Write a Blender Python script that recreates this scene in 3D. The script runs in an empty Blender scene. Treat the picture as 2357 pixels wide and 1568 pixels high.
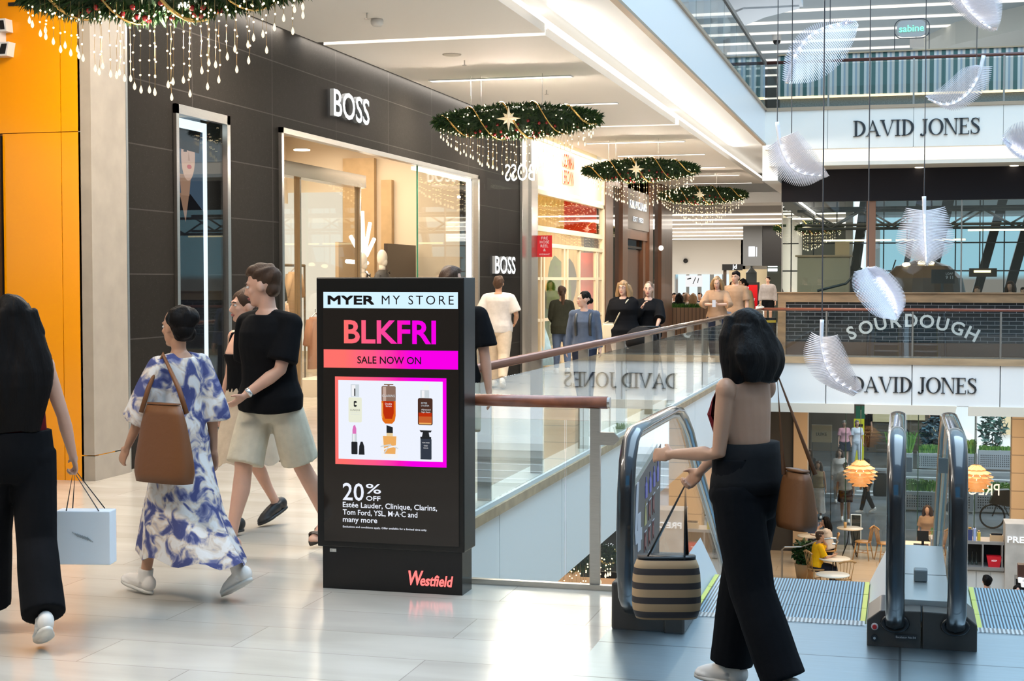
import bpy, bmesh, math, random
from mathutils import Vector, Matrix, Euler
import numpy as np
PI = math.pi
random.seed(7)
scn = bpy.context.scene
COL = scn.collection
# ---------------------------------------------------------------- camera
cam_d = bpy.data.cameras.new('camera'); cam = bpy.data.objects.new('camera', cam_d); COL.objects.link(cam)
cam_d.sensor_width = 36.0; cam_d.lens = 3434.0/2357.0*36.0
cam.location = (0, 0, 1.70)
cam.rotation_euler = Euler((math.radians(90-2.318), 0, math.radians(14.709)), 'XYZ')
cam_d.clip_end = 300; cam_d.clip_start = .05
cam_d.dof.use_dof = False
scn.camera = cam
# ---------------------------------------------------------------- view, world
scn.view_settings.view_transform = 'Standard'; scn.view_settings.look = 'None'
scn.view_settings.gamma = 1.0; scn.view_settings.use_curve_mapping = False
scn.view_settings.exposure = 0.0
scn.cycles.use_denoising = True
scn.cycles.max_bounces = 10; scn.cycles.diffuse_bounces = 3; scn.cycles.glossy_bounces = 4
scn.cycles.transmission_bounces = 8; scn.cycles.transparent_max_bounces = 24
scn.cycles.sample_clamp_indirect = 6.0
scn.cycles.caustics_reflective = False; scn.cycles.caustics_refractive = False
W = bpy.data.worlds.new('sky'); scn.world = W; W.use_nodes = True
wn = W.node_tree; wn.nodes.clear()
w_out = wn.nodes.new('ShaderNodeOutputWorld'); w_bg = wn.nodes.new('ShaderNodeBackground')
w_tc = wn.nodes.new('ShaderNodeTexCoord'); w_sep = wn.nodes.new('ShaderNodeSeparateXYZ'); w_r = wn.nodes.new('ShaderNodeValToRGB')
wn.links.new(w_tc.outputs['Generated'], w_sep.inputs[0]); wn.links.new(w_sep.outputs['Z'], w_r.inputs[0])
w_r.color_ramp.elements[0].position = 0.0; w_r.color_ramp.elements[0].color = (.30, .27, .24, 1)
w_r.color_ramp.elements[1].position = 0.75; w_r.color_ramp.elements[1].color = (.36, .62, 1.0, 1)
e = w_r.color_ramp.elements.new(0.18); e.color = (.50, .76, .90, 1); e = w_r.color_ramp.elements.new(.004); e.color = (.42, .74, .88, 1)
wn.links.new(w_r.outputs[0], w_bg.inputs[0]); w_bg.inputs[1].default_value = 0.95
wn.links.new(w_bg.outputs[0], w_out.inputs[0])

def area(name, loc, size, power, color, rot=(0, 0, 0), sy=None):
    l = bpy.data.lights.new(name, 'AREA'); l.energy = power; l.color = color
    l.shape = 'RECTANGLE'; l.size = size; l.size_y = sy or size
    o = bpy.data.objects.new(name, l); o.location = loc; o.rotation_euler = rot; COL.objects.link(o); return o
WARM = (1.0, .76, .50); WARMW = (1.0, .88, .75); COOL = (.62, .82, 1.0)
# daylight through the roof glazing over the atrium
area('skylight_day', (3.0, 15, 17), 12, 6600, (.60, .81, .98), sy=36)
# the left hall: ceiling strips (their light), warm
for (yy, p) in ((4.5, 60), (10.0, 60), (13.5, 70), (19.6, 70), (22.7, 70), (29.3, 70), (32.4, 60), (39.0, 60)):
    area('ceiling_strip_light', (-5.25, yy, 4.39), 1.9, p*2.5, WARMW, sy=.14)
for (yy, ln) in ((9, 13.0), (25, 18.0)):
    area('cove_light', (-6.63, yy, 4.47), .12, (130 if yy < 12 else 85)*ln/13, (1, .95, .88), rot=(0, math.radians(12), 0), sy=ln)
    area('balcony_cove_light', (-3.78, yy, 4.60), .12, 150*ln/13, (1, .93, .84), rot=(0, math.radians(-100), 0), sy=ln)
for yy in (9.37, 19.0, 28.5, 37.7):   # the garlands' own fairy lights
    pl_ = bpy.data.lights.new('garland_glow', 'POINT'); pl_.energy = 66; pl_.color = (1, .88, .74); pl_.shadow_soft_size = .02; po_ = bpy.data.objects.new('garland_glow', pl_); po_.location = (-4.9, yy, 3.35); COL.objects.link(po_)
area('shop_downlight', (-9.0, 17.6, 4.1), 2.6, 200, (1, .82, .62), sy=4.5)
area('shop_downlight', (-9.0, 22.6, 4.1), 2.6, 200, (1, .82, .62), sy=4.5)
area('boutique_light', (-9.0, 30.2, 4.2), 3.0, 200, (1.0, .80, .52), sy=5.5)
area('far_hall_light', (-7, 53, 3.7), 8, 700, (1, .92, .82), sy=9)
area('far_hall_light', (-10, 68, 3.7), 10, 1700, (1, .94, .86), sy=12)
area('upper_hall_light', (-2, 42, 9.7), 12, 90, (.84, .92, 1), sy=8)
area('upper_hall_light', (-2, 56, 9.7), 14, 130, (.92, .95, 1), sy=10)
area('cafe_light', (0.5, 37, -1.35), 4.5, 260, WARM, sy=3.5)
area('lower_hall_light', (-6, 20, -1.35), 5, 300, WARM, sy=14)
area('bakery_light', (0, 37.5, 3.3), 5, 40, WARM, sy=3)
area('street_day', (2, 50, 6), 16, 5200, (.8, .9, 1.0), sy=14)
# ---------------------------------------------------------------- materials
MATS = {}
def mat(name, color=(.8, .8, .8), rough=.5, metal=0, spec=.5, emit=None, es=1.0, var=0.0, vs=8.0, bump=0.0, bs=60.0, coat=0.0, stretch=None, trans=0):
    if name in MATS: return MATS[name]
    m = bpy.data.materials.new(name); m.use_nodes = True; nt = m.node_tree; b = nt.nodes['Principled BSDF']
    b.inputs['Base Color'].default_value = (*color, 1); b.inputs['Roughness'].default_value = rough
    b.inputs['Metallic'].default_value = metal; b.inputs['Specular IOR Level'].default_value = spec
    b.inputs['Coat Weight'].default_value = coat; b.inputs['Coat Roughness'].default_value = .06
    if emit: b.inputs['Emission Color'].default_value = (*emit, 1); b.inputs['Emission Strength'].default_value = es
    tc = None
    def coords():
        t = nt.nodes.new('ShaderNodeTexCoord'); mp = nt.nodes.new('ShaderNodeMapping')
        if stretch: mp.inputs['Scale'].default_value = stretch
        nt.links.new(t.outputs['Object'], mp.inputs[0]); return mp.outputs[0]
    if var or bump: tc = coords()
    if var:
        n = nt.nodes.new('ShaderNodeTexNoise'); n.inputs['Scale'].default_value = vs; n.inputs['Detail'].default_value = 4
        nt.links.new(tc, n.inputs['Vector'])
        r = nt.nodes.new('ShaderNodeValToRGB'); r.color_ramp.elements[0].position = .3; r.color_ramp.elements[1].position = .7
        r.color_ramp.elements[0].color = (*[c*(1-var) for c in color], 1); r.color_ramp.elements[1].color = (*[min(1, c*(1+var)) for c in color], 1)
        nt.links.new(n.outputs[0], r.inputs[0]); nt.links.new(r.outputs[0], b.inputs['Base Color'])
    if bump:
        n = nt.nodes.new('ShaderNodeTexNoise'); n.inputs['Scale'].default_value = bs; n.inputs['Detail'].default_value = 5
        nt.links.new(tc, n.inputs['Vector']); bp = nt.nodes.new('ShaderNodeBump'); bp.inputs['Strength'].default_value = bump; bp.inputs['Distance'].default_value = .01
        nt.links.new(n.outputs[0], bp.inputs['Height']); nt.links.new(bp.outputs[0], b.inputs['Normal'])
    MATS[name] = m; return m
def emat(name, color, s=1.0):
    if name in MATS: return MATS[name]
    m = bpy.data.materials.new(name); m.use_nodes = True; nt = m.node_tree; nt.nodes.clear()
    o = nt.nodes.new('ShaderNodeOutputMaterial'); e = nt.nodes.new('ShaderNodeEmission')
    e.inputs[0].default_value = (*color, 1); e.inputs[1].default_value = s; nt.links.new(e.outputs[0], o.inputs[0])
    MATS[name] = m; return m
def glass(name, tint=(.93, .97, .96), gloss=1.0, rough=0.0, ior=1.45):
    """thin architectural pane: clear with a Fresnel mirror on top"""
    if name in MATS: return MATS[name]
    m = bpy.data.materials.new(name); m.use_nodes = True; nt = m.node_tree; nt.nodes.clear()
    o = nt.nodes.new('ShaderNodeOutputMaterial'); t = nt.nodes.new('ShaderNodeBsdfTransparent'); g = nt.nodes.new('ShaderNodeBsdfGlossy')
    lw = nt.nodes.new('ShaderNodeLayerWeight'); lw.inputs[0].default_value = .5; f = nt.nodes.new('ShaderNodeMath'); f.operation = 'POWER'; f.inputs[1].default_value = 5.0; nt.links.new(lw.outputs['Facing'], f.inputs[0])
    f2 = nt.nodes.new('ShaderNodeMath'); f2.operation = 'MULTIPLY_ADD'; f2.inputs[1].default_value = .9; f2.inputs[2].default_value = .035; nt.links.new(f.outputs[0], f2.inputs[0]); f = f2
    mx = nt.nodes.new('ShaderNodeMixShader'); ml = nt.nodes.new('ShaderNodeMath'); ml.operation = 'MULTIPLY'; ml.inputs[1].default_value = gloss; ml.use_clamp = True
    t.inputs[0].default_value = (*tint, 1); g.inputs['Roughness'].default_value = rough; g.inputs[0].default_value = (1, 1, 1, 1)
    nt.links.new(f.outputs[0], ml.inputs[0]); nt.links.new(ml.outputs[0], mx.inputs[0]); nt.links.new(t.outputs[0], mx.inputs[1]); nt.links.new(g.outputs[0], mx.inputs[2])
    nt.links.new(mx.outputs[0], o.inputs[0]); MATS[name] = m; return m
def brickmat(name, c1, c2, mortar, bw, bh, ms=.01, rough=.4, axis='XY', offset=.5, spec=.5, var=.0, vs=3, bump=0.0, coat=0, stretch=(1, 1, 1), rvar=0.0, speck=0):
    """tiles laid in a world plane; size in metres"""
    if name in MATS: return MATS[name]
    m = bpy.data.materials.new(name); m.use_nodes = True; nt = m.node_tree; b = nt.nodes['Principled BSDF']
    t = nt.nodes.new('ShaderNodeNewGeometry'); sp = nt.nodes.new('ShaderNodeSeparateXYZ'); cb = nt.nodes.new('ShaderNodeCombineXYZ')
    nt.links.new(t.outputs['Position'], sp.inputs[0])
    nt.links.new(sp.outputs[axis[0]], cb.inputs[0]); nt.links.new(sp.outputs[axis[1]], cb.inputs[1])
    br = nt.nodes.new('ShaderNodeTexBrick'); br.inputs['Scale'].default_value = 1.0
    br.inputs['Brick Width'].default_value = bw; br.inputs['Row Height'].default_value = bh; br.inputs['Mortar Size'].default_value = ms
    br.inputs['Mortar Smooth'].default_value = .1; br.offset = offset
    br.inputs['Color1'].default_value = (*c1, 1); br.inputs['Color2'].default_value = (*c2, 1); br.inputs['Mortar'].default_value = (*mortar, 1)
    nt.links.new(cb.outputs[0], br.inputs['Vector'])
    col = br.outputs[0]
    if var:
        n = nt.nodes.new('ShaderNodeTexNoise'); n.inputs['Scale'].default_value = vs; n.inputs['Detail'].default_value = 7; n.inputs['Distortion'].default_value = .6
        mp = nt.nodes.new('ShaderNodeMapping'); mp.inputs['Scale'].default_value = stretch; nt.links.new(cb.outputs[0], mp.inputs[0]); nt.links.new(mp.outputs[0], n.inputs['Vector'])
        rr = nt.nodes.new('ShaderNodeValToRGB'); rr.color_ramp.elements[0].position = .32; rr.color_ramp.elements[1].position = .72
        rr.color_ramp.elements[0].color = (1-var, 1-var*1.05, 1-var*1.15, 1); rr.color_ramp.elements[1].color = (1, 1, 1, 1); nt.links.new(n.outputs[0], rr.inputs[0])
        mm = nt.nodes.new('ShaderNodeMixRGB'); mm.blend_type = 'MULTIPLY'; mm.inputs[0].default_value = 1; nt.links.new(col, mm.inputs[1]); nt.links.new(rr.outputs[0], mm.inputs[2]); col = mm.outputs[0]
    if speck:
        v = nt.nodes.new('ShaderNodeTexVoronoi'); v.inputs['Scale'].default_value = 45; nt.links.new(t.outputs['Position'], v.inputs['Vector'])
        rs = nt.nodes.new('ShaderNodeValToRGB'); rs.color_ramp.elements[0].position = .06; rs.color_ramp.elements[0].color = (speck, speck, speck*.95, 1); rs.color_ramp.elements[1].position = .16; rs.color_ramp.elements[1].color = (0, 0, 0, 1)
        nt.links.new(v.outputs['Distance'], rs.inputs[0]); ad = nt.nodes.new('ShaderNodeMixRGB'); ad.blend_type = 'ADD'; ad.inputs[0].default_value = 1
        nt.links.new(col, ad.inputs[1]); nt.links.new(rs.outputs[0], ad.inputs[2]); col = ad.outputs[0]
    nt.links.new(col, b.inputs['Base Color'])
    b.inputs['Roughness'].default_value = rough; b.inputs['Specular IOR Level'].default_value = spec; b.inputs['Coat Weight'].default_value = coat
    if bump:
        bp = nt.nodes.new('ShaderNodeBump'); bp.inputs['Strength'].default_value = bump; bp.inputs['Distance'].default_value = .004; bp.invert = True
        nt.links.new(br.outputs['Fac'], bp.inputs['Height']); nt.links.new(bp.outputs[0], b.inputs['Normal'])
    MATS[name] = m; return m
def stripemat(name, c1, c2, axis, period, frac, rough=.5, metal=0, bump=.4):
    """ribs/battens along one world axis"""
    if name in MATS: return MATS[name]
    m = bpy.data.materials.new(name); m.use_nodes = True; nt = m.node_tree; b = nt.nodes['Principled BSDF']
    t = nt.nodes.new('ShaderNodeNewGeometry'); sp = nt.nodes.new('ShaderNodeSeparateXYZ'); nt.links.new(t.outputs['Position'], sp.inputs[0])
    d = nt.nodes.new('ShaderNodeMath'); d.operation = 'DIVIDE'; d.inputs[1].default_value = period; nt.links.new(sp.outputs[axis], d.inputs[0])
    f = nt.nodes.new('ShaderNodeMath'); f.operation = 'FRACT'; nt.links.new(d.outputs[0], f.inputs[0])
    g = nt.nodes.new('ShaderNodeMath'); g.operation = 'GREATER_THAN'; g.inputs[1].default_value = frac; nt.links.new(f.outputs[0], g.inputs[0])
    mx = nt.nodes.new('ShaderNodeMixRGB'); mx.inputs[1].default_value = (*c1, 1); mx.inputs[2].default_value = (*c2, 1); nt.links.new(g.outputs[0], mx.inputs[0])
    nt.links.new(mx.outputs[0], b.inputs['Base Color']); b.inputs['Roughness'].default_value = rough; b.inputs['Metallic'].default_value = metal
    if bump:
        bp = nt.nodes.new('ShaderNodeBump'); bp.inputs['Strength'].default_value = bump; bp.inputs['Distance'].default_value = .005; bp.invert = True
        nt.links.new(g.outputs[0], bp.inputs['Height']); nt.links.new(bp.outputs[0], b.inputs['Normal'])
    MATS[name] = m; return m
def gradmat(name, stops, axis='X', lo=0, hi=1, s=1.0):
    """emissive colour ramp across a screen (local axis)"""
    if name in MATS: return MATS[name]
    m = bpy.data.materials.new(name); m.use_nodes = True; nt = m.node_tree; nt.nodes.clear()
    o = nt.nodes.new('ShaderNodeOutputMaterial'); e = nt.nodes.new('ShaderNodeEmission'); e.inputs[1].default_value = s
    t = nt.nodes.new('ShaderNodeNewGeometry'); sp = nt.nodes.new('ShaderNodeSeparateXYZ'); nt.links.new(t.outputs['Position'], sp.inputs[0])
    mr = nt.nodes.new('ShaderNodeMapRange'); mr.inputs[1].default_value = lo; mr.inputs[2].default_value = hi; nt.links.new(sp.outputs[axis], mr.inputs[0])
    r = nt.nodes.new('ShaderNodeValToRGB'); r.color_ramp.elements[0].color = (*stops[0][1], 1); r.color_ramp.elements[0].position = stops[0][0]
    r.color_ramp.elements[1].color = (*stops[-1][1], 1); r.color_ramp.elements[1].position = stops[-1][0]
    for p, c in stops[1:-1]: q = r.color_ramp.elements.new(p); q.color = (*c, 1)
    nt.links.new(mr.outputs[0], r.inputs[0]); nt.links.new(r.outputs[0], e.inputs[0]); nt.links.new(e.outputs[0], o.inputs[0])
    MATS[name] = m; return m
# ---------------------------------------------------------------- mesh helpers
ORG = {}
class MB:
    def __init__(s): s.v = []; s.f = []; s.mi = []; s.cur = 0
    def m(s, i): s.cur = i; return s
    def add(s, vs, fs):
        b = len(s.v); s.v.extend(tuple(p) for p in vs); s.f.extend(tuple(b+i for i in q) for q in fs); s.mi.extend([s.cur]*len(fs)); return s
    def box(s, x0, x1, y0, y1, z0, z1):
        return s.add([(x0, y0, z0), (x1, y0, z0), (x1, y1, z0), (x0, y1, z0), (x0, y0, z1), (x1, y0, z1), (x1, y1, z1), (x0, y1, z1)],
                     [(0, 3, 2, 1), (4, 5, 6, 7), (0, 1, 5, 4), (1, 2, 6, 5), (2, 3, 7, 6), (3, 0, 4, 7)])
    def obox(s, c, sz, R=None):
        x, y, z = sz[0]/2, sz[1]/2, sz[2]/2; c = Vector(c); R = R or Matrix.Identity(3)
        P = [c + R @ Vector(p) for p in [(-x, -y, -z), (x, -y, -z), (x, y, -z), (-x, y, -z), (-x, -y, z), (x, -y, z), (x, y, z), (-x, y, z)]]
        return s.add(P, [(0, 3, 2, 1), (4, 5, 6, 7), (0, 1, 5, 4), (1, 2, 6, 5), (2, 3, 7, 6), (3, 0, 4, 7)])
    def quad(s, a, b, c, d): return s.add([a, b, c, d], [(0, 1, 2, 3)])
    def rings(s, R, cap=True, closed=False):
        n = len(R[0]); vs = [p for r in R for p in r]; fs = []
        k = len(R)
        for i in range(k if closed else k-1):
            for j in range(n):
                a, b = i*n+j, i*n+(j+1) % n; c, d = ((i+1) % k)*n+(j+1) % n, ((i+1) % k)*n+j
                fs.append((a, b, c, d))
        if cap and not closed: fs.append(tuple(range(n-1, -1, -1))); fs.append(tuple((k-1)*n+j for j in range(n)))
        return s.add(vs, fs)
    def tube(s, pts, r, n=8, cap=True, closed=False, flat=1.0, up=None):
        pts = [Vector(p) for p in pts]; k = len(pts); rr = r if isinstance(r, (list, tuple)) else [r]*k
        R = []; u = None
        for i in range(k):
            if closed: t = (pts[(i+1) % k]-pts[i-1])
            else: t = pts[min(i+1, k-1)]-pts[max(i-1, 0)]
            t.normalize()
            if u is None:
                a = Vector(up) if up else (Vector((0, 0, 1)) if abs(t.z) < .9 else Vector((0, 1, 0)))
                u = (a - t*a.dot(t)).normalized()
            else: u = (u - t*u.dot(t)).normalized()
            w = t.cross(u)
            R.append([pts[i]+(u*math.cos(2*PI*j/n)*flat+w*math.sin(2*PI*j/n))*rr[i] for j in range(n)])
        return s.rings(R, cap, closed)
    def ell(s, c, r, n=12, k=8, R=None):
        c = Vector(c); rx, ry, rz = (r, r, r) if not isinstance(r, (list, tuple)) else r
        R = R or Matrix.Identity(3); rg = []
        top = []; vs = [c+R @ Vector((0, 0, -rz))]; fs = []
        for i in range(1, k):
            a = -PI/2+PI*i/k
            for j in range(n): vs.append(c+R @ Vector((rx*math.cos(a)*math.cos(2*PI*j/n), ry*math.cos(a)*math.sin(2*PI*j/n), rz*math.sin(a))))
        vs.append(c+R @ Vector((0, 0, rz)))
        for j in range(n): fs.append((0, 1+(j+1) % n, 1+j)); fs.append((len(vs)-1, 1+(k-2)*n+j, 1+(k-2)*n+(j+1) % n))
        for i in range(k-2):
            for j in range(n): fs.append((1+i*n+j, 1+i*n+(j+1) % n, 1+(i+1)*n+(j+1) % n, 1+(i+1)*n+j))
        return s.add(vs, fs)
    def lathe(s, prof, c=(0, 0, 0), n=20, cap=True):
        c = Vector(c); return s.rings([[c+Vector((r*math.cos(2*PI*j/n), r*math.sin(2*PI*j/n), z)) for j in range(n)] for r, z in prof], cap)
    def prism(s, poly, o, ux, uy, depth):
        """polygon (2D) in the plane o+ux*a+uy*b, thickened along ux x uy by depth (towards +normal)"""
        o, ux, uy = Vector(o), Vector(ux), Vector(uy); w = ux.cross(uy).normalized()*depth; n = len(poly)
        A = [o+ux*a+uy*b for a, b in poly]; B = [p+w for p in A]
        return s.add(A+B, [tuple(range(n-1, -1, -1)), tuple(range(n, 2*n))]+[(i, (i+1) % n, n+(i+1) % n, n+i) for i in range(n)])
    def xf(s, M, start=0):
        for i in range(start, len(s.v)): s.v[i] = tuple(M @ Vector(s.v[i]))
        return s
    def build(s, name, mats, parent=None, smooth=False, bevel=0):
        me = bpy.data.meshes.new(name)
        if parent is not None: o = ORG.get(parent.name, Vector((0, 0, 0)))
        else:
            a = np.array(s.v); o = Vector(((a[:, 0].min()+a[:, 0].max())/2, (a[:, 1].min()+a[:, 1].max())/2, a[:, 2].min()))
        me.from_pydata([(p[0]-o[0], p[1]-o[1], p[2]-o[2]) for p in s.v], [], s.f)
        mats = mats if isinstance(mats, (list, tuple)) else [mats]
        for m in mats: me.materials.append(m)
        if len(mats) > 1: me.polygons.foreach_set('material_index', s.mi)
        if smooth: me.polygons.foreach_set('use_smooth', [True]*len(me.polygons))
        me.update(); ob = bpy.data.objects.new(name, me); COL.objects.link(ob)
        if parent is not None: ob.parent = parent; ORG[ob.name] = o
        else: ob.location = o; ORG[ob.name] = Vector((0, 0, 0)) if False else Vector(o)
        if bevel:
            bv = ob.modifiers.new('bevel', 'BEVEL'); bv.width = bevel; bv.segments = 2; bv.limit_method = 'ANGLE'
        return ob
def tag(o, label, cat, group=None, kind=None):
    o['label'] = label; o['category'] = cat
    if group: o['group'] = group
    if kind: o['kind'] = kind
    return o
def T(name, label, cat, loc=(0, 0, 0), rz=0, group=None, world=True, kind=None):
    o = bpy.data.objects.new(name, None); COL.objects.link(o); o.location = loc; o.rotation_euler = (0, 0, rz)
    o.empty_display_size = .1; ORG[o.name] = Vector(loc) if world else Vector((0, 0, 0))
    return tag(o, label, cat, group, kind)
def struct(name, mb, mats, label, cat, **k):
    return tag(mb.build(name, mats, None, **k), label, cat, None, 'structure')
def bx(x0, x1, y0, y1, z0, z1): return MB().box(x0, x1, y0, y1, z0, z1)
def copy_tree(o, parent=None):
    c = o.copy(); COL.objects.link(c)
    if parent is not None: c.parent = parent; c.matrix_parent_inverse = o.matrix_parent_inverse
    for ch in o.children: copy_tree(ch, c)
    return c
# ---------------------------------------------------------------- text
_tc = {}
def text_geo(sx, bold=0.0, width=1.0, spacing=1.0):
    key = (sx, bold, width, spacing)
    if key in _tc: return _tc[key]
    cu = bpy.data.curves.new('t', 'FONT'); cu.body = sx; cu.size = 1.0; cu.offset = bold; cu.space_character = spacing; cu.resolution_u = 3
    ob = bpy.data.objects.new('t', cu); COL.objects.link(ob)
    dg = bpy.context.evaluated_depsgraph_get(); ev = ob.evaluated_get(dg); me = ev.to_mesh()
    V = [(v.co.x*width, v.co.y) for v in me.vertices]; F = [tuple(p.vertices) for p in me.polygons]
    E = {}
    for f in F:
        for a, b in zip(f, f[1:]+f[:1]):
            k = (min(a, b), max(a, b)); E.setdefault(k, []).append((a, b))
    bd = [x[0] for x in E.values() if len(x) == 1]
    ev.to_mesh_clear(); bpy.data.objects.remove(ob); bpy.data.curves.remove(cu)
    _tc[key] = (V, F, bd); return _tc[key]
def put_text(mb, sx, o, ux, uy, w=None, h=None, depth=.0, bold=0.0, anchor='l', spacing=1.0, width=1.0, side=False):
    """letters of a given total width w or cap height h in plane o,ux,uy; depth thickens along ux x uy"""
    V, F, bd = text_geo(sx, bold, width, spacing)
    xs = [p[0] for p in V]; ys = [p[1] for p in V]; x0, x1, y0, y1 = min(xs), max(xs), min(ys), max(ys)
    _, capb = 0, text_geo('H', bold, width)[0]; cap = max(p[1] for p in capb)
    if w and h: kx, ky = w/(x1-x0), h/cap
    elif w: kx = ky = w/(x1-x0)
    else: kx = ky = h/cap
    ox = {'l': x0, 'c': (x0+x1)/2, 'r': x1}[anchor]
    o, ux, uy = Vector(o), Vector(ux).normalized(), Vector(uy).normalized(); wz = ux.cross(uy)*depth
    A = [o+ux*((x-ox)*kx)+uy*(y*ky) for x, y in V]
    if not depth: return mb.add(A, F)
    n = len(A); Bq = [p+wz for p in A]
    if side: mb.add(A+Bq, [tuple(reversed(f)) for f in F]+[tuple(n+i for i in f) for f in F]); mb.cur += 1; mb.add(A+Bq, [(a, b, n+b, n+a) for a, b in bd]); mb.cur -= 1; return mb
    return mb.add(A+Bq, [tuple(reversed(f)) for f in F]+[tuple(n+i for i in f) for f in F]+[(a, b, n+b, n+a) for a, b in bd])
def letters(root, sx, o, ux, uy, w, h, depth, mats, bold=0.0, name='letter', spacing=1.0):
    """one child mesh per letter, total width w"""
    o, ux, uy = Vector(o), Vector(ux).normalized(), Vector(uy).normalized()
    V = text_geo(sx, bold, 1, spacing)[0]; X0 = min(p[0] for p in V); X1 = max(p[0] for p in V); kx = w/(X1-X0)
    for i, ch in enumerate(sx):
        if ch == ' ': continue
        pv = text_geo(sx[:i+1], bold, 1, spacing)[0]; cv = text_geo(ch, bold, 1, spacing)[0]
        xr = max(p[0] for p in pv); cw = max(p[0] for p in cv)-min(p[0] for p in cv)
        mb = MB(); put_text(mb, ch, o+ux*((xr-cw-X0)*kx), ux, uy, w=cw*kx, h=h, depth=depth, bold=bold, side=isinstance(mats, list))
        mb.build(name, mats, root)
# serif capitals (cap height 1), drawn as strokes
def ribbon(path, ws):
    L, Rr = [], []; k = len(path)
    for i, (x, y) in enumerate(path):
        a = path[max(i-1, 0)]; b = path[min(i+1, k-1)]; tx, ty = b[0]-a[0], b[1]-a[1]; q = math.hypot(tx, ty) or 1
        nx, ny = -ty/q, tx/q; L.append((x+nx*ws[i]/2, y+ny*ws[i]/2)); Rr.append((x-nx*ws[i]/2, y-ny*ws[i]/2))
    return [[L[i], L[i+1], Rr[i+1], Rr[i]] for i in range(k-1)]
def serif(ch):
    t, h = .145, .035; R4 = lambda a, b, c, d: [(a, c), (b, c), (b, d), (a, d)]
    sr = lambda xc, y, wd=.17: R4(xc-wd, xc+wd, y-(h if y > .5 else 0), y+(0 if y > .5 else h))
    if ch == 'I': return [R4(.13, .13+t, 0, 1), sr(.2, 0), sr(.2, 1)], .40
    if ch == 'D':
        P = [(.2+.50*math.sin(a), .5+.482*math.cos(a)) for a in [PI*i/18 for i in range(19)]]; Wd = [.035+.13*abs(math.sin(PI*i/18))**1.5 for i in range(19)]
        return [R4(.12, .12+t, 0, 1), R4(.02, .25, 0, h), R4(.02, .25, 1-h, 1)]+ribbon(P, Wd), .80
    if ch == 'O':
        P = [(.44+.37*math.sin(a), .5+.49*math.cos(a)) for a in [2*PI*i/28 for i in range(29)]]; Wd = [.035+.125*abs(math.sin(2*PI*i/28))**1.5 for i in range(29)]
        return ribbon(P, Wd), .90
    if ch == 'A': return [[(.08, 0), (.125, 0), (.43, .93), (.40, 1)], [(.37, 1), (.43, 1), (.83, 0), (.67, 0)], R4(.22, .64, .30, .335), sr(.10, 0, .12), sr(.75, 0, .15)], .88
    if ch == 'V': return [[(.04, 1), (.20, 1), (.47, .06), (.43, 0)], [(.43, 0), (.47, 0), (.79, 1), (.745, 1)], sr(.12, 1, .15), sr(.76, 1, .12)], .86
    if ch == 'N': return [R4(.10, .145, 0, 1), R4(.72, .765, 0, 1), [(.06, 1), (.24, 1), (.765, 0), (.72, 0), (.70, .02)], sr(.12, 0, .12), sr(.74, 1, .12), R4(.0, .16, 1-h, 1)], .86
    if ch == 'E': return [R4(.12, .12+t, 0, 1), R4(.02, .64, 0, h), R4(.02, .62, 1-h, 1), R4(.2, .50, .50, .535), R4(.60, .64, 0, .22), R4(.58, .62, .78, 1), R4(.47, .50, .42, .62)], .70
    if ch == 'J':
        P = [(.30, 1), (.30, .25)]+[(.30-.13*(1-math.cos(a)), .16-.16*math.sin(a)+.06) for a in [PI/2*i/6 for i in range(7)]]
        return [R4(.23, .23+t, .12, 1), sr(.30, 1, .16)]+ribbon([(.30, .2), (.285, .08), (.23, .0), (.15, -.04), (.08, -.02)], [.145, .13, .09, .06, .05])+[[(.08+.075*math.cos(a), .03+.075*math.sin(a)) for a in [2*PI*i/10 for i in range(10)]]], .52
    if ch == 'S':
        P = [(.53, .80), (.47, .93), (.33, .98), (.17, .93), (.11, .79), (.17, .66), (.33, .53), (.48, .40), (.53, .25), (.47, .09), (.31, .02), (.14, .07), (.07, .22)]
        return ribbon(P, [.03, .035, .045, .085, .12, .14, .16, .15, .125, .09, .045, .035, .03])+[R4(.515, .545, .72, 1.0), R4(.055, .085, 0, .28)], .64
    return [], .34
def serif_sign(root, sx, o, ux, uy, w, depth, m, name='letter'):
    tot = sum(serif(c)[1] for c in sx); k = w/tot; x = 0; o, ux, uy = Vector(o), Vector(ux), Vector(uy)
    for c in sx:
        P, a = serif(c)
        if P:
            mb = MB()
            for p in P: mb.prism([(q[0]*k, q[1]*k) for q in p], o+ux*x, ux, uy, depth)
            mb.build(name, m, root)
        x += a*k
# ================================================================ STRUCTURE
M_floor = brickmat('marble_floor', (.64, .58, .50), (.57, .51, .44), (.42, .37, .32), 1.5, .42, .003, rough=.16, axis='XY', var=.20, vs=1.4, stretch=(.5, 2.2, 1), offset=.37)
M_white = mat('white_paint', (.80, .80, .79), .55)
M_ceil = mat('ceiling_paint', (.90, .84, .77), .7)
M_fascia = mat('fascia_panel', (.86, .86, .86), .35)
M_granite = brickmat('dark_granite', (.021, .0185, .016), (.025, .022, .019), (.06, .055, .05), 1.9, .585, .006, rough=.6, axis='YZ', spec=.03, var=.12, vs=20, offset=0.0, speck=.03)
M_stone = mat('grey_limestone', (.37, .32, .26), .5, var=.08, vs=5)
M_yellow = mat('yellow_gloss_panel', (1.0, .37, .0), .12, spec=.45)
M_black = mat('black_satin', (.012, .012, .013), .25)
M_dark = mat('dark_void', (.01, .01, .01), .6)
M_steel = mat('brushed_steel', (.55, .52, .48), .28, 1.0, var=.08, vs=20, stretch=(1, 1, 30))
M_post = mat('anodised_post', (.30, .28, .25), .35, .8)
M_wood = mat('rail_timber', (.34, .105, .050), .25, coat=.3, var=.25, vs=12, stretch=(1, .1, 1))
M_oak = mat('oak_trim', (.42, .29, .17), .5, var=.2, vs=8, stretch=(.15, 1, 1))
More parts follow.
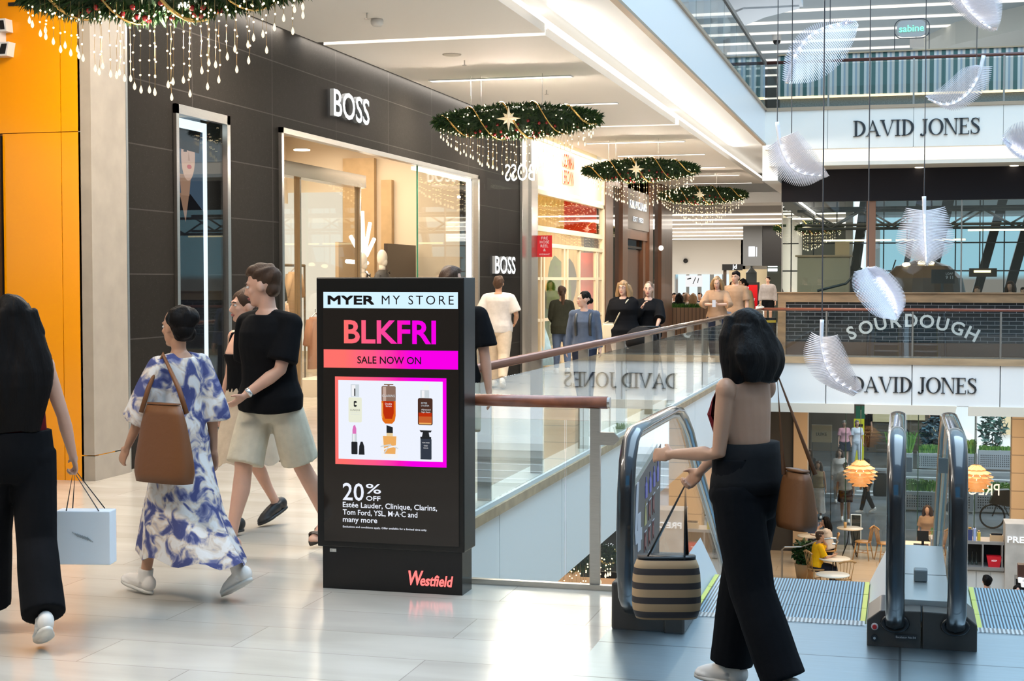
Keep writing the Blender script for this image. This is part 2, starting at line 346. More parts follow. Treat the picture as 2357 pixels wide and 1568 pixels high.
M_glass = glass('balustrade_glass', (.93, .96, .95), 1.0)
M_shopglass = glass('shop_window_glass', (.97, .98, .97), .8)
M_strip = emat('light_strip', (1.0, .90, .76), 4.2)
M_cove = emat('cove_glow', (1.0, .93, .82), 3.0)
M_plate = brickmat('landing_plate_metal', (.46, .55, .60), (.44, .53, .58), (.20, .24, .27), 6, .62, .006, rough=.32, axis='XY', var=.10, vs=3, stretch=(1, 30, 1), offset=0)  # blue in the metal colour stands in for reflected skylight
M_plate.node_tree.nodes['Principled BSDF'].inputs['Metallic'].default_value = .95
M_lowfloor = brickmat('cafe_floor_tiles', (.62, .50, .36), (.66, .53, .39), (.45, .36, .26), 1.2, .6, .006, rough=.2, axis='XY')
# floors
f = MB(); f.box(-16, -1.37, -3, 8.0, -.35, 0); f.box(-16, -3.0, 8.0, 33.0, -.06, 0); f.box(-18, -2.8, 33.3, 92, -.06, 0); f.box(-2.8, 10, 33.3, 43, -.06, 0); f.box(-2.8, -1.6, 43, 92, -.06, 0)
struct('floor', f, M_floor, 'cream marble tile floor of the upper walkway', 'floor')
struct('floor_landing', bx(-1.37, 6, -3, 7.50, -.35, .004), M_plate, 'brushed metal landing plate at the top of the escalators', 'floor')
struct('floor_lower', bx(-16, 10, 8, 41.3, -5.7, -5.5), M_lowfloor, 'cream tiled floor of the lower level under the void', 'floor')
s = MB(); s.box(-16, -3.0, 8.3, 33.3, -1.0, -.06); s.box(-16, 10, -3, 8.0, -1.16, -.36); s.box(-18, -2.1, 33.3, 41.2, -1.02, -.06); s.box(-2.1, 10, 33.4, 41.2, -1.02, -.06)
struct('ceiling_lower', s, M_white, 'white slab edge and ceiling of the lower level', 'ceiling')
# kerb along the void
k = MB(); k.box(-3.22, -2.965, 8.0, 33.3, 0, .035)
struct('trim_kerb_side', k, mat('pale_stone_kerb', (.60, .66, .68), .3), 'pale stone kerb under the side glass balustrade', 'kerb')
k = MB(); k.box(-2.99, -2.94, 8.0, 33.3, -.075, .0); k.box(-2.97, 10, 33.2, 33.32, -.12, .02)
struct('trim_void', k, M_oak, 'thin oak edging strip around the void', 'edging')
k = MB()
for (a, b) in ((8.0, 10.95), (10.97, 13.1), (13.12, 16.0), (16.02, 19.0), (19.02, 22), (22.02, 25), (25.02, 28), (28.02, 33.25)): k.box(-3.0, -2.975, a, b, -1.0, -.08)
struct('trim_fascia_side', k, M_fascia, 'white fascia panels below the walkway edge', 'fascia')
k = MB()
for (a, b) in ((-3.0, -1.64), (-1.62, .18), (.20, 1.99), (2.01, 6)): k.box(a, b, 33.25, 33.3, -1.0, -.12)
struct('trim_fascia_far', k, M_fascia, 'white fascia panels carrying the lower store name', 'fascia')
k = MB()
for x0, x1, a, b in ((-3.0, -1.02, 0, .10), (-.80, 1.12, .04, 0), (1.36, 6, .12, 0)):
    k.prism([(x0, -1.0), (x1, -1.0), (x1-a, -1.2), (x0+b, -1.2)], (0, 33.34, 0), (1, 0, 0), (0, 0, 1), .14)
struct('trim_soffit_far', k, mat('cream_soffit', (.72, .66, .56), .6), 'cream soffit panels with slanted gaps over the cafe', 'soffit')
# -- walls of the left arcade
w = MB()
for y0, y1, z0, z1 in ((11.85, 12.9, 0, 4.69), (12.9, 14.07, 3.37, 4.69), (12.9, 14.07, 0, .12), (14.07, 15.36, 0, 4.69), (15.36, 23.31, 3.39, 4.69), (23.31, 26.1, 0, 4.69)): w.box(-7.0, -6.7, y0, y1, z0, z1)
struct('wall_left', w, M_granite, 'dark grey granite clad shopfront wall with two display openings', 'wall')
w = MB(); w.box(-6.72, -6.60, 11.25, 11.83, 0.22, 4.69); w.box(-6.72, -6.595, 11.25, 11.84, 0, .21)
struct('wall_pilaster', w, M_stone, 'pale limestone pilaster between yellow shopfront and dark granite wall', 'pilaster')
struct('trim_pilaster', bx(-6.73, -6.60, 11.835, 11.87, 0, 4.69), M_steel, 'thin steel strip beside the limestone pilaster', 'trim')
w = MB()
for (a, b) in ((-7.44, -6.885), (-6.878, -6.70)):
    for (z0, z1) in ((0.0, 2.944), (2.950, 4.69)): w.box(a, b, 11.25, 11.6, z0, z1)
for (z0, z1) in ((0.0, 2.944), (2.950, 4.69)):
    w.prism([(-6.70, 11.25), (-6.605, 11.33), (-6.605, 11.6), (-6.70, 11.6)], (0, 0, z0), (1, 0, 0), (0, 1, 0), z1-z0)
w.box(-9, -7.44, 11.25, 11.6, 2.95, 4.69)
w.box(-9, -6.62, 11.29, 11.6, 0, 4.69)
struct('wall_yellow', w, M_yellow, 'glossy yellow shopfront wall at the left edge', 'wall')
struct('door_1', bx(-9, -7.452, 11.20, 11.28, 0, 2.93), M_black, 'black doorway at the far left of the yellow shopfront', 'door')
struct('trim_vent', bx(-7.36, -7.14, 11.235, 11.251, 4.02, 4.05), M_dark, 'dark slot in the top of the yellow wall', 'vent')
# shop shells behind the facade
M_shopwall = mat('warm_shop_wall', (.84, .72, .56), .6)
w = MB(); w.box(-11.2, -11, 11.9, 26.1, 0, 4.6); w.box(-11, -7, 11.85, 11.95, 0, 4.6); w.box(-11, -7, 25.6, 26.0, 0, 4.6)
struct('wall_shop_left', w, M_shopwall, 'warm cream inner walls of the menswear shop', 'wall')
struct('ceiling_shop_left', bx(-11, -7.0, 11.9, 26.1, 4.32, 4.6), mat('shop_ceiling', (.78, .66, .5), .6), 'cream ceiling of the menswear shop', 'ceiling')
w = MB(); w.box(-11.2, -11, 26.6, 34.0, 0, 4.6); w.box(-11, -7.2, 33.7, 34.0, 0, 4.6); w.box(-11, -7.2, 26.6, 26.8, 0, 4.6)
struct('wall_boutique', w, stripemat('cream_ribbed_wall', (.82, .60, .24), (.66, .46, .16), 'X', .09, .85, .6), 'cream ribbed inner walls of the boutique', 'wall')
struct('ceiling_boutique', bx(-11, -6.9, 26.6, 34, 4.30, 4.6), mat('boutique_ceiling', (.85, .70, .42), .5), 'pale yellow ceiling of the boutique', 'ceiling')
struct('trim_rib', MB().box(-6.9, -6.66, 26.1, 26.55, 0, 4.69).box(-6.74, -6.60, 26.55, 27.05, 0, 4.69), M_steel, 'polished metal pilasters between dark facade and boutique', 'pilaster')
# ceilings of the walkway
c = MB(); Zc = 4.43
for y0, y1, x1 in ((-3, 16.13, -3.86), (16.33, 26.12, -3.9), (26.30, 42.7, -3.86)): c.box(-6.55, x1, y0, y1, Zc, Zc+.10)
c.box(-16, -6.55, -3, 11.2, Zc, Zc+.2)
struct('ceiling', c, M_ceil, 'warm white ceiling panels over the walkway with cross slots', 'ceiling')
s = MB(); s.box(-16, -3.0, -3, 33.3, 4.69, 4.75); s.box(-16, -3.05, -3, 33.3, 4.75, 5.42); s.box(-18, -1.6, 33.5, 92, 4.72, 5.42); s.box(-1.6, 10, 33.5, 44.0, 4.72, 5.42); s.box(-14, -6.55, 34, 44, 4.43, 4.72)
struct('ceiling_upper_slab', s, M_white, 'white slab between the walkway and the balcony above', 'slab')
k = MB(); k.box(-3.05, -2.985, -3, 33.3, 4.70, 5.42)
struct('trim_fascia_upper_side', k, M_fascia, 'pale fascia along the edge of the upper balcony', 'fascia')
k = MB(); k.box(-3.07, -2.95, -3, 33.35, 5.42, 5.47); k.box(-3.04, -2.96, -3, 33.3, 4.66, 4.70); k.box(-2.95, 8, 33.22, 33.35, 5.40, 5.47)
struct('trim_upper', k, mat('bronze_edge', (.38, .28, .19), .4), 'bronze edging lines above and below the upper fascia', 'edging')
k = MB()
for (a, b) in ((-2.985, -1.64), (-1.63, .16), (.17, 1.99), (2.0, 8)): k.box(a, b, 33.25, 33.5, 4.56, 5.40)
struct('trim_fascia_upper_far', k, mat('cream_fascia', (.80, .76, .70), .4), 'cream fascia panels carrying the upper store name', 'fascia')
k = MB(); k.box(-2.9, 8, 33.62, 33.7, 4.27, 4.72)
struct('trim_cove_far', k, emat('cove_far_glow', (1.0, .93, .80), 1.3), 'lit cove band under the upper store fascia', 'cove light')
k = MB(); k.box(-2.9, 8, 33.35, 34.7, 4.20, 4.28)
struct('trim_cove_lip', k, mat('cream_lip', (.74, .67, .58), .5), 'cream ledge below the lit cove band', 'ledge')
# ceiling slots and coves (the lamps themselves)
c = MB(); c.box(-6.55, -3.88, 16.13, 16.33, 4.50, 4.52); c.box(-6.55, -3.88, 26.12, 26.30, 4.50, 4.52)
struct('trim_slot', c, M_strip, 'full width light slots crossing the walkway ceiling', 'light slot')
c = MB(); c.box(-3.93, -3.90, -3, 42.6, 4.55, 4.62); c.box(-6.66, -6.60, -3, 11.2, 4.55, 4.57); c.box(-6.68, -6.58, 11.4, 44, 4.56, 4.58)
struct('trim_cove', c, M_cove, 'continuous cove lamps along both sides of the walkway ceiling', 'cove light')
for i, (y, x0, x1) in enumerate(((4.5, -6.2, -4.3), (10.0, -6.2, -4.3), (13.2, -6.2, -4.3), (19.6, -6.29, -4.33), (22.75, -6.25, -4.3), (29.3, -6.15, -4.2), (32.4, -6.1, -4.2), (36.2, -6.1, -4.2), (39.05, -6.0, -4.17), (42.2, -6.05, -4.15))):
    r = T('ceiling_light', ['', '', '', 'nearest linear light wholly in view, ahead of the smoke detector and speaker', 'second linear light, just above the nearer hanging garland', 'third linear light, beyond the second ceiling slot', 'fourth linear light, above the middle garland', 'fifth linear light far down the walkway ceiling', 'sixth linear light far down the walkway ceiling', 'last linear light at the far end of the walkway ceiling'][i] or 'recessed linear ceiling light above the viewpoint', 'ceiling light', ((x0+x1)/2, y, 4.43), group='linear lights in the walkway ceiling')
    fr = MB(); fr.box(x0, x1, y-.085, y-.07, 4.415, 4.43); fr.box(x0, x1, y+.07, y+.085, 4.415, 4.43); fr.box(x0-.015, x0, y-.085, y+.085, 4.415, 4.43); fr.box(x1, x1+.015, y-.085, y+.085, 4.415, 4.43)
    fr.build('frame', M_white, r); bx(x0, x1, y-.07, y+.07, 4.418, 4.43).build('diffuser', M_strip, r)
# far end of the walkway
w = MB(); w.box(-3.06, -2.72, 33.5, 46.5, 3.90, 4.72); w.box(-16, -3.0, 43.5, 46.9, 4.1, 4.72); w.box(-5.2, -3.0, 42.9, 44.6, 3.9, 4.2)
struct('trim_bulkhead', w, M_white, 'stepped white bulkhead where the walkway ceiling drops', 'bulkhead')
struct('ceiling_far', bx(-18, -1.6, 46.9, 92, 3.8, 4.1), mat('far_ceiling', (.50, .48, .47), .6), 'grey ceiling of the far shopping hall', 'ceiling')
for i, y in enumerate((47.6, 51.6, 55.6, 60.0, 64.6, 70.0, 75.6, 81.0)):
    tag(bx(-13.5, -1.7, y, y+.22, 3.765, 3.795).build('hall_light', M_strip), 'long continuous light line across the far hall ceiling', 'ceiling light', 'long light lines of the far hall')
w = MB(); w.box(-18, -11.8, 79, 79.4, 0, 3.8); w.box(-11.8, -8.1, 79, 79.3, 2.0, 3.8); w.box(-8.1, -2, 84, 84.3, 0, 3.8); w.box(-8.3, -8.1, 79, 84, 0, 3.8)
w.box(-11.8, -8.3, 83, 83.2, 0, 2.2)
struct('wall_far', w, mat('far_wall', (.82, .79, .74), .6), 'pale walls of shops closing the far hall', 'wall')
w = MB(); w.box(-18, -6.95, 44.25, 44.4, 0, 4.2)
struct('wall_far_left', w, M_white, 'white end wall behind the timber storefront', 'wall')
# upper level
w = MB(); w.box(-16, -5.0, -3, 44.4, 9.9, 10.2); w.box(-20, 12, 44.2, 92, 9.9, 10.2)
struct('ceiling_upper', w, mat('upper_ceiling', (.31, .345, .35), .6), 'blue grey ceiling of the upper level', 'ceiling')
w = MB(); w.prism([(-4.1, 45.4), (-3.0, 44.2), (-3.0, 43.9), (-4.6, 43.9), (-9, 52), (-7.8, 52)], (0, 0, 9.55), (1, 0, 0), (0, 1, 0), .34)
w.box(-5.0, -2.9, 33, 44.2, 9.6, 10.0)
struct('trim_upper_bulkhead', w, mat('upper_white', (.85, .87, .88), .6, emit=(.9, .95, 1), es=.0), 'white angled bulkhead at the edge of the upper ceiling', 'bulkhead')
M_stripu = emat('upper_light_strip', (1.0, .96, .88), 1.25)
for i, y in enumerate((46.2, 48.2, 50.2, 52.2, 54.3, 56.3, 58.4, 60.5, 64.0, 68.2, 72.5)):
    xl = -3.9-(y-45.4)*.60 if y < 58 else -16
    tag(bx(xl, 3.2 if y > 52 else 6, y, y+.34, 9.865, 9.895).build('hall_light', M_stripu), 'long continuous light line across the upper level ceiling', 'ceiling light', 'light lines of the upper level')
w = MB(); w.prism([(.2, 53.6), (1.5, 49.8), (4.0, 46.5), (9, 44), (9, 56), (4.5, 56)], (0, 0, 9.2), (1, 0, 0), (0, 1, 0), .72)
struct('trim_upper_soffit', w, mat('soffit_grey', (.52, .52, .47), .6), 'pale angled soffit at the right of the upper ceiling', 'soffit')
w = MB(); w.box(3.4, 9, 45.5, 46, 5.4, 8.9)
struct('wall_upper_right', w, mat('dark_shop', (.03, .028, .026), .4), 'dark shop wall on the upper level at the right', 'wall')
w = MB(); w.box(-20, 14, 91, 91.3, 5.4, 10); 
struct('wall_upper_far', w, mat('upper_far_wall', (.55, .64, .68), .6), 'pale blue end wall of the upper level', 'wall')
w = MB(); w.box(-1.6, -1.4, 43.0, 92, -.06, 4.7)
struct('wall_far_right', w, MATS['far_wall'], 'pale side wall of the far hall', 'wall')
# the rest of the building round the void (behind and to the right of the view)
w = MB(); w.box(-16, 9.2, -7.3, -7, 0, 6.2); w.box(-16, 9.2, -7.3, -7, 9.8, 11); w.box(-16, -6.5, -7.3, -7, 6.2, 9.8); w.box(3.5, 9.2, -7.3, -7, 6.2, 9.8)
struct('wall_back', w, mat('back_shops', (.34, .28, .22), .5, var=.3, vs=.5), 'shops behind the viewpoint', 'wall')
w = MB(); w.box(9, 9.3, -7, 33, -5.5, -1.2); w.box(9, 9.3, -7, 33, -.2, 4.3); w.box(8.6, 9.3, -7, 33, 4.3, 5.4); w.box(8.6, 9.3, -7, 33, -1.2, -.2); w.box(9, 9.3, -7, 33, 5.4, 11)
struct('wall_right', w, mat('right_shops', (.66, .66, .66), .5, var=.35, vs=.6), 'shops on the right side of the void', 'wall')
struct('floor_behind', bx(-16, 9, -7, -3, -.35, 0), M_floor, 'marble floor behind the viewpoint', 'floor')
struct('ceiling_behind', bx(-16, 9, -7, -3, 4.43, 4.75), M_ceil, 'ceiling behind the viewpoint', 'ceiling')
f = MB(); f.box(-16, -3.12, -3, 33.3, 5.42, 5.43); f.box(-18, -1.6, 33.5, 92, 5.42, 5.43); f.box(-1.6, 10, 33.5, 44, 5.42, 5.43)
struct('floor_upper', f, mat('upper_floor', (.26, .25, .24), .5), 'grey floor of the upper level', 'floor')
wb = T('window_2', 'tall gridded daylight window behind the viewpoint', 'window', (-1.5, -7.1, 6.2), kind='structure')
bx(-6.5, 3.5, -7.12, -7.1, 6.2, 9.8).build('sky_pane', emat('blue_sky_glazing', (.07, .40, .82), 2.4), wb)
for i in range(9): x = -6.5+i*1.25; bx(x-.05, x+.05, -7.1, -7.0, 6.2, 9.8).build('mullion', M_black, wb)
for z in (7.1, 8.0, 8.9): bx(-6.5, 3.5, -7.1, -7.02, z-.04, z+.04).build('transom', M_black, wb)
# ================================================================ BALUSTRADES
POSTS = [9.0, 10.8, 12.45, 14.4, 16.4, 18.3, 20.1, 22.0, 23.7, 25.5, 27.4, 29.3, 31.2, 33.2]
M_rail_side = mat('bronze_handrail', (.24, .105, .065), .20, .55, coat=.5)
r = T('glass_balustrade', 'long glass balustrade with copper handrail and grey posts beside the walkway', 'balustrade', (-3.0, 20, 0.035))
mb = MB(); mb.tube([(-3.03, 8.03, 1.05), (-3.03, 33.3, 1.06)], .036, 12); mb.build('handrail', M_rail_side, r, True)
for y in POSTS: bx(-3.10, -3.0, y-.02, y+.02, .035, 1.02).build('post', M_post, r)
for a, b in zip([8.03]+POSTS[:-1], POSTS): bx(-2.995, -2.983, a+.01, b-.01, .04, .95).build('glass_panel', M_glass, r)
r = T('glass_balustrade', 'short glass balustrade with reddish timber handrail behind the advertising kiosk', 'balustrade', (-2.3, 8.0, 0))
mb = MB(); mb.tube([(-3.0, 8.0, 1.032), (-1.56, 8.0, 1.030)], .034, 14); mb.build('handrail', M_wood, r, True)
mb = MB(); mb.tube([(-1.56, 8.0, 1.03), (-1.545, 8.0, 1.03)], .031, 14); mb.build('handrail_cap', M_steel, r)
bx(-1.655, -1.60, 7.985, 8.015, 0, .998).build('post', M_steel, r)
bx(-2.985, -1.80, 7.995, 8.005, .01, .93).build('glass_panel', M_glass, r); bx(-1.79, -1.66, 7.995, 8.005, .01, .93).build('glass_panel', M_glass, r)
bx(-1.595, -1.30, 7.995, 8.005, .10, .93).build('glass_panel', M_glass, r)
mb = MB(); mb.prism([(-1.615, .80), (-1.52, .80), (-1.49, .83), (-1.49, .84), (-1.52, .87), (-1.615, .87)], (0, 7.99, 0), (1, 0, 0), (0, 0, 1), .02); mb.build('glass_clamp', M_steel, r)
bx(-3.0, -1.3, 7.96, 8.0, 0, .03).build('base_channel', M_steel, r)
r = T('glass_balustrade', 'glass balustrade with thin timber handrail in front of the bakery', 'balustrade', (2.0, 33.3, 0.02))
mb = MB(); mb.tube([(-3.03, 33.3, 1.06), (8, 33.3, 1.06)], .034, 10); mb.build('handrail', mat('maroon_timber', (.17, .05, .032), .25, coat=.3), r, True)
M_glassd = glass('far_balustrade_glass', (.86, .88, .87), 1.0)
for a, b in ((-2.98, -1.64), (-1.62, .18), (.20, 1.99), (2.01, 4.0), (4.02, 6)):
    bx(a, b, 33.28, 33.292, .02, 1.0).build('glass_panel', M_glassd, r)
for x in (-1.63, .19, 2.0, 4.01): bx(x-.018, x+.018, 33.27, 33.31, .02, 1.02).build('post', M_post, r)
M_postu = mat('upper_post', (.34, .42, .46), .4, .4)
r = T('glass_balustrade', 'upper balcony glass balustrade with flat rail running above the walkway edge', 'balustrade', (-3.0, 20, 5.47))
bx(-3.12, -2.96, 6, 33.35, 6.42, 6.50).build('handrail', mat('dark_flat_rail', (.20, .16, .13), .4), r)
for y in POSTS: bx(-3.09, -3.0, y-.025, y+.025, 5.47, 6.42).build('post', M_postu, r)
M_glassu = glass('upper_balustrade_glass', (.80, .90, .93), 1.0)
for a, b in zip([7.2]+POSTS[:-1], POSTS): bx(-2.995, -2.983, a+.02, b-.02, 5.48, 6.38).build('glass_panel', M_glassu, r)
r = T('glass_balustrade', 'upper far glass balustrade with dark timber rail below the striped counter', 'balustrade', (2, 33.3, 5.47))
mb = MB(); mb.tube([(-2.97, 33.3, 6.46), (8, 33.3, 6.47)], .036, 10); mb.build('handrail', mat('dark_timber', (.10, .032, .022), .3), r, True)
for a, b in ((-2.94, -1.64), (-1.62, .15), (.17, 1.99), (2.01, 4.0)): bx(a, b, 33.28, 33.292, 5.47, 6.40).build('glass_panel', M_glassd, r)
for x in (-1.63, .16, 2.0): bx(x-.02, x+.02, 33.27, 33.31, 4.56, 6.45).build('post', M_post, r)
# ================================================================ ESCALATORS
M_rubber = mat('black_handrail_rubber', (.006, .007, .009), .32, coat=1.0)
M_newel = mat('dark_bronze_newel', (.052, .046, .040), .45, .3)
M_deck = mat('satin_steel_deck', (.62, .68, .70), .28, .85)
M_skirt = mat('pale_skirt', (.62, .66, .68), .35, .3)
M_yedge = mat('step_edge_yellow', (.55, .55, .10), .5)
M_step = stripemat('step_treads', (.40, .62, .76), (.03, .06, .09), 'X', .016, .5, .30, .85)  # sky reflection on the aluminium put into the tread colour as blue tint
SL = math.tan(math.radians(30)); YE = 8.70
def slope_z(y): return 0 if y < YE else -(y-YE)*SL
def rail_path(xr):
    pts = [(7.14, .115), (7.0, .125), (6.90, .20), (6.855, .34), (6.845, .52), (6.86, .70), (6.905, .85), (6.98, .935), (7.10, .975), (7.4, .978), (8.0, .975), (8.30, .972), (8.50, .955), (8.68, .90), (8.90, .80)]
    pts += [(YE+d, .885-d*SL) for d in (.6, 2, 5, 9.2)]
    return [(xr, y, z) for y, z in pts]
def escalator(label, x0, x1, rails, halves):
    """x0..x1 step band; rails = handrail centres"""
    r = T('escalator', label, 'escalator', ((x0+x1)/2, 7.1, 0))
    # steps: two level, the rest descending
    for i in range(26):
        ya = 7.55+i*.35 if i < 3 else 8.60+(i-3)*.4; z = 0 if i < 3 else -(i-2)*.231
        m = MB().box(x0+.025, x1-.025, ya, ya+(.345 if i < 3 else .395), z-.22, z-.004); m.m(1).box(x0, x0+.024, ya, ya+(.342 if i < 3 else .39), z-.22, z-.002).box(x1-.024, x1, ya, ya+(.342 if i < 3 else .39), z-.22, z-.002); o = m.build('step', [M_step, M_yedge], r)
    bx(x0, x1, 7.46, 7.56, -.05, .006).build('comb_plate', stripemat('comb', (.6, .62, .62), (.2, .2, .2), 'X', .02, .5, .35, .7), r)
    for xr in rails:
        m = MB(); m.tube(rail_path(xr), .021, 14, flat=2.0, up=(1, 0, 0)); m.build('handrail', M_rubber, r, True)
        m = MB(); pp = rail_path(xr); m.tube([(xr, y+(.04 if y < 7.3 and z < .93 else 0), z-(.035 if y > 6.95 and z > .5 else 0)) for _, y, z in pp], .016, 8); m.build('handrail_guide', M_steel, r, True)
        poly = [(p[1], p[2]) for p in pp[1:]]; poly = poly+[(poly[-1][0], poly[-1][1]-.85), (YE, .1), (7.0, .1)]
        m = MB(); m.prism(poly, (xr-.006, 0, 0), (0, 1, 0), (0, 0, 1), .012); m.build('balustrade_glass', M_glass, r)
    for xa, side in ((x0-.10, 1), (x1+.10, -1)):   # sloping skirts
        m = MB(); xi = xa+.10*side
        for (ya, za, yb, zb) in ((7.3, 0, YE, 0), (YE, 0, 18, -(18-YE)*SL)):
            m.add([(xi, ya, za-.02), (xi, yb, zb-.02), (xa, yb, zb+.19), (xa, ya, za+.17), (xa, ya, za-.3), (xa, yb, zb-.3), (xi, yb, zb-.3), (xi, ya, za-.3)],
                  [(0, 1, 2, 3), (4, 5, 6, 7), (0, 3, 4, 7), (1, 6, 5, 2), (2, 5, 4, 3), (0, 7, 6, 1)])
        m.build('skirt', M_skirt, r)
    m = MB(); m.prism([(7.6, -.25), (YE, -.25), (18.6, -.25-(18.6-YE)*SL), (18.6, -.9-(18.6-YE)*SL), (YE, -1.0), (7.6, -1.0)], (x0-.1, 0, 0), (0, 1, 0), (0, 0, 1), x1-x0+.2)
    m.build('truss_cladding', M_white, r)
    return r
EL = escalator('left escalator with grey 4-numbered poster on its balustrade glass', -1.04, -.17, (-1.25, -.024), 0)
ER = escalator('right escalator descending at the right edge beside the red button newel', .365, 1.22, (.243, 1.44), 0)
# newels
m = MB(); m.box(-1.36, -1.09, 7.08, 7.95, 0, .235); m.box(-1.10, -1.0, 7.06, 7.6, 0, .085); m.build('newel_base', M_newel, EL, bevel=.012)
def half(poly, y0, y1):
    return MB().prism(poly, (0, y1, 0), (1, 0, 0), (0, 0, 1), y1-y0)
half([(-.150, 0), (.092, 0), (.092, .178), (-.09, .172), (-.150, .125)], 7.06, 7.42).build('newel_base', M_newel, EL, bevel=.006)
half([(.098, 0), (.340, 0), (.340, .125), (.285, .172), (.098, .178)], 7.06, 7.42).build('newel_base', M_newel, ER, bevel=.006)
for xc, rt in ((-.024, EL), (.243, ER)):
    m = MB(); R1 = [[(xc+rr*1.5*math.cos(a)*.062/.062, y, .118+rr*math.sin(a)) for a in [2*PI*i/24 for i in range(24)]] for rr, y in ((.044, 7.062), (.044, 7.045), (.038, 7.035), (.030, 7.045))]
    m.rings(R1); m.build('inlet_collar', M_black, rt, True)
m = MB(); m.tube([(-.115, 7.062, .096), (-.115, 7.05, .096)], .016, 16); m.build('button_ring', mat('button_ring_white', (.75, .75, .75), .4), EL)
m = MB(); m.tube([(-.115, 7.055, .096), (-.115, 7.044, .096)], .0105, 16); m.build('stop_button', mat('button_red', (.45, .02, .02), .35), EL)
m = MB(); m.tube([(-.115, 7.062, .043), (-.115, 7.050, .043)], .016, 16); ks = m.build('key_switch', M_black, EL)
m = MB(); m.tube([(-.115, 7.052, .043), (-.115, 7.046, .043)], .006, 12); m.build('key_slot', M_steel, ks)
pl = bx(-.025, .075, 7.052, 7.062, .044, .066).build('number_plate', mat('plate_black', (.02, .02, .02), .4), EL)
m = MB(); put_text(m, 'Escalator No.54', (.025, 7.0505, .050), (1, 0, 0), (0, 0, 1), w=.088, anchor='c'); m.build('lettering', mat('plate_white', (.7, .7, .7), .5), pl)
# deck between the two escalators
m = MB(); m.box(-.004, .224, 7.20, YE, .10, .20); m.prism([(YE, .2), (18, .2-(18-YE)*SL), (18, .05-(18-YE)*SL), (YE, .1)], (-.004, 0, 0), (0, 1, 0), (0, 0, 1), .228)
m.build('centre_deck', M_deck, EL)
bx(-.004, .224, 7.83, 7.835, .2, .2012).build('deck_joint', M_black, EL)
m = MB(); m.box(.062, .128, 7.63, 7.70, .2, .262); m.build('deck_sensor', mat('sensor_grey', (.16, .19, .21), .45), EL, bevel=.008)
bx(.005, .215, 7.697, 7.703, .45, .832).build('divider_glass', M_glass, EL)
for xa in (.004, .176): bx(xa, xa+.045, 7.69, 7.71, .74, .815).build('divider_clamp', mat('clamp_grey', (.28, .30, .30), .4, .5), EL)
tg = MB(); tg.prism([(-.150, .172), (-.095, .178), (-.095, .215), (-.15, .19)], (0, 7.3, 0), (1, 0, 0), (0, 0, 1), .002)
# warning strip on the left skirt
m = MB(); m.add([(-.152, 7.43, .06), (-.152, 7.43, .10), (-.152, 7.75, .13), (-.152, 7.75, .09)], [(0, 1, 2, 3)])
m.build('warning_label', mat('label_red', (.8, .12, .12), .5), EL)
# poster on the left balustrade glass (faces +X)
XP = -1.236
po = MB().prism([(6.885, .30), (7.02, .155), (7.75, .25), (7.80, .835), (6.93, .70), (6.87, .60)], (XP, 0, 0), (0, 1, 0), (0, 0, 1), .003).build('poster', mat('poster_taupe', (.115, .098, .092), .45), EL)
m = MB(); m.prism([(7.02, .43), (7.08, .43), (7.08, .385), (7.165, .385), (7.165, .43), (7.20, .43), (7.20, .49), (7.165, .49), (7.165, .57), (7.08, .57), (7.08, .49), (7.062, .49), (7.11, .725), (7.05, .725), (7.0, .49)], (XP+.004, 0, 0), (0, 1, 0), (0, 0, 1), .002)
m.build('numeral', mat('poster_white', (.62, .60, .64), .5), po)
def icons(zs, c, kind):
    for i, (y, z) in enumerate(zs):
        m = MB()
        if kind == 'bottle': m.prism([(y-.03, z-.045), (y+.03, z-.045), (y+.03, z+.02), (y+.01, z+.035), (y+.01, z+.06), (y-.01, z+.06), (y-.01, z+.035), (y-.03, z+.02)], (XP+.004, 0, 0), (0, 1, 0), (0, 0, 1), .002)
        elif kind == 'cone': m.prism([(y-.035, z-.05), (y+.035, z-.045), (y, z+.07)], (XP+.004, 0, 0), (0, 1, 0), (0, 0, 1), .002)
        else: m.prism([(y-.03, z-.05), (y, z-.02), (y+.03, z-.05), (y+.025, z+.05), (y, z+.02), (y-.025, z+.05)], (XP+.004, 0, 0), (0, 1, 0), (0, 0, 1), .002)
        m.build('product_picture', c, po)
        MB().prism([(y-.03, z-.085), (y+.03, z-.08), (y+.03, z-.075), (y-.03, z-.08)], (XP+.004, 0, 0), (0, 1, 0), (0, 0, 1), .0015).build('caption_line', MATS['poster_white'], po)
icons([(7.33+.12*i, .66+.012*i) for i in range(4)], mat('icon_violet', (.20, .18, .50), .5), 'bottle')
icons([(7.31, .53)], mat('icon_gold', (.55, .45, .18), .5), 'cone')
icons([(7.43, .54), (7.55, .55)], mat('icon_wine', (.25, .07, .06), .5), 'other'); icons([(7.30, .40), (7.42, .41), (7.54, .42)], MATS['icon_wine'], 'other')
# ================================================================ LEFT SHOPS
M_brass = mat('champagne_metal', (.62, .50, .36), .22, 1.0)
M_lit = emat('sign_white', (.94, .98, 1.0), 1.9)
M_signside = mat('sign_side', (.25, .26, .27), .4)
def lit_sign(name, label, sx, y0, y1, z, h, x=-6.7, bold=.02, group=None):
    r = T(name, label, 'sign', (x, (y0+y1)/2, z), group=group)
    letters(r, sx, (x+.02, y0, z), (0, 1, 0), (0, 0, 1), y1-y0, h, .05, [M_lit, M_signside], bold)
    return r
lit_sign('shop_sign', 'large lit white letters high on the dark granite wall above the shop window', 'BOSS', 16.85, 18.08, 3.68, .315, bold=.012)
lit_sign('shop_sign', 'smaller lit white letters at head height near the end of the granite wall', 'BOSS', 24.15, 25.50, 1.815, .29, bold=.012)
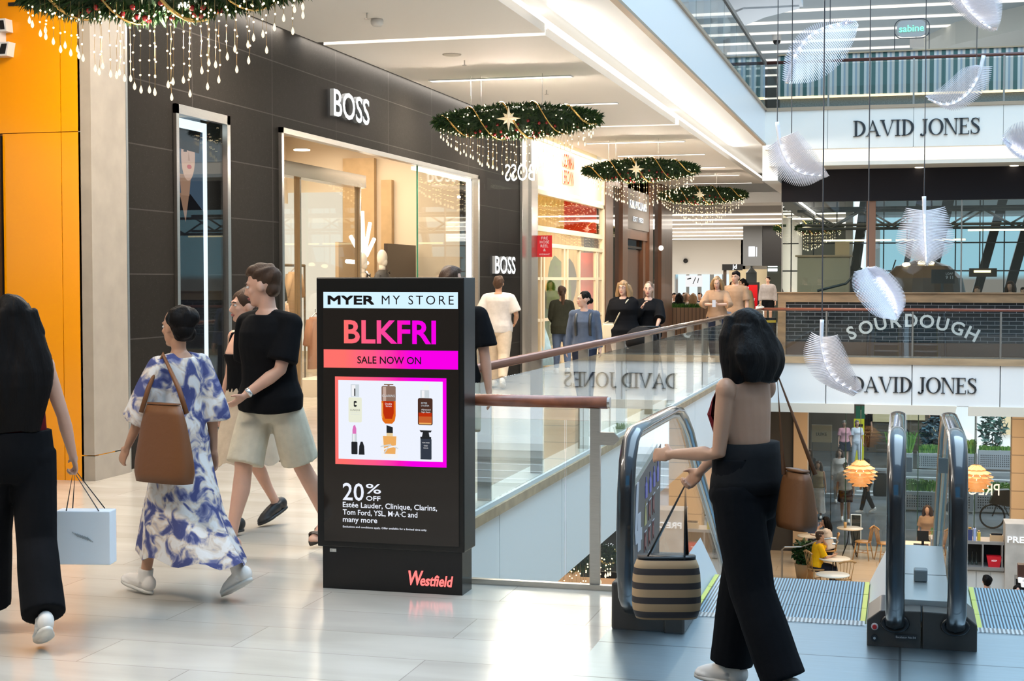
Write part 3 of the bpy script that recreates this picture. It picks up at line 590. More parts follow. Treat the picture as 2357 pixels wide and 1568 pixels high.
# blade sign seen from behind, on a glass panel hung under the second garland
r = T('blade_sign', 'mirrored lit letters on a clear hanging glass panel by the garland', 'sign', (-6.25, 23.6, 3.2))
bx(-6.66, -5.6, 23.60, 23.612, 3.18, 4.4).build('glass_panel', glass('blade_glass', (.98, .99, .99), .3), r)
m = MB(); put_text(m, 'BOSS', (-5.82, 23.62, 3.32), (-1, 0, 0), (0, 0, 1), w=.5, h=.27, depth=.012, bold=.0, side=True); m.build('lettering', [M_lit, M_signside], r)
# yellow shop letter
r = T('shop_letter', 'big black letter with white edges at the top left on the yellow wall', 'sign', (-7.4, 11.15, 3.6))
def e_letter(g_):
    return [[(.10-g_, 0-g_), (.22+g_, 0-g_), (.22+g_, .28+g_), (.10-g_, .28+g_)], [(.0-g_, -g_), (.36+g_, -g_), (.38+g_, .085+g_), (.33-g_, .085+g_), (.31, .03+g_), (0-g_, .03+g_)], [(-g_, .25-g_), (.31, .25-g_), (.32-g_, .205-g_), (.36+g_, .205-g_), (.35+g_, .28+g_), (-g_, .28+g_)], [(.2, .128-g_), (.26-g_, .128-g_), (.265-g_, .095-g_), (.29+g_, .095-g_), (.29+g_, .185+g_), (.265-g_, .185+g_), (.26-g_, .155+g_), (.2, .155+g_)]]
for nm, g_, yy, dp, mm in (('letter_body', .016, 11.26, .11, mat('letter_white', (.8, .8, .8), .4)), ('letter_face', 0, 11.151, .006, M_black)):
    m = MB()
    for q in e_letter(g_): m.prism(q, (-7.70, yy, 3.605), (1, 0, 0), (0, 0, 1), dp)
    m.build(nm, mm, r)
# narrow display case
r = T('display_case', 'tall narrow steel framed display case in the dark granite wall', 'display case', (-6.7, 13.5, .12))
m = MB()
for a, b, z0, z1 in ((12.9, 12.955, .12, 3.37), (14.0, 14.07, .12, 3.37), (12.9, 14.07, 3.28, 3.37), (12.9, 14.07, .12, .2)): m.box(-6.72, -6.665, a, b, z0, z1)
m.build('frame', M_steel, r)
bx(-6.705, -6.695, 12.955, 14.0, .2, 3.28).build('glass_panel', M_shopglass, r)
m = MB(); m.box(-7.30, -7.28, 12.9, 14.5, .12, 3.4); m.box(-7.3, -6.72, 12.88, 12.9, .12, 3.4); m.box(-7.3, -6.72, 14.13, 14.16, .12, 3.4); m.box(-7.3, -6.72, 12.9, 14.5, 3.36, 3.42); m.box(-7.3, -6.72, 12.9, 14.5, .10, .12)
m.build('case_lining', mat('case_grey', (.42, .46, .50), .4), r)
MB().box(-6.96, -6.93, 13.30, 14.09, .15, 3.30).build('lightbox_edge', emat('lightbox_white', (.75, .90, 1.0), 1.5), r)
ps = bx(-6.929, -6.92, 13.30, 13.95, .15, 3.20).build('photo_panel', emat('photo_dark', (.012, .016, .024), 1.0), r)
XQ = -6.918
def pf(nm, poly, c, k=0):
    MB().prism([(max(13.3, min(13.95, a_+.02)), min(3.20, b_+.20)) for a_, b_ in poly], (XQ+.0012*k, 0, 0), (0, 1, 0), (0, 0, 1), .001).build(nm, emat('photo_'+nm, c, 1.0), ps)
circ = lambda cy, cz, ry, rz, n=22: [(cy+ry*math.cos(2*PI*i/n), cz+rz*math.sin(2*PI*i/n)) for i in range(n)]
pf('backdrop', [(12.95, .15), (14.16, .15), (14.16, 3.16), (12.95, 3.16)], (.05, .08, .12), 0)
pf('coat', [(12.95, .15), (14.1, .15), (14.1, 1.9), (13.95, 2.2), (13.65, 2.36), (13.35, 2.3), (12.95, 2.5)], (.008, .008, .010), 1)
pf('neckline', [(13.42, 2.36), (13.62, 2.36), (13.54, 2.08)], (.26, .15, .10), 2)
pf('neck', [(13.42, 2.55), (13.66, 2.55), (13.62, 2.34), (13.45, 2.34)], (.32, .19, .13), 3)
pf('face', circ(13.60, 2.74, .15, .25), (.55, .36, .28), 4)
pf('fringe_hair', [(13.36, 2.80), (13.84, 2.78), (13.86, 2.98), (13.6, 2.90), (13.4, 3.0)], (.02, .014, .012), 5)
pf('hat', circ(13.58, 3.02, .30, .14), (.006, .006, .008), 6)
pf('lips', circ(13.62, 2.63, .05, .022), (.42, .07, .09), 6)
pf('eyes', [(13.5, 2.79), (13.57, 2.80), (13.57, 2.775), (13.5, 2.77)], (.03, .02, .02), 6); pf('nose', [(13.605, 2.78), (13.64, 2.69), (13.59, 2.69)], (.44, .27, .20), 6)
# main shop window
r = T('shop_window', 'wide glazed shop opening with steel doors in the dark granite wall', 'shop window', (-6.7, 19.3, 0))
m = MB()
for a, b, z0, z1 in ((15.36, 15.42, 0, 3.39), (23.22, 23.31, 0, 3.39), (15.36, 23.31, 3.33, 3.39)): m.box(-6.76, -6.66, a, b, z0, z1)
m.build('frame', M_steel, r)
bx(-6.74, -6.73, 20.38, 23.22, .25, 3.33).build('glass_panel', M_shopglass, r)
bx(-6.76, -6.74, 20.36, 20.38, .25, 3.33).build('glass_edge', mat('glass_edge_green', (.05, .20, .12), .2), r)
bx(-6.85, -6.77, 23.17, 23.22, .25, 3.30).build('light_jamb', emat('jamb_light', (1, .92, .80), 3.2), r)
bx(-6.85, -6.77, 20.4, 23.2, 3.28, 3.33).build('light_head', emat('head_light', (1, .92, .80), 2.4), r)
bx(-8.6, -6.72, 20.2, 23.3, 0, .25).build('display_plinth', mat('plinth_cream', (.72, .62, .5), .5), r)
# recessed entrance doors
r = T('entrance_doors', 'tall glass entrance doors with steel posts inside the lit shop opening', 'door', (-7.6, 17.6, 0))
bx(-7.7, -7.5, 15.4, 20.3, 3.02, 3.2).build('door_head', M_brass, r)
for y, w2 in ((15.5, .05), (16.75, .09), (17.35, .05), (18.0, .05), (20.2, .06)): bx(-7.64, -7.56, y, y+w2, 0, 3.02).build('door_post', M_brass, r)
for a, b in ((15.55, 16.75), (16.84, 17.35), (17.4, 18.0), (18.05, 20.2)): bx(-7.605, -7.595, a, b, .02, 3.02).build('door_glass', M_shopglass, r)
m = MB(); m.tube([(-7.5, 17.28, .7), (-7.5, 17.28, 2.9)], .022, 8); m.tube([(-7.5, 17.28, 2.8), (-7.58, 17.28, 2.8)], .012, 6); m.tube([(-7.5, 17.28, .8), (-7.58, 17.28, .8)], .012, 6); m.build('pull_handle', M_steel, r)
# inside: piers, shelves, rails
M_pier = mat('tan_pier', (.55, .38, .20), .45, var=.08, vs=6); M_olive = mat('olive_bronze', (.20, .15, .085), .4, .3)
w = MB(); w.box(-9.85, -9.25, 25.45, 25.58, 0, 3.9); w.box(-9.12, -8.92, 25.45, 25.58, 0, 3.5)
struct('wall_shop_pier', w, M_pier, 'tan timber pier inside the menswear shop', 'pier')
struct('trim_shop_column', bx(-9.9, -9.65, 21.05, 21.35, 0, 4.3), M_olive, 'olive bronze column inside the menswear shop', 'column')
struct('wall_shop_light', MB().box(-10.98, -10.94, 19.0, 25.5, .4, 3.1).box(-10.95, -9.9, 25.52, 25.56, .4, 3.3), emat('shop_backwall_glow', (1.0, .88, .70), 1.0), 'cream wall at the rear of the menswear shop, brightened by added glow', 'wall')  # emission put on the wall for brightness; no lamp behind it
r = T('display_board', 'black upright display board inside the shop window', 'board', (-8.5, 24.5, 0)); bx(-8.52, -8.46, 23.92, 25.45, .9, 2.32).build('panel', mat('board_brown', (.05, .032, .022), .35), r); bx(-8.6, -8.4, 24.1, 25.3, 0, .9).build('stand', M_olive, r)
r = T('display_board', 'tan blank display board left of the glowing tube sculpture', 'board', (-9.5, 24.6, 0)); bx(-9.53, -9.47, 24.25, 25.25, 0, 2.36).build('panel', mat('board_tan', (.60, .43, .26), .5), r)
r = T('light_sculpture', 'starburst of glowing white tubes behind the kiosk top', 'lamp', (-8.5, 22.9, 0))
rnd = random.Random(3); tubes = [(-.42, .42), (-.22, .62), (.03, .84), (.24, .66), (.42, .40), (-.5, .02), (.35, .0), (-.2, -.55), (-.05, -.7), (.12, -.66), (.28, -.5), (.05, -.4)]
for i, (dy, dz) in enumerate(tubes):
    L = math.hypot(dy, dz); m = MB(); a = .28; cx = -8.5+rnd.uniform(-.12, .12)
    m.tube([(-8.5, 22.88+dy*a/L*.6, 1.98+dz*a/L*.6), (cx, 22.88+dy, 1.98+dz)], .032, 8); m.build('glowing_tube', emat('tube_glow', (1.0, .86, .66), 5.0), r)
m = MB(); m.lathe([(.2, 0), (.2, .03), (.025, .06), (.025, 1.75), (.06, 1.8), (.0, 1.9)], (-8.5, 22.88, 0), 12); m.build('stand', M_brass, r, True)
def mannequin(label, y, x, h, suit):
    r = T('mannequin', label, 'mannequin', (x, y, .25))
    m = MB(); z = h
    m.ell((x, y, z-.13), (.085, .105, .135), 16, 12); m.ell((x+.03, y, z-.20), (.06, .07, .08), 12, 8); m.tube([(x, y, z-.25), (x, y, z-.36)], .055, 10)
    m.build('head', mat('mannequin_plaster', (.66, .58, .47), .5, bump=.3, bs=30), r, True)
    m = MB(); P = [(.02, z-.33, .06, .055), (.0, z-.38, .2, .09), (0, z-.45, .23, .12), (0, z-.62, .2, .12), (0, z-.85, .17, .105), (0, z-1.0, .18, .11)]
    m.rings([[(x+d*math.cos(2*PI*j/16), y+w*math.sin(2*PI*j/16), zz) for j in range(16)] for _, zz, w, d in P]); m.build('jacket', suit, r, True)
    m = MB()
    for s in (-1, 1): m.tube([(x, y+s*.2, z-.42), (x, y+s*.27, z-.72), (x+.06, y+s*.24, z-1.0)], [.06, .05, .04], 8)
    m.build('sleeve', suit, r, True)
    m = MB()
    for s in (-1, 1): m.tube([(x, y+s*.09, z-.98), (x, y+s*.10, z-1.3), (x, y+s*.1, .27)], [.09, .075, .06], 8)
    m.build('trousers', M_black, r, True)
    m = MB()
    for s in (-1, 1): m.prism([(0, 0), (s*.07, .03), (s*.07, -.035)] if s > 0 else [(0, 0), (s*.07, -.035), (s*.07, .03)], (x+.1, y, z-.36), (0, 1, 0), (0, 0, 1), .02)
    m.build('bow_tie', M_black, r)
mannequin('faceless mannequin in a pale jacket left of the glowing tubes', 22.4, -8.35, 2.14, mat('pale_jacket', (.55, .45, .33), .7))
mannequin('faceless mannequin in a dark jacket and bow tie right of the glowing tubes', 23.35, -8.35, 2.20, mat('dark_jacket', (.05, .045, .04), .6))
r = T('clothes_rail', 'wall clothes rail left in the shop, behind the glass doors', 'clothes rail', (-10, 22, 0))
m = MB(); m.tube([(-10.0, 21.0, 1.95), (-10.0, 24.0, 1.95)], .025, 8); m.tube([(-10.0, 21.0, 0), (-10.0, 21.0, 1.95)], .02, 8); m.tube([(-10.0, 24.0, 0), (-10.0, 24.0, 1.95)], .02, 8); m.build('frame', M_olive, r)
def hung_shirt(label, y, x, c, zt=1.9):
    r = T('hanging_shirt', label, 'shirt', (x, y, zt-.9), group='clothes on the shop rail')
    m = MB(); P = [(zt-.06, .03, .22), (zt-.12, .06, .27), (zt-.35, .08, .25), (zt-.85, .08, .27)]
    m.rings([[(x+w*math.cos(2*PI*j/14), y+d*math.sin(2*PI*j/14), z) for j in range(14)] for z, w, d in P]); m.build('body', c, r, True)
    m = MB()
    for s in (-1, 1): m.tube([(x, y+s*.20, zt-.12), (x, y+s*.36, zt-.48)], [.07, .06], 8)
    m.build('sleeve', c, r, True); m = MB(); m.tube([(x, y-.2, zt-.08), (x, y, zt), (x, y+.2, zt-.08)], .01, 6); m.tube([(x, y, zt), (x, y, zt+.06)], .006, 6); m.build('hanger', M_steel, r)
hung_shirt('dark green short shirt hanging at the left of the shop', 21.6, -9.5, mat('shirt_green', (.025, .03, .022), .8), 1.86)
hung_shirt('long peach shirt hanging lower in the shop doorway', 20.6, -9.0, mat('shirt_peach', (.72, .47, .30), .8), 1.45)
hung_shirt('tan jacket hanging on the rail by the blank board', 23.5, -9.98, mat('jacket_tan', (.55, .36, .2), .8), 1.9)
hung_shirt('rust brown jacket hanging in the doorway', 21.3, -8.7, mat('jacket_rust', (.38, .17, .09), .8), 1.2)
for i, (x, y, z) in enumerate(((-8.6, 18.3, 4.31), (-9.6, 20.2, 4.31), (-8.4, 21.6, 4.31), (-9.8, 22.8, 4.31), (-8.5, 24.0, 4.31), (-7.15, 17.1, 3.30), (-9.0, 17.0, 4.31))):
    m = MB(); m.lathe([(.10, 0), (.10, .012), (.075, .012)], (x, y, z-.012), 16); tag(m.build('downlight', emat('downlight_glow', (1, .88, .66), 7.0)), 'small round warm downlight in the menswear shop ceiling', 'light', 'shop downlights')
# ---- boutique
M_cream = mat('cream_lacquer', (.86, .72, .50), .35)
r = T('shopfront', 'cream boutique shopfront with ribbed sign band and white framed doors', 'shopfront', (-6.75, 30.5, 0))
m = MB(); m.box(-6.82, -6.76, 27.06, 33.95, 3.42, 4.42); m.build('sign_band', stripemat('cream_ribs', (.82, .66, .48), (.76, .59, .41), 'Y', .12, .9, .45), r)
m = MB(); m.box(-6.80, -6.70, 27.06, 33.95, 3.34, 3.42); m.box(-6.80, -6.70, 33.85, 33.98, 0, 4.42); m.box(-6.8, -6.70, 27.06, 27.14, 0, 4.42); m.box(-6.80, -6.72, 27.06, 33.95, 2.64, 2.74); m.box(-6.80, -6.72, 27.06, 33.95, 2.34, 2.42)
m.build('frame', M_cream, r)
bx(-6.79, -6.74, 27.14, 33.85, 4.37, 4.43).build('top_light_strip', emat('cream_strip', (1, .85, .62), 1.7), r); bx(-6.76, -6.735, 27.14, 33.85, 3.42, 3.50).build('low_light_strip', emat('cream_strip', (1, .85, .62), 1.7), r)
for y in (27.8, 28.05, 29.85, 30.15, 31.35, 33.1, 33.3): bx(-6.79, -6.73, y, y+.10, 0, 2.40).build('mullion', M_cream, r)
for z in (.9, 1.70): bx(-6.78, -6.74, 27.14, 33.85, z, z+.06).build('glazing_bar', M_cream, r)
bx(-6.765, -6.755, 27.14, 33.85, 0.05, 3.34).build('glass_panel', M_shopglass, r)
r = T('shop_sign', 'small red two line sign on the cream boutique band', 'sign', (-6.73, 30.2, 3.8))
m = MB(); put_text(m, 'GORMAN', (-6.75, 29.75, 4.02), (0, 1, 0), (0, 0, 1), w=.98, h=.27, depth=.03, side=True, bold=.015); m.build('lettering', [emat('sign_red', (.95, .13, .06), .9), M_cream], r)
m = MB(); put_text(m, 'BROWN', (-6.75, 29.80, 3.68), (0, 1, 0), (0, 0, 1), w=.88, h=.27, depth=.03, side=True, bold=.015); m.build('lettering', [MATS['sign_red'], M_cream], r)
r = T('fire_sign', 'small red fire hose reel sign projecting from the metal pilaster', 'sign', (-6.45, 27.0, 2.1))
bx(-6.60, -6.32, 26.99, 27.0, 2.13, 2.53).build('plate', mat('sign_plate_red', (.75, .01, .02), .4), r)
m = MB()
for i, t in enumerate(('FIRE', 'HOSE', 'REEL', '&', 'HYDRANT')): put_text(m, t, (-6.46, 26.985, 2.455-i*.073), (1, 0, 0), (0, 0, 1), h=.05 if t != 'HYDRANT' else None, w=.2 if t == 'HYDRANT' else None, anchor='c')
m.build('lettering', mat('sign_letter_white', (.9, .9, .9), .5), r)
# things in the boutique window
def banana_leaf(root, base, tip, wd, m_):
    b, t = Vector(base), Vector(tip); d = t-b; side = Vector((1, .25, 0)).normalized(); m = MB(); Rr = []
    n = 12
    for i in range(n+1):
        u = i/n; c = b+d*u+Vector((.25*math.sin(u*PI)*.6, .12*u*u, -.25*max(0, u-.7)**1)); w_ = wd*math.sin(PI*min(1, .08+u*.92))**.6
        Rr.append((c-side*w_+Vector((.04, 0, .05)), c, c+side*w_+Vector((.04, 0, .05))))
    for i in range(n):
        a, e_ = Rr[i], Rr[i+1]; m.add([a[0], a[1], a[2], e_[0], e_[1], e_[2]], [(0, 1, 4, 3), (1, 2, 5, 4)])
    return m.build('leaf', m_, root, True)
r = T('banana_plant', 'large green leaf display plant in the boutique window', 'plant', (-7.4, 31.0, 0))
ML = mat('banana_leaf_green', (.07, .17, .008), .35, var=.4, vs=7, stretch=(1, 6, 1)); MLd = mat('banana_leaf_dark', (.010, .04, .012), .4)
for b_, t_, w_, mm in (((-7.35, 31.0, .4), (-7.22, 30.8, 2.25), .27, ML), ((-7.45, 31.4, .5), (-7.05, 31.5, 2.2), .20, MLd), ((-7.2, 30.4, .3), (-7.5, 30.0, 1.7), .20, ML), ((-7.4, 31.2, .2), (-7.15, 30.7, 1.2), .24, ML), ((-7.3, 28.9, .4), (-7.0, 28.2, 1.9), .16, MLd)):
    banana_leaf(r, b_, t_, w_, mm)
m = MB(); m.lathe([(.30, 0), (.36, .45), (.33, .45)], (-7.4, 31.0, 0), 16); m.build('pot', mat('pot_cream', (.7, .55, .35), .5), r, True)
def gown(label, y, c, c2=None, x=-7.25):
    r = T('dressed_mannequin', label, 'mannequin', (x, y, 0))
    m = MB(); P = [(.05, .45, .40), (.5, .36, .3), (.95, .2, .16), (1.1, .15, .12), (1.35, .2, .13), (1.5, .12, .08), (1.55, .05, .05), (1.62, .05, .05)]
    m.rings([[(x+d*math.cos(2*PI*j/18)*(1+.08*math.sin(5*2*PI*j/18)), y+w*math.sin(2*PI*j/18), z) for j in range(18)] for z, w, d in P]); m.build('dress', c, r, True)
    m = MB(); m.ell((x, y, 1.72), (.085, .075, .12)); m.build('head', MATS['mannequin_plaster'], r, True)
gown('mannequin in an orange and cream patterned dress behind the boutique glass', 31.7, mat('dress_orange', (.75, .42, .16), .7, var=.5, vs=6)); gown('mannequin in a pale blue dress at the left boutique pane', 28.3, mat('dress_blue', (.42, .60, .66), .7, var=.25, vs=6), x=-7.0)
r = T('window_banner', 'bright red and pink patterned banner in the boutique window', 'banner', (-7.0, 33.5, 0)); bx(-7.20, -6.83, 33.50, 33.52, .02, 2.33).build('panel', mat('banner_red', (.85, .05, .02), .45, var=.75, vs=1.6), r)
r = T('wall_artwork', 'red lacquer panel high inside the boutique', 'panel', (-7.2, 33.6, 2.75)); bx(-7.58, -6.83, 33.60, 33.68, 2.78, 3.9).build('panel', mat('art_red', (.62, .03, .01), .15), r)
# ---- timber storefront
M_walnut = mat('walnut', (.13, .052, .022), .35, var=.3, vs=10, stretch=(1, 1, .08), coat=.2)
w = MB()
for a, b in ((34.0, 34.9), (36.15, 36.85), (40.12, 40.7), (42.2, 44.25)): w.box(-6.95, -6.68, a, b, 0, 4.43)
w.box(-6.95, -6.72, 34, 44.2, 3.95, 4.43); w.box(-6.95, -6.72, 36.85, 40.12, 2.75, 4.43); w.box(-6.95, -6.76, 36.85, 37.2, 0, 2.9); w.box(-6.95, -6.76, 39.6, 40.12, 0, 2.9)
struct('wall_timber', w, M_walnut, 'dark walnut storefront with tall posts', 'wall')
r = T('shop_sign', 'grey panel with lit white letters above the walnut doorway', 'sign', (-6.7, 38.5, 3.0))
bx(-6.72, -6.69, 36.86, 40.1, 3.0, 4.0).build('panel', mat('sign_grey', (.16, .14, .125), .4), r)
m = MB(); put_text(m, 'R.M.WILLIAMS', (-6.685, 37.05, 3.52), (0, 1, 0), (0, 0, 1), w=2.5, h=.20, depth=.02, bold=.01, side=True); m.build('lettering', [M_lit, M_signside], r)
m = MB(); put_text(m, 'EST 1932', (-6.685, 37.55, 3.20), (0, 1, 0), (0, 0, 1), w=1.5, h=.12, depth=.02, bold=.01, side=True); m.build('lettering', [M_lit, M_signside], r)
r = T('shop_door', 'dark walnut double door under the lit sign panel', 'door', (-6.9, 38.4, 0)); bx(-6.98, -6.86, 37.25, 39.55, 0, 2.5).build('leaf', mat('walnut_dark', (.060, .022, .010), .3), r)
m = MB(); m.tube([(-6.82, 38.3, .9), (-6.82, 38.3, 1.3)], .02, 6); m.build('handle', M_brass, r); m = MB(); m.box(-6.86, -6.8, 37.1, 39.7, 2.52, 2.58); m.box(-6.86, -6.8, 37.15, 37.22, 2.5, 2.75); m.box(-6.86, -6.8, 39.58, 39.65, 2.5, 2.75); m.build('door_rail', M_dark, r)
r = T('tinted_window', 'mirror like tinted glazing left of the walnut doorway', 'window', (-6.8, 35.5, 0)); bx(-6.80, -6.78, 34.9, 36.15, 0.05, 3.95).build('pane', mat('tinted_mirror', (.30, .32, .34), .03, 1.0), r)
r = T('tinted_window', 'mirror like tinted glazing right of the walnut doorway', 'window', (-6.8, 41.4, 0)); bx(-6.80, -6.78, 40.7, 42.2, 0.05, 3.95).build('pane', MATS['tinted_mirror'], r)
m = MB(); m.ell((-6.6, 41.6, 2.6), .07, 10, 8); r = T('globe_lamp', 'small glowing globe lamp on the right walnut post', 'lamp', (-6.6, 41.6, 2.5)); m.build('globe', emat('globe_glow', (1, .9, .75), 5), r, True); bx(-6.7, -6.6, 41.58, 41.62, 2.57, 2.62).build('bracket', M_brass, r)
# ceiling gadgets
r = T('smoke_detector', 'white round smoke detector on the near walkway ceiling', 'smoke detector', (-5.36, 14.86, 4.36)); m = MB(); m.lathe([(.045, -.075), (.065, -.05), (.068, -.02), (.06, 0)], (-5.36, 14.86, 4.43), 20); m.build('body', mat('gadget_white', (.75, .72, .68), .5), r, True); m = MB(); m.lathe([(.066, 0), (.066, .008)], (-5.36, 14.86, 4.39), 20); m.build('vent_ring', M_dark, r)
m = MB(); m.lathe([(.11, -.012), (.115, 0)], (-5.317, 17.39, 4.43), 24); tag(m.build('ceiling_speaker', mat('speaker_beige', (.55, .50, .42), .6)), 'flat round beige speaker grille in the walkway ceiling', 'speaker')
for x, y, lb in ((-5.34, 14.5, 'small sprinkler head beside the smoke detector'), (-5.31, 17.9, 'small sprinkler head just beyond the ceiling speaker'), (-5.0, 21.0, 'small sprinkler head before the second hanging garland')):
    r = T('sprinkler', lb, 'sprinkler', (x, y, 4.36)); m = MB(); m.tube([(x, y, 4.43), (x, y, 4.37)], .008, 6); m.build('stem', M_steel, r); m = MB(); m.lathe([(.028, 0), (.028, .006)], (x, y, 4.365), 10); m.build('deflector', M_steel, r)
# ================================================================ ADVERTISING KIOSK
XS, ZS, WS, HS = -3.067, 1.636, .767, 1.366
U = lambda u: XS+u*WS
Vv = lambda v: ZS-v*HS
K = T('advertising_kiosk', 'tall black digital advertising kiosk with magenta sale screen', 'kiosk', (-2.69, 7.74, 0))
bx(-3.112, -2.268, 7.632, 7.848, .235, 1.715).build('housing', mat('kiosk_black', (.010, .009, .008), .28, spec=.35), K, bevel=.006)
bx(-3.088, -2.285, 7.65, 7.83, 0, .235).build('plinth', mat('kiosk_plinth', (.008, .007, .007), .2, spec=.4), K)
SC = bx(XS-.003, XS+WS+.003, 7.6255, 7.633, .268, 1.640).build('screen', mat('screen_black', (.004, .004, .004), .06, emit=(.012, .009, .007), es=1.0, spec=.4), K)
cor, mag, pnk = (1.0, .17, .15), (.95, .0, .82), (.98, .01, .48)
GR = gradmat('sale_gradient', [(0, cor), (.28, (1, .10, .26)), (.5, pnk), (.62, mag), (1, mag)], 'X', XS+.12, XS+WS-.02, 1.0)
EW = emat('screen_white', (.86, .90, 1.0), 1.0); EB = emat('screen_header', (.66, .88, 1.0), 1.05); EK = emat('screen_ink', (.012, .010, .010), 1.0)
def rect(u0, u1, v0, v1, k=1): 
    return MB().prism([(U(u0), Vv(v1)), (U(u1), Vv(v1)), (U(u1), Vv(v0)), (U(u0), Vv(v0))], (0, 7.6255-.0006*k+.0003, 0), (1, 0, 0), (0, 0, 1), .0003)
def scr_text(nm, t, u0, u1, vb, m_, k=2, vh=None, bold=0.0, sp=1.0):
    mb = MB(); put_text(mb, t, (U(u0), 7.6255-.0006*k, Vv(vb)), (1, 0, 0), (0, 0, 1), w=(u1-u0)*WS, h=vh*HS if vh else None, bold=bold, spacing=sp); return mb.build(nm, m_, SC)
rect(0, 1, 0, .065).build('header_panel', EB, SC)
mb = MB()
for dx in (-.004, 0, .004):
    for dz in (-.0018, .0018): put_text(mb, 'MYER', (U(.036+dx), 7.6255-.0012-.0001*(dx/.004), Vv(.049+dz)), (1, 0, 0), (0, 0, 1), w=.345*WS, h=.033*HS)
mb.build('store_name', EK, SC)
scr_text('store_slogan', 'MY STORE', .44, .97, .049, EK, 2, .035, .0, 1.35)
scr_text('headline', 'BLKFRI', .155, .84, .202, GR, 2, .090, .022)
rect(0, 1, .23, .303).build('sale_band', GR, SC)
scr_text('band_text', 'SALE NOW ON', .255, .73, .284, EK, 2, .028, .012)
rect(.085, .915, .338, .690).build('product_frame', GR, SC); rect(.110, .888, .352, .668, 2).build('product_background', EW, SC)
scr_text('offer_number', '20', .140, .300, .833, EW, 2, .068, .01); scr_text('offer_percent', '%', .315, .43, .803, EW, 2, .038, .01); scr_text('offer_word', 'OFF', .317, .425, .832, EW, 2, .018, .015)
scr_text('brand_line', 'Estée Lauder, Clinique, Clarins,', .14, .845, .862, EW, 2, .021, .012); scr_text('brand_line', 'Tom Ford, YSL, M·A·C and', .14, .70, .892, EW, 2, .021, .012); scr_text('brand_line', 'many more', .14, .40, .921, EW, 2, .021, .012)
scr_text('small_print', 'Exclusions and conditions apply. Offer available for a limited time only.', .14, .77, .944, EW, 2, .0075, .01)
pm = {k: emat('pic_'+k, c, 1.0) for k, c in dict(chrome=(.62, .68, .72), dark=(.02, .022, .025), cream=(.82, .84, .68), bronze=(.26, .16, .12), lightbronze=(.55, .40, .34), orange=(.75, .16, .01), red=(.50, .03, .005), amber=(.85, .42, .12), brown=(.07, .03, .02), rust=(.55, .12, .03), pink=(.72, .18, .50), navy=(.035, .045, .065), white=(.9, .9, .92), gold=(.80, .62, .35)).items()}
def product(nm, items, texts=()):
    mb = MB(); ms = []
    for i, (c, poly) in enumerate(items):
        if pm[c] not in ms: ms.append(pm[c])
        mb.m(ms.index(pm[c])).prism([(U(u), Vv(v)) for u, v in poly], (0, 7.6255-.0018-.0003*i, 0), (1, 0, 0), (0, 0, 1), .0002)
    for t, u0, u1, vb, c in texts:
        if pm[c] not in ms: ms.append(pm[c])
        mb.m(ms.index(pm[c])); put_text(mb, t, (U(u0), 7.6255-.0018-.0003*len(items), Vv(vb)), (1, 0, 0), (0, 0, 1), w=(u1-u0)*WS)
    return mb.build(nm, ms, SC)
q = lambda a, b, c, d: [(a, d), (b, d), (b, c), (a, c)]
def rr(a, b, c, d, r=.012, bot=True):
    p = []
    for cx, cz, s in ((b-r, d-r*.55, 0), (b-r, c+r*.55, 1), (a+r, c+r*.55, 2), (a+r, d-r*.55, 3)):
        for i in range(5):
            an = -PI/2+s*PI/2+i*PI/8; p.append((cx+r*math.cos(an), cz-r*.55*math.sin(an)))
    return p
product('serum_pump_picture', [('chrome', q(.205, .268, .368, .418)), ('white', q(.212, .24, .372, .416)), ('dark', q(.231, .240, .385, .415)), ('cream', rr(.188, .288, .420, .520)), ('dark', rr(.228, .25, .434, .458, .008)), ('cream', q(.236, .254, .442, .450))], [('CLINIQUE', .20, .275, .474, 'dark'), ('dramatically different', .203, .272, .482, 'chrome'), ('moisturizing lotion', .203, .272, .489, 'chrome')])
product('bronze_serum_picture', [('bronze', rr(.436, .542, .372, .435)), ('lightbronze', q(.447, .470, .376, .435)), ('bronze', q(.455, .525, .364, .369)), ('bronze', q(.482, .497, .366, .376)), ('orange', [(.436, .432), (.542, .432), (.542, .49), (.535, .51), (.515, .522), (.463, .522), (.443, .51), (.436, .49)]), ('red', [(.450, .432), (.528, .432), (.528, .48), (.515, .503), (.463, .503), (.450, .48)]), ('amber', q(.438, .446, .44, .50))], [('CLARINS', .442, .536, .416, 'chrome'), ('Double', .464, .514, .446, 'white'), ('Serum', .468, .512, .455, 'white')])
product('night_repair_picture', [('white', rr(.75, .79, .366, .39)), ('chrome', q(.725, .790, .386, .418)), ('white', q(.735, .755, .388, .416)), ('brown', rr(.706, .815, .418, .524)), ('rust', [(.712, .490), (.809, .490), (.809, .518), (.712, .518)]), ('red', q(.712, .809, .475, .490)), ('amber', q(.716, .805, .515, .521))], [('ESTEE', .732, .775, .441, 'chrome'), ('LAUDER', .732, .79, .450, 'chrome'), ('Advanced', .732, .80, .466, 'white'), ('Night Repair', .732, .80, .475, 'white')])
product('lipstick_picture', [('dark', rr(.208, .254, .598, .648, .006)), ('chrome', q(.212, .250, .566, .598)), ('white', q(.222, .232, .566, .598)), ('pink', [(.217, .566), (.246, .566), (.246, .545), (.236, .530), (.224, .534), (.217, .55)]), ('dark', [(.264, .649), (.308, .649), (.305, .615), (.294, .597), (.279, .597), (.268, .615)])])
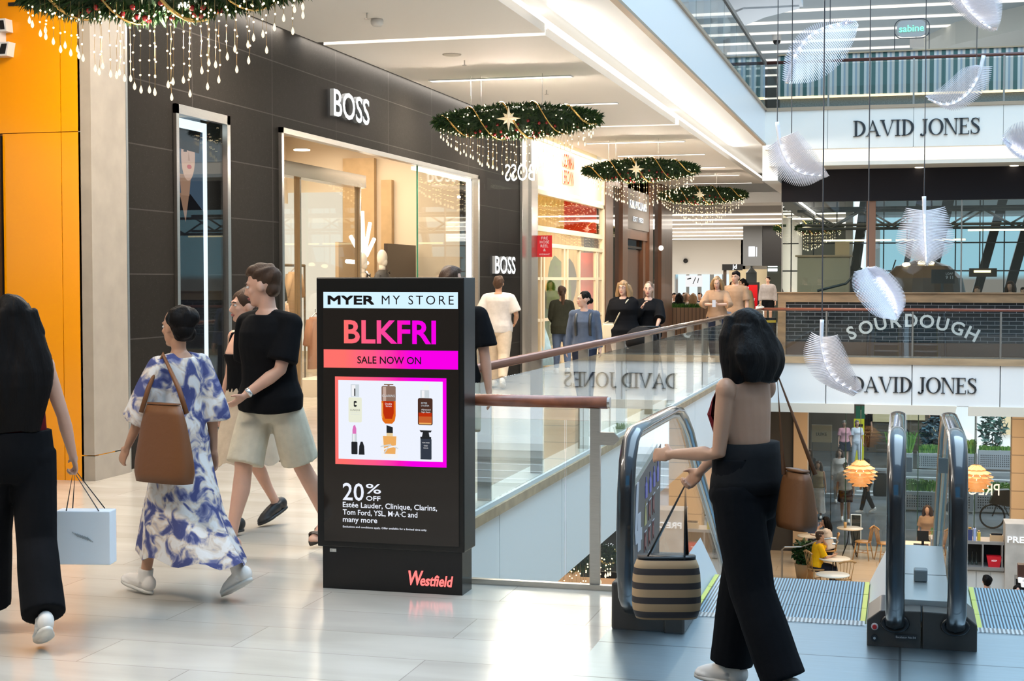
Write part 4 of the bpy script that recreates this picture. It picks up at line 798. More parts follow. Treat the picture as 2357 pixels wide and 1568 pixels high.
product('perfume_picture', [('white', rr(.434, .556, .570, .660)), ('amber', [(.446, .572), (.546, .572), (.538, .642), (.456, .642)]), ('gold', q(.473, .520, .559, .572)), ('dark', [(.473, .559), (.520, .559), (.520, .536), (.473, .528)]), ('chrome', [(.428, .612), (.49, .604), (.56, .618), (.56, .622), (.49, .609), (.428, .617)]), ('white', [(.428, .625), (.5, .612), (.56, .606), (.56, .612), (.5, .618), (.428, .632)]), ('chrome', [(.45, .64), (.5, .602), (.506, .602), (.458, .642)])])
product('black_perfume_picture', [('navy', rr(.722, .806, .578, .660, .006)), ('dark', [(.718, .545), (.808, .545), (.80, .553), (.728, .553)]), ('dark', [(.742, .553), (.786, .553), (.792, .570), (.736, .570)]), ('dark', q(.724, .804, .570, .578)), ('chrome', q(.724, .727, .58, .658))], [('TOM FORD', .737, .792, .596, 'white'), ('OUD', .75, .778, .608, 'white'), ('WOOD', .746, .782, .617, 'white')])
# glowing centre name on the plinth
EN = emat('neon_red', (1.0, .16, .15), 1.8)
lg = MB(); put_text(lg, 'W', (-2.60, 7.648, .045), (1, 0, .03), (.14, 0, 1), w=.085, h=.078, bold=.02, depth=.004); put_text(lg, 'estfield', (-2.525, 7.648, .045), (1, 0, 0), (.16, 0, 1), w=.18, h=.058, bold=.02, depth=.004)
lg.build('centre_name', EN, K)
mt = bx(-3.045, -3.008, 7.646, 7.651, .205, .222).build('asset_tag', mat('tag_white', (.6, .58, .52), .5), K)
m = MB(); put_text(m, 'ID 1', (-3.04, 7.6455, .209), (1, 0, 0), (0, 0, 1), w=.02, h=.008); m.build('tag_print', M_black, mt)
# ================================================================ DEPARTMENT STORE NAMES
M_ink = mat('sign_ink', (.018, .020, .024), .35)
r = T('store_sign', 'dark serif store name on the upper cream fascia', 'sign', (.2, 33.2, 4.83)); serif_sign(r, 'DAVID JONES', (-1.10, 33.245, 4.80), (1, 0, 0), (0, 0, 1), 2.64, .03, M_ink)
r = T('store_sign', 'dark serif store name on the lower white fascia behind the hanging feather', 'sign', (.25, 33.2, -.71)); serif_sign(r, 'DAVID JONES', (-1.08, 33.245, -.73), (1, 0, 0), (0, 0, 1), 2.62, .03, M_ink)
# ================================================================ BAKERY ON THE FAR SIDE
r = T('bakery_counter', 'oak framed bakery counter front clad in black brick tiles', 'counter', (1, 34.6, 0))
M_btile = brickmat('black_brick_tile', (.016, .017, .019), (.022, .023, .025), (.20, .20, .21), .30, .088, .006, rough=.18, axis='XZ')
m = MB(); m.box(-2.80, 7, 34.46, 34.80, 1.40, 1.43); m.box(-2.78, 7, 34.5, 34.78, 1.20, 1.40); m.box(-2.78, -2.60, 34.5, 34.78, 0, 1.20); m.build('oak_frame', mat('oak_frame', (.27, .165, .085), .5, var=.25, vs=9, stretch=(.2, 1, 1)), r)
bx(-2.60, 7, 34.56, 34.7, .30, 1.20).build('tile_front', M_btile, r); bx(-2.60, 7, 34.53, 34.7, 0, .30).build('kick_board', mat('kick_brown', (.09, .05, .028), .5), r)
m = MB(); m.box(-2.6, 7, 34.70, 34.78, 0, 1.2); m.build('counter_back', M_dark, r)
r = T('bakery_sign', 'white arched capital letters on the black brick tiles', 'sign', (.17, 34.55, .6))
Rr = 3.1; zc = .80-Rr; word = 'SOURDOUGH'; ang = np.linspace(-.435, .435, 9)
for ch, a in zip(word, ang):
    o = Vector((.17+Rr*math.sin(a), 34.55, zc+Rr*math.cos(a))); ux = Vector((math.cos(a), 0, -math.sin(a))); uy = Vector((math.sin(a), 0, math.cos(a)))
    m = MB(); put_text(m, ch, o-uy*.14, ux, uy, h=.285, anchor='c', depth=.02, bold=.022); m.build('letter', mat('letter_offwhite', (.72, .72, .70), .5), r)
r = T('bakery_glazing', 'tall bakery glazing above the oak counter with brown mullion', 'glazing', (1, 34.6, 1.43))
M_bg = glass('bakery_glass', (.88, .93, .925), 1.6)
for a, b in ((-2.70, -.84), (-.62, 1.21), (1.24, 7)): bx(a, b, 34.62, 34.63, 1.43, 3.48).build('glass_panel', M_bg, r)
bx(-2.71, -2.70, 34.63, 41.5, .0, 3.48).build('glass_panel', M_bg, r)
bx(-.83, -.63, 34.6, 34.75, 1.43, 3.48).build('mullion', mat('mullion_brown', (.20, .10, .06), .5), r); bx(1.21, 1.24, 34.6, 34.66, 1.43, 3.48).build('mullion', M_post, r); bx(-2.715, -2.69, 34.6, 34.64, 1.43, 3.48).build('mullion', M_post, r)
struct('trim_bakery_bulkhead', MB().box(-2.72, 7, 34.55, 34.8, 3.48, 4.21).box(-2.72, -2.5, 34.8, 43, 3.48, 4.21), mat('aubergine_bulkhead', (.010, .0085, .011), .45, spec=.15), 'dark aubergine bulkhead over the bakery glazing', 'bulkhead')
for x in (.30, 2.30): 
    m = MB(); m.lathe([(.09, -.01), (.09, .0)], (x, 34.42, 4.20), 16); tag(m.build('downlight', MATS['downlight_glow']), 'small warm downlight in the ledge above the dark bulkhead, %s' % ('nearer the middle' if x < 1 else 'at the right edge'), 'light', 'ledge downlights')
struct('ceiling_bakery', MB().box(-2.7, 7, 36.0, 43, 3.9, 4.1), mat('bakery_ceiling', (.30, .27, .22), .7), 'dim ceiling of the bakery', 'ceiling')
r = T('steel_structure', 'dark slanted steel columns and trusses behind the bakery glazing', 'structure', (1, 42, 0))
M_struct = mat('dark_steel', (.035, .045, .05), .45)
for x, lean, w2 in ((-1.55, .5, .26), (-.35, .75, .16), (.35, .8, .30), (1.55, 1.0, .24), (2.35, 1.0, .26), (3.4, .3, .2)):
    m = MB(); m.prism([(x-w2/2, 0), (x+w2/2, 0), (x+lean+w2/2, 3.9), (x+lean-w2/2, 3.9)], (0, 42.2, 0), (1, 0, 0), (0, 0, 1), .25); m.build('column', M_struct, r)
for i in range(9):
    x = -2.4+i*.62; m = MB(); m.tube([(x, 41.6, .2), (x, 41.6, 3.9)], .018, 6); m.build('glazing_bar', M_struct, r)
for z in (1.3, 1.95, 2.7): m = MB(); m.tube([(-2.6, 41.6, z), (6, 41.6, z)], .018, 6); m.build('glazing_bar', M_struct, r)
for k, (y, z) in enumerate(((36.6, 3.35), (38.4, 3.5))):
    m = MB(); m.tube([(-2.5, y, z), (6, y, z)], .035, 6); m.tube([(-2.5, y, z-.42), (6, y, z-.42)], .035, 6)
    for i in range(12): m.tube([(-2.4+i*.7, y, z-.42*(i % 2)), (-1.7+i*.7, y, z-.42*((i+1) % 2))], .025, 6)
    m.build('truss', M_struct, r)
m = MB()
for i in range(7): m.tube([(-2.2+i*.28, 41.7, 1.3+(.45 if i % 2 else 0)), (-1.9+i*.28, 41.7, 1.75-(.45 if i % 2 else 0)+.5)], .02, 6)
m.build('lattice', M_struct, r)
r = T('light_line', 'long warm light line above the bakery floor', 'lamp', (1, 38, 2.75))
for a, b, z, y in ((-1.9, -.3, 2.66, 37), (-.2, 1.4, 2.66, 37), (1.5, 6, 2.92, 38.2)): m = MB(); m.tube([(a, y, z), (b, y, z)], .022, 6); m.build('tube', emat('line_glow', (1, .80, .48), 3.0), r)
def simple(name, label, cat, parts, loc, group=None):
    r = T(name, label, cat, loc, group=group)
    for nm, mb, mm in parts: mb.build(nm, mm, r)
    return r
M_ply = mat('ply_beige', (.40, .33, .22), .6)
simple('bakery_cabinet', 'beige service cabinet at the left behind the bakery glass', 'cabinet', [('body', bx(-2.45, -1.25, 36.0, 36.8, 0, 2.25), M_ply), ('top', bx(-2.5, -1.2, 35.95, 36.85, 2.25, 2.29), M_oak)], (-1.9, 36.4, 0))
simple('stool', 'cream chair back rising above the beige cabinet', 'chair', [('backrest', bx(-1.62, -1.28, 36.9, 36.96, 2.0, 2.62), mat('chair_cream', (.6, .48, .30), .5)), ('seat', bx(-1.62, -1.28, 36.9, 37.3, 1.95, 2.0), MATS['chair_cream']), ('leg', bx(-1.6, -1.3, 36.95, 37.2, 0, 1.95), M_struct)], (-1.45, 37, 0))
ov = MB(); ov.lathe([(1.0, 1.0), (1.05, 1.3), (.95, 1.75), (.65, 2.05), (.2, 2.2)], (.45, 38.5, 0), 24)
simple('bread_oven', 'low domed brown bread oven behind the bakery glass', 'oven', [('dome', ov, mat('oven_brown', (.085, .055, .035), .4)), ('base', bx(-.6, 1.5, 37.6, 39.4, 0, 1.0), M_struct)], (.45, 38.5, 0))
b = simple('menu_board', 'small dark price board with chalk lettering right of the oven', 'menu board', [('panel', bx(.62, 1.15, 36.5, 36.54, 1.62, 1.95), mat('board_black', (.03, .028, .028), .4)), ('stand', bx(.84, .90, 36.5, 36.55, 0, 1.62), M_struct)], (.9, 36.5, 0))
m = MB()
for i, t in enumerate(('LOAF', '9 11')): put_text(m, t, (.95, 36.49, 1.83-i*.1), (1, 0, 0), (0, 0, 1), w=.16)
m.build('lettering', MATS['letter_offwhite'], b)
simple('glass_lamp_box', 'dark box lantern with a row of warm bulbs hanging in the bakery', 'lamp', [('housing', bx(1.50, 2.12, 37.0, 37.3, 1.78, 1.98), mat('lantern_dark', (.06, .04, .02), .4)), ('bulb', bx(1.60, 1.98, 36.985, 37.0, 1.88, 1.93), emat('bulb_glow', (1, .75, .4), 4)), ('rod', MB().tube([(1.8, 37.15, 1.98), (1.8, 37.15, 3.9)], .012, 6), M_struct)], (1.8, 37.15, 1.78))
for i, (x, z) in enumerate(((.05, 2.08), (.42, 2.12), (.62, 2.12))): 
    m = MB(); m.ell((x, 38.0, z), (.10, .06, .06)); r = simple('pendant_lamp', ('leftmost', 'middle', 'rightmost')[i]+' of three small warm lamps over the bread oven', 'lamp', [('shade', m, MATS['bulb_glow']), ('cord', MB().tube([(x, 38, z+.05), (x, 38, 3.9)], .008, 6), M_struct)], (x, 38, z), 'lamps over the oven')
for i, (x, c, lb) in enumerate(((-.98, (.45, .03, .04), 'red tub'), (-.62, (.04, .12, .28), 'blue tub'))):
    m = MB(); m.lathe([(.13, 0), (.16, .2)], (x, 36.2, 1.5), 14); r = simple('storage_tub', lb+' on the bakery side shelf', 'tub', [('body', m, mat('tub%d' % i, c, .4)), ('rim', MB().lathe([(.165, 0), (.165, .02)], (x, 36.2, 1.70), 14), mat('tub%d' % i, c, .4))], (x, 36.2, 1.5), 'tubs on the shelf')
simple('side_shelf', 'dark shelf table holding two coloured tubs', 'shelf', [('top', bx(-1.2, -.4, 36.0, 36.4, 1.45, 1.5), M_struct), ('leg', bx(-.85, -.75, 36.1, 36.3, 0, 1.45), M_struct)], (-.8, 36.2, 0))
m = MB(); m.tube([(-1.95, 35.4, 1.45), (-1.3, 35.4, 1.62), (-.95, 35.4, 1.98)], .03, 8)
simple('handrail', 'slim dark stair rail rising behind the glass at the left of the bakery', 'handrail', [('rail', m, M_struct), ('post', MB().tube([(-.95, 35.4, 0), (-.95, 35.4, 1.98)], .02, 6), M_struct)], (-1.4, 35.4, 0))
# ================================================================ HANGING GARLANDS
rnd = random.Random(11)
M_fol = [mat('pine_dark', (.014, .042, .012), .6), mat('pine_mid', (.030, .085, .020), .55), mat('pine_tip', (.07, .13, .03), .5)]
M_gold = mat('gold_ribbon', (.75, .48, .16), .25, 1.0)
M_bulb = emat('fairy_bulb', (1.0, .78, .45), 5.5); M_drop = emat('crystal_drop', (1.0, .84, .58), 1.6)
M_wire = mat('light_wire', (.35, .22, .08), .4, .8); M_berry = mat('red_berry', (.32, .008, .012), .25, coat=.5)
def lens_r(u): return .215*max(0, 1-abs(u)**1.7)**.62
def make_garland():
    r = T('hanging_garland', 'x', 'garland', (0, 0, 0), world=False)
    m = MB(); m.rings([[(1.1*u, .85*lens_r(u)*.8*math.cos(a), .8*lens_r(u)*math.sin(a)) for a in [2*PI*i/14 for i in range(14)]] for u in [-.995, -.9, -.75, -.5, -.25, 0, .25, .5, .75, .9, .995]])
    core = m.build('core', M_fol[0], r)
    m = MB()
    for i in range(3400):
        u = rnd.uniform(-1, 1); a = rnd.uniform(0, 2*PI); rr_ = lens_r(u)
        p = Vector((1.1*u, .85*rr_*.82*math.cos(a), rr_*.82*math.sin(a)))
        n = Vector((rnd.gauss(.9*u, .45), math.cos(a)+rnd.gauss(0, .45), math.sin(a)+rnd.gauss(0, .45))).normalized()
        L = rnd.uniform(.05, .115); w_ = rnd.uniform(.006, .012); s = n.cross(Vector((rnd.uniform(-1, 1), rnd.uniform(-1, 1), rnd.uniform(-1, 1)))).normalized()
        t = n.cross(s); k = rnd.choice((0, 0, 1, 1, 1, 2))
        m.m(k); e_ = p+n*L+Vector((0, 0, -.012)); mid = p+n*L*.5
        m.add([p, mid+s*w_, e_, mid-s*w_], [(0, 1, 2, 3)]); m.add([p, mid+t*w_, e_, mid-t*w_], [(0, 1, 2, 3)])
    m.build('foliage', M_fol, r)
    for ph in (0, PI):
        pts = []
        for i in range(61):
            u = -1+i/30; a = ph+u*2*PI*1.25-PI/2; q_ = lens_r(u)+.035
            pts.append((1.1*u, .85*q_*math.cos(a+PI/2)*1.0, q_*math.sin(a+PI/2)))
        m = MB(); m.tube(pts, .010, 6, flat=1.6); m.build('ribbon', M_gold, r, True)
    m = MB(); nrm = -.245
    for i in range(8):
        a = i*PI/4; L = (.165, .105)[i % 2]; d = Vector((math.cos(a), 0, math.sin(a))); s = Vector((-math.sin(a), 0, math.cos(a)))
        c = Vector((-.04, nrm, 0)); m.add([c+Vector((0, -.035, 0)), c+d*.03+s*.028, c+d*L, c+d*.03-s*.028, c+Vector((0, .02, 0))], [(0, 1, 2), (0, 2, 3), (4, 2, 1), (4, 3, 2)])
    m.build('star', mat('star_gold_white', (.85, .74, .55), .3, .5, emit=(1, .8, .5), es=.35), r)
    for i in range(28):
        u = rnd.gauss(0, .33); u = max(-.8, min(.8, u)); a = rnd.uniform(-PI, -.1) if i % 3 else rnd.uniform(-PI/2-.9, -PI/2+.9); q_ = lens_r(u)+.01
        y = -abs(.85*q_*math.cos(a)); z = q_*math.sin(a) if i % 4 else -q_*.3
        m = MB(); m.ell((1.1*u, y, z), .022, 8, 6); m.build('berry', M_berry, r, True)
    for i in range(70):
        u = rnd.uniform(-.96, .96); a = rnd.uniform(PI*.6, PI*1.75); q_ = lens_r(u)+.035
        m = MB(); m.ell((1.1*u, .85*q_*math.cos(a) if math.cos(a) < 0 else -.85*q_*.6, q_*math.sin(a)), .0085, 6, 4); m.build('bulb', M_bulb, r)
    for row, (n, yy) in enumerate(((34, -1), (16, 1))):
        for i in range(n):
            u = -.97+1.94*(i+.5+rnd.uniform(-.3, .3))/n; y = yy*.17*math.sqrt(max(0, 1-u*u))+rnd.uniform(-.015, .015); L = .11+.43*(1-abs(u))**.9+rnd.uniform(-.02, .02)
            z0 = -lens_r(u)*.6; z1 = -lens_r(u)-L*.97; x = 1.1*u; m = MB(); k = max(3, int((z0-z1)/.095)); pts = []
            for j in range(k+1): pts.append((x+rnd.uniform(-.006, .006), y, z0+(z1-z0)*j/k))
            m.m(0).tube(pts, .0016, 4, cap=False)
            for p in pts[1:-1]: m.m(1).ell(p, .0072, 5, 4)
            e_ = pts[-1]; m.m(2).lathe([(.001, .03), (.008, .012), (.012, -.004), (.009, -.018), (.001, -.026)], e_, 8)
            m.build('light_string', [M_wire, M_bulb, M_drop], r)
    for x, dz in ((-.62, .6), (-.48, .6), (.35, .6)):
        m = MB(); m.tube([(x, 0, .15), (x, 0, dz)], .004, 5); m.build('cable', M_steel, r)
    return r
g = make_garland()
GP = [((-4.92, 9.37, 3.71), 'near pine garland cut off by the top left corner with long light strings'),
      ((-4.93, 19.0, 3.79), 'pine garland with star and red berries hanging in front of the dark granite wall end'),
      ((-4.93, 28.5, 3.82), 'pine garland hanging in front of the walnut storefront, third from the viewer'),
      ((-4.93, 37.7, 3.84), 'farthest whole pine garland under the end of the walkway ceiling'),
      ((-3.05, 50.0, 3.42), 'distant garland tip peeking out left of the bakery glazing')]
for i, (p, lb) in enumerate(GP):
    o = g if i == 0 else copy_tree(g)
    o.location = p; o['label'] = lb; o['group'] = 'pine garlands with hanging lights'
# ================================================================ SUSPENDED FEATHERS
CamM = cam.rotation_euler.to_matrix()
def at(px, py, d):
    """point at depth d along the camera's forward axis (metres)"""
    v = Vector(((px-1178.5)/3434*d, (784-py)/3434*d, -d)); return Vector((0, 0, 1.70))+CamM @ v
def poly_at(P, t):
    L = [0]
    for a, b in zip(P, P[1:]): L.append(L[-1]+math.hypot(b[0]-a[0], b[1]-a[1]))
    s = t*L[-1]
    for i in range(len(P)-1):
        if s <= L[i+1] or i == len(P)-2:
            u = (s-L[i])/max(1e-6, L[i+1]-L[i]); return (P[i][0]+(P[i+1][0]-P[i][0])*u, P[i][1]+(P[i+1][1]-P[i][1])*u)
def smooth(P, n=3):
    for _ in range(n):
        Q = [P[0]]
        for a, b in zip(P, P[1:]): Q += [(a[0]*.75+b[0]*.25, a[1]*.75+b[1]*.25), (a[0]*.25+b[0]*.75, a[1]*.25+b[1]*.75)]
        P = Q+[P[-1]]
    return P
def feather_mat():
    m = bpy.data.materials.new('acrylic_barb'); m.use_nodes = True; nt = m.node_tree; b = nt.nodes['Principled BSDF']; o = nt.nodes['Material Output']
    b.inputs['Base Color'].default_value = (.66, .65, .70, 1); b.inputs['Roughness'].default_value = .25; b.inputs['Emission Color'].default_value = (.80, .82, 1, 1); b.inputs['Emission Strength'].default_value = .09
    t = nt.nodes.new('ShaderNodeBsdfTransparent'); mx = nt.nodes.new('ShaderNodeMixShader'); mx.inputs[0].default_value = .94
    nt.links.new(t.outputs[0], mx.inputs[1]); nt.links.new(b.outputs[0], mx.inputs[2]); nt.links.new(mx.outputs[0], o.inputs[0]); return m
M_barb = feather_mat(); M_quill = mat('frosted_quill', (.80, .80, .84), .2, coat=.5); M_led = emat('cool_led', (.85, .88, 1.0), 22.0); M_cable = mat('thin_cable', (.05, .05, .055), .5)
def feather(label, d, quill, left, right, t0=.16, cup=(.25, .25), n=40, leds=8, qd=0.0, cables=None, dens=1.0):
    quill, left, right = smooth(quill), smooth(left), smooth(right)
    q0 = poly_at(quill, 0); root = T('feather_sculpture', label, 'sculpture', at(*q0, d), group='suspended acrylic feathers')
    Qp = [at(*poly_at(quill, i/24), d+qd*math.sin(PI*i/24)) for i in range(25)]
    m = MB(); m.tube(Qp, [d*.0011*(1.25-.6*i/24) for i in range(25)], 8); m.build('quill', M_quill, root, True)
    for bd, cp in ((left, cup[0]), (right, cup[1])):
        m = MB()
        for i in range(n):
            t = t0+(1-t0)*i/(n-1)*.985; a = at(*poly_at(quill, t), d+qd*math.sin(PI*t)); s = (i+.3)/(n-.4)
            b = at(*poly_at(bd, min(1, s)), d+cp); md = (a+b)/2; mid = md+(CamM @ Vector((0, 0, 1)))*(cp*.42)*(1 if cp > 0 else -1)*.9+Vector((0, 0, -.015))
            pts = [a.lerp(mid, .0), a*.56+mid*.38+b*.06, a*.25+mid*.5+b*.25, a*.06+mid*.38+b*.56, b]
            gap = d*.00050*dens
            m.tube(pts, [gap*.9, gap*.95, gap*.9, gap*.75, gap*.3], 4, flat=.35, up=(CamM @ Vector((0, 0, 1))))
        m.build('vane', M_barb, root)
    for i in range(leds):
        t = .25+.7*(i+.5)/leds; p = at(*poly_at(quill, t), d-.035+qd*math.sin(PI*t)); m = MB(); m.ell(p, d*.00042, 6, 4); m.build('led', M_led, root)
    for t in (cables or (.0,)):
        p = at(*poly_at(quill, t), d+qd*math.sin(PI*t)); m = MB(); m.tube([p, (p.x, p.y, 13.0)], .0055, 5); m.build('cable', M_cable, root)
feather('large feather at the top, tilted, left of the green and white sign', 17, [(1812, 192), (1830, 120), (1880, 65), (1968, 48)], [(1800, 185), (1805, 120), (1850, 60), (1930, 40), (1975, 50)], [(1815, 194), (1880, 190), (1935, 150), (1965, 100), (1975, 60)], t0=.02, cup=(-.15, -.35), n=52, leds=9, cables=(.75,), dens=1.08)
feather('curved feather in front of the left fascia corner beside the upper store name', 16, [(1789, 281), (1797, 345), (1830, 400), (1905, 405)], [(1766, 340), (1772, 390), (1800, 418), (1850, 434), (1903, 407)], [(1836, 301), (1862, 330), (1885, 362), (1897, 385), (1908, 404)], t0=.2, cup=(.1, -.3), n=46, cables=(.0, .55))
feather('upright feather seen head on in front of the bakery glazing', 18, [(2127, 452), (2128, 520), (2132, 609)], [(2085, 478), (2070, 515), (2060, 555), (2066, 585), (2130, 612)], [(2175, 475), (2190, 515), (2200, 550), (2190, 580), (2134, 612)], t0=.22, cup=(.2, .2), n=40, cables=(.02,))
feather('egg shaped feather above the arched bakery letters', 14, [(1995, 616), (2030, 650), (2055, 690), (2062, 728)], [(1966, 625), (1958, 655), (1975, 690), (2010, 730), (2058, 737)], [(2015, 612), (2050, 625), (2080, 665), (2088, 700), (2068, 735)], t0=.0, cup=(-.32, -.12), n=50, leds=10, cables=(.03,))
feather('lowest feather, overlapping the first letter of the lower store name', 12, [(1892, 736), (1890, 800), (1910, 870), (1972, 905)], [(1868, 764), (1848, 800), (1850, 835), (1880, 880), (1960, 912)], [(1928, 770), (1948, 810), (1962, 850), (1980, 880), (1984, 896)], t0=.2, cup=(.1, -.25), n=46, cables=(.0,))
feather('feather cut off by the top edge near the right corner', 15, [(2188, -60), (2215, 10), (2262, 55), (2290, 70)], [(2170, -50), (2180, 5), (2215, 40), (2255, 68), (2288, 73)], [(2290, -70), (2306, -20), (2308, 20), (2303, 55), (2293, 70)], t0=.0, cup=(.1, -.3), n=54, leds=10, dens=1.08)
feather('swooping feather in front of the striped upper counter', 20, [(2264, 128), (2252, 180), (2225, 222), (2180, 246), (2136, 228)], [(2245, 150), (2215, 155), (2190, 180), (2160, 205), (2128, 222)], [(2285, 152), (2278, 195), (2245, 235), (2195, 262), (2140, 232)], t0=.14, cup=(-.3, .15), n=46, leds=9, cables=(.3,))
feather('feather cut off by the right edge below the upper store name', 15, [(2308, 318), (2335, 340), (2372, 362), (2400, 352)], [(2306, 312), (2325, 288), (2360, 275), (2395, 300), (2402, 350)], [(2306, 322), (2325, 352), (2352, 370), (2380, 372), (2402, 355)], t0=.02, cup=(-.3, -.1), n=40, cables=(.6,), dens=1.08)
# ================================================================ UPPER LEVEL
M_stripe = stripemat('striped_tile_base', (.74, .70, .66), (.74, .70, .66), 'X', .4, .5, .4, 0, 0)
def stripes():
    m = M_stripe; nt = m.node_tree; b = nt.nodes['Principled BSDF']
    t = nt.nodes.new('ShaderNodeNewGeometry'); sp = nt.nodes.new('ShaderNodeSeparateXYZ'); nt.links.new(t.outputs['Position'], sp.inputs[0])
    d = nt.nodes.new('ShaderNodeMath'); d.operation = 'DIVIDE'; d.inputs[1].default_value = .262; nt.links.new(sp.outputs['X'], d.inputs[0])
    f = nt.nodes.new('ShaderNodeMath'); f.operation = 'FRACT'; nt.links.new(d.outputs[0], f.inputs[0])
    r = nt.nodes.new('ShaderNodeValToRGB'); r.color_ramp.interpolation = 'CONSTANT'
    E = r.color_ramp.elements; E[0].position = 0; E[0].color = (.035, .11, .10, 1); E[1].position = .36; E[1].color = (.66, .62, .57, 1)
    x = E.new(.58); x.color = (.30, .35, .40, 1); x = E.new(.76); x.color = (.60, .53, .46, 1)
    nt.links.new(f.outputs[0], r.inputs[0]); nt.links.new(r.outputs[0], b.inputs['Base Color'])
stripes()
r = T('cafe_counter', 'long upper level counter faced in green and cream vertical stripes', 'counter', (2, 36.2, 5.42))
bx(-2.93, 7, 36.0, 36.5, 6.03, 7.0).build('striped_front', M_stripe, r); bx(-2.96, 7, 35.95, 36.6, 7.0, 7.03).build('counter_top', M_oak, r)
bx(-2.93, 7, 35.99, 36.03, 5.99, 6.04).build('light_strip', emat('counter_glow', (1, .74, .40), 3.0), r); bx(-2.90, 7, 36.1, 36.5, 5.42, 5.99).build('plinth', mat('terrazzo_grey', (.16, .18, .17), .5, var=.3, vs=40), r)
r = T('cafe_sign', 'rounded grey sign with glowing green name on a thin black frame', 'sign', (.12, 36.2, 7.03))
def rrect(cx, cz, w_, h_, rad, n=6):
    P = []
    for sx, sz, a0 in ((1, -1, -PI/2), (1, 1, 0), (-1, 1, PI/2), (-1, -1, PI)):
        for i in range(n+1): a = a0+PI/2*i/n; P.append((cx+sx*(w_/2-rad)+rad*math.cos(a), cz+sz*(h_/2-rad)+rad*math.sin(a)))
    return P
MB().prism(rrect(.11, 7.55, .66, .38, .15), (0, 36.22, 0), (1, 0, 0), (0, 0, 1), .04).build('plate', mat('sign_taupe', (.40, .37, .35), .5), r)
m = MB(); m.tube([(x, 36.2, z) for x, z in rrect(.12, 7.55, .78, .44, .17)], .011, 6, closed=True); m.tube([(-.27, 36.2, 7.03), (-.27, 36.2, 7.6)], .010, 6); m.tube([(.51, 36.2, 7.03), (.51, 36.2, 7.6)], .010, 6); m.tube([(.11, 36.2, 7.74), (.11, 36.2, 7.77)], .009, 6); m.build('frame', M_cable, r)
m = MB(); put_text(m, 'sabine', (.11, 36.175, 7.48), (1, 0, .02), (0, 0, 1), w=.56, anchor='c', bold=.008, depth=.01); m.build('lettering', emat('neon_green', (.25, 1.0, .70), 1.6), r)
r = T('security_camera', 'small dome camera under the upper ceiling by the bulkhead', 'camera', (-4.2, 50.9, 9.6)); m = MB(); m.ell((-4.2, 50.9, 9.7), .13); m.build('dome', M_black, r, True); m = MB(); m.lathe([(.15, 0), (.15, .18)], (-4.2, 50.9, 9.72), 14); m.build('mount', mat('gadget_white', (.75, .72, .68), .5), r)
r = T('hanging_banner', 'small white blank hanging board under the upper ceiling', 'board', (.3, 50.5, 9.3)); bx(.1, .55, 50.5, 50.55, 9.25, 9.55).build('panel', MATS['gadget_white'], r); m = MB(); m.tube([(.3, 50.5, 9.5), (.3, 50.5, 9.9)], .01, 5); m.build('rod', M_steel, r)
# ================================================================ FAR HALL (same level)
r = T('planter', 'slatted brown planter box topped with clipped green hedge', 'planter', (-8, 46, 0))
bx(-12, -5.45, 45.5, 46.4, 0, .86).build('box', stripemat('slat_brown', (.19, .105, .055), (.06, .03, .018), 'X', .12, .8, .5), r)
m = MB(); hr = random.Random(5)
for i in range(3800):
    x = hr.uniform(-12, -5.5); y = hr.uniform(45.55, 46.35); z = .86; h_ = hr.uniform(.07, .15); a = hr.uniform(0, PI); c, s = .018*math.cos(a), .018*math.sin(a); lx, ly = hr.uniform(-.05, .05), hr.uniform(-.05, .05)
    m.m(i % 2).add([(x-c, y-s, z), (x+c, y+s, z), (x+lx, y+ly, z+h_)], [(0, 1, 2)])
m.build('hedge', [mat('hedge_green', (.06, .18, .015), .6), mat('hedge_dark', (.02, .08, .01), .6)], r)['kind'] = 'stuff'
for i, x in enumerate((-11.6, -11.0, -10.35, -9.7, -9.1)):
    tag(bx(x, x+.42, 78.9, 79.0, 0, 2.0).build('shop_window_panel', emat('far_window_glow', (.80, .93, 1.0), 1.1)), 'bright white blue shop window strip at the end of the hall', 'window', 'bright windows at the end of the hall')
r = T('shop_poster', 'white poster with dark marks in the bright end shop', 'poster', (-10.8, 78.86, 1.4)); bx(-11.2, -10.3, 78.86, 78.89, 1.35, 1.95).build('sheet', emat('poster_glow', (.95, .95, .95), 1.0), r)
m = MB(); m.tube([(-10.8, 78.84, 1.5), (-10.65, 78.84, 1.85)], .02, 4); m.tube([(-11.1, 78.84, 1.75), (-10.9, 78.84, 1.8)], .03, 4); m.tube([(-10.55, 78.84, 1.55), (-10.5, 78.84, 1.8)], .02, 4); m.build('marks', M_black, r)
r = T('shop_sign', 'long black fascia sign with small white mark in the far hall', 'sign', (-6.4, 58.4, 2.05)); bx(-6.85, -6.07, 58.3, 58.4, 2.08, 2.32).build('panel', M_black, r); m = MB(); put_text(m, 'jd', (-6.45, 58.29, 2.15), (1, 0, 0), (0, 0, 1), w=.17, bold=.03); m.build('lettering', M_lit, r); bx(-6.82, -6.7, 58.42, 58.5, 0, 2.08).build('post', mat('post_brown', (.06, .035, .02), .5), r)
r = T('shop_sign', 'grey fascia block with glowing white square in the far hall', 'sign', (-5.7, 58.5, 2.25)); bx(-6.06, -5.32, 58.4, 58.8, 2.26, 3.8).build('panel', mat('fascia_grey', (.17, .18, .19), .5), r); bx(-5.84, -5.60, 58.38, 58.4, 2.62, 3.0).build('light_block', M_lit, r); bx(-5.55, -5.52, 58.38, 58.4, 2.62, 2.98).build('light_bar', M_lit, r)
tag(bx(-5.30, -4.55, 58.4, 58.8, 2.25, 3.8).build('shop_fascia', M_black), 'plain black fascia block beside the grey one', 'fascia')
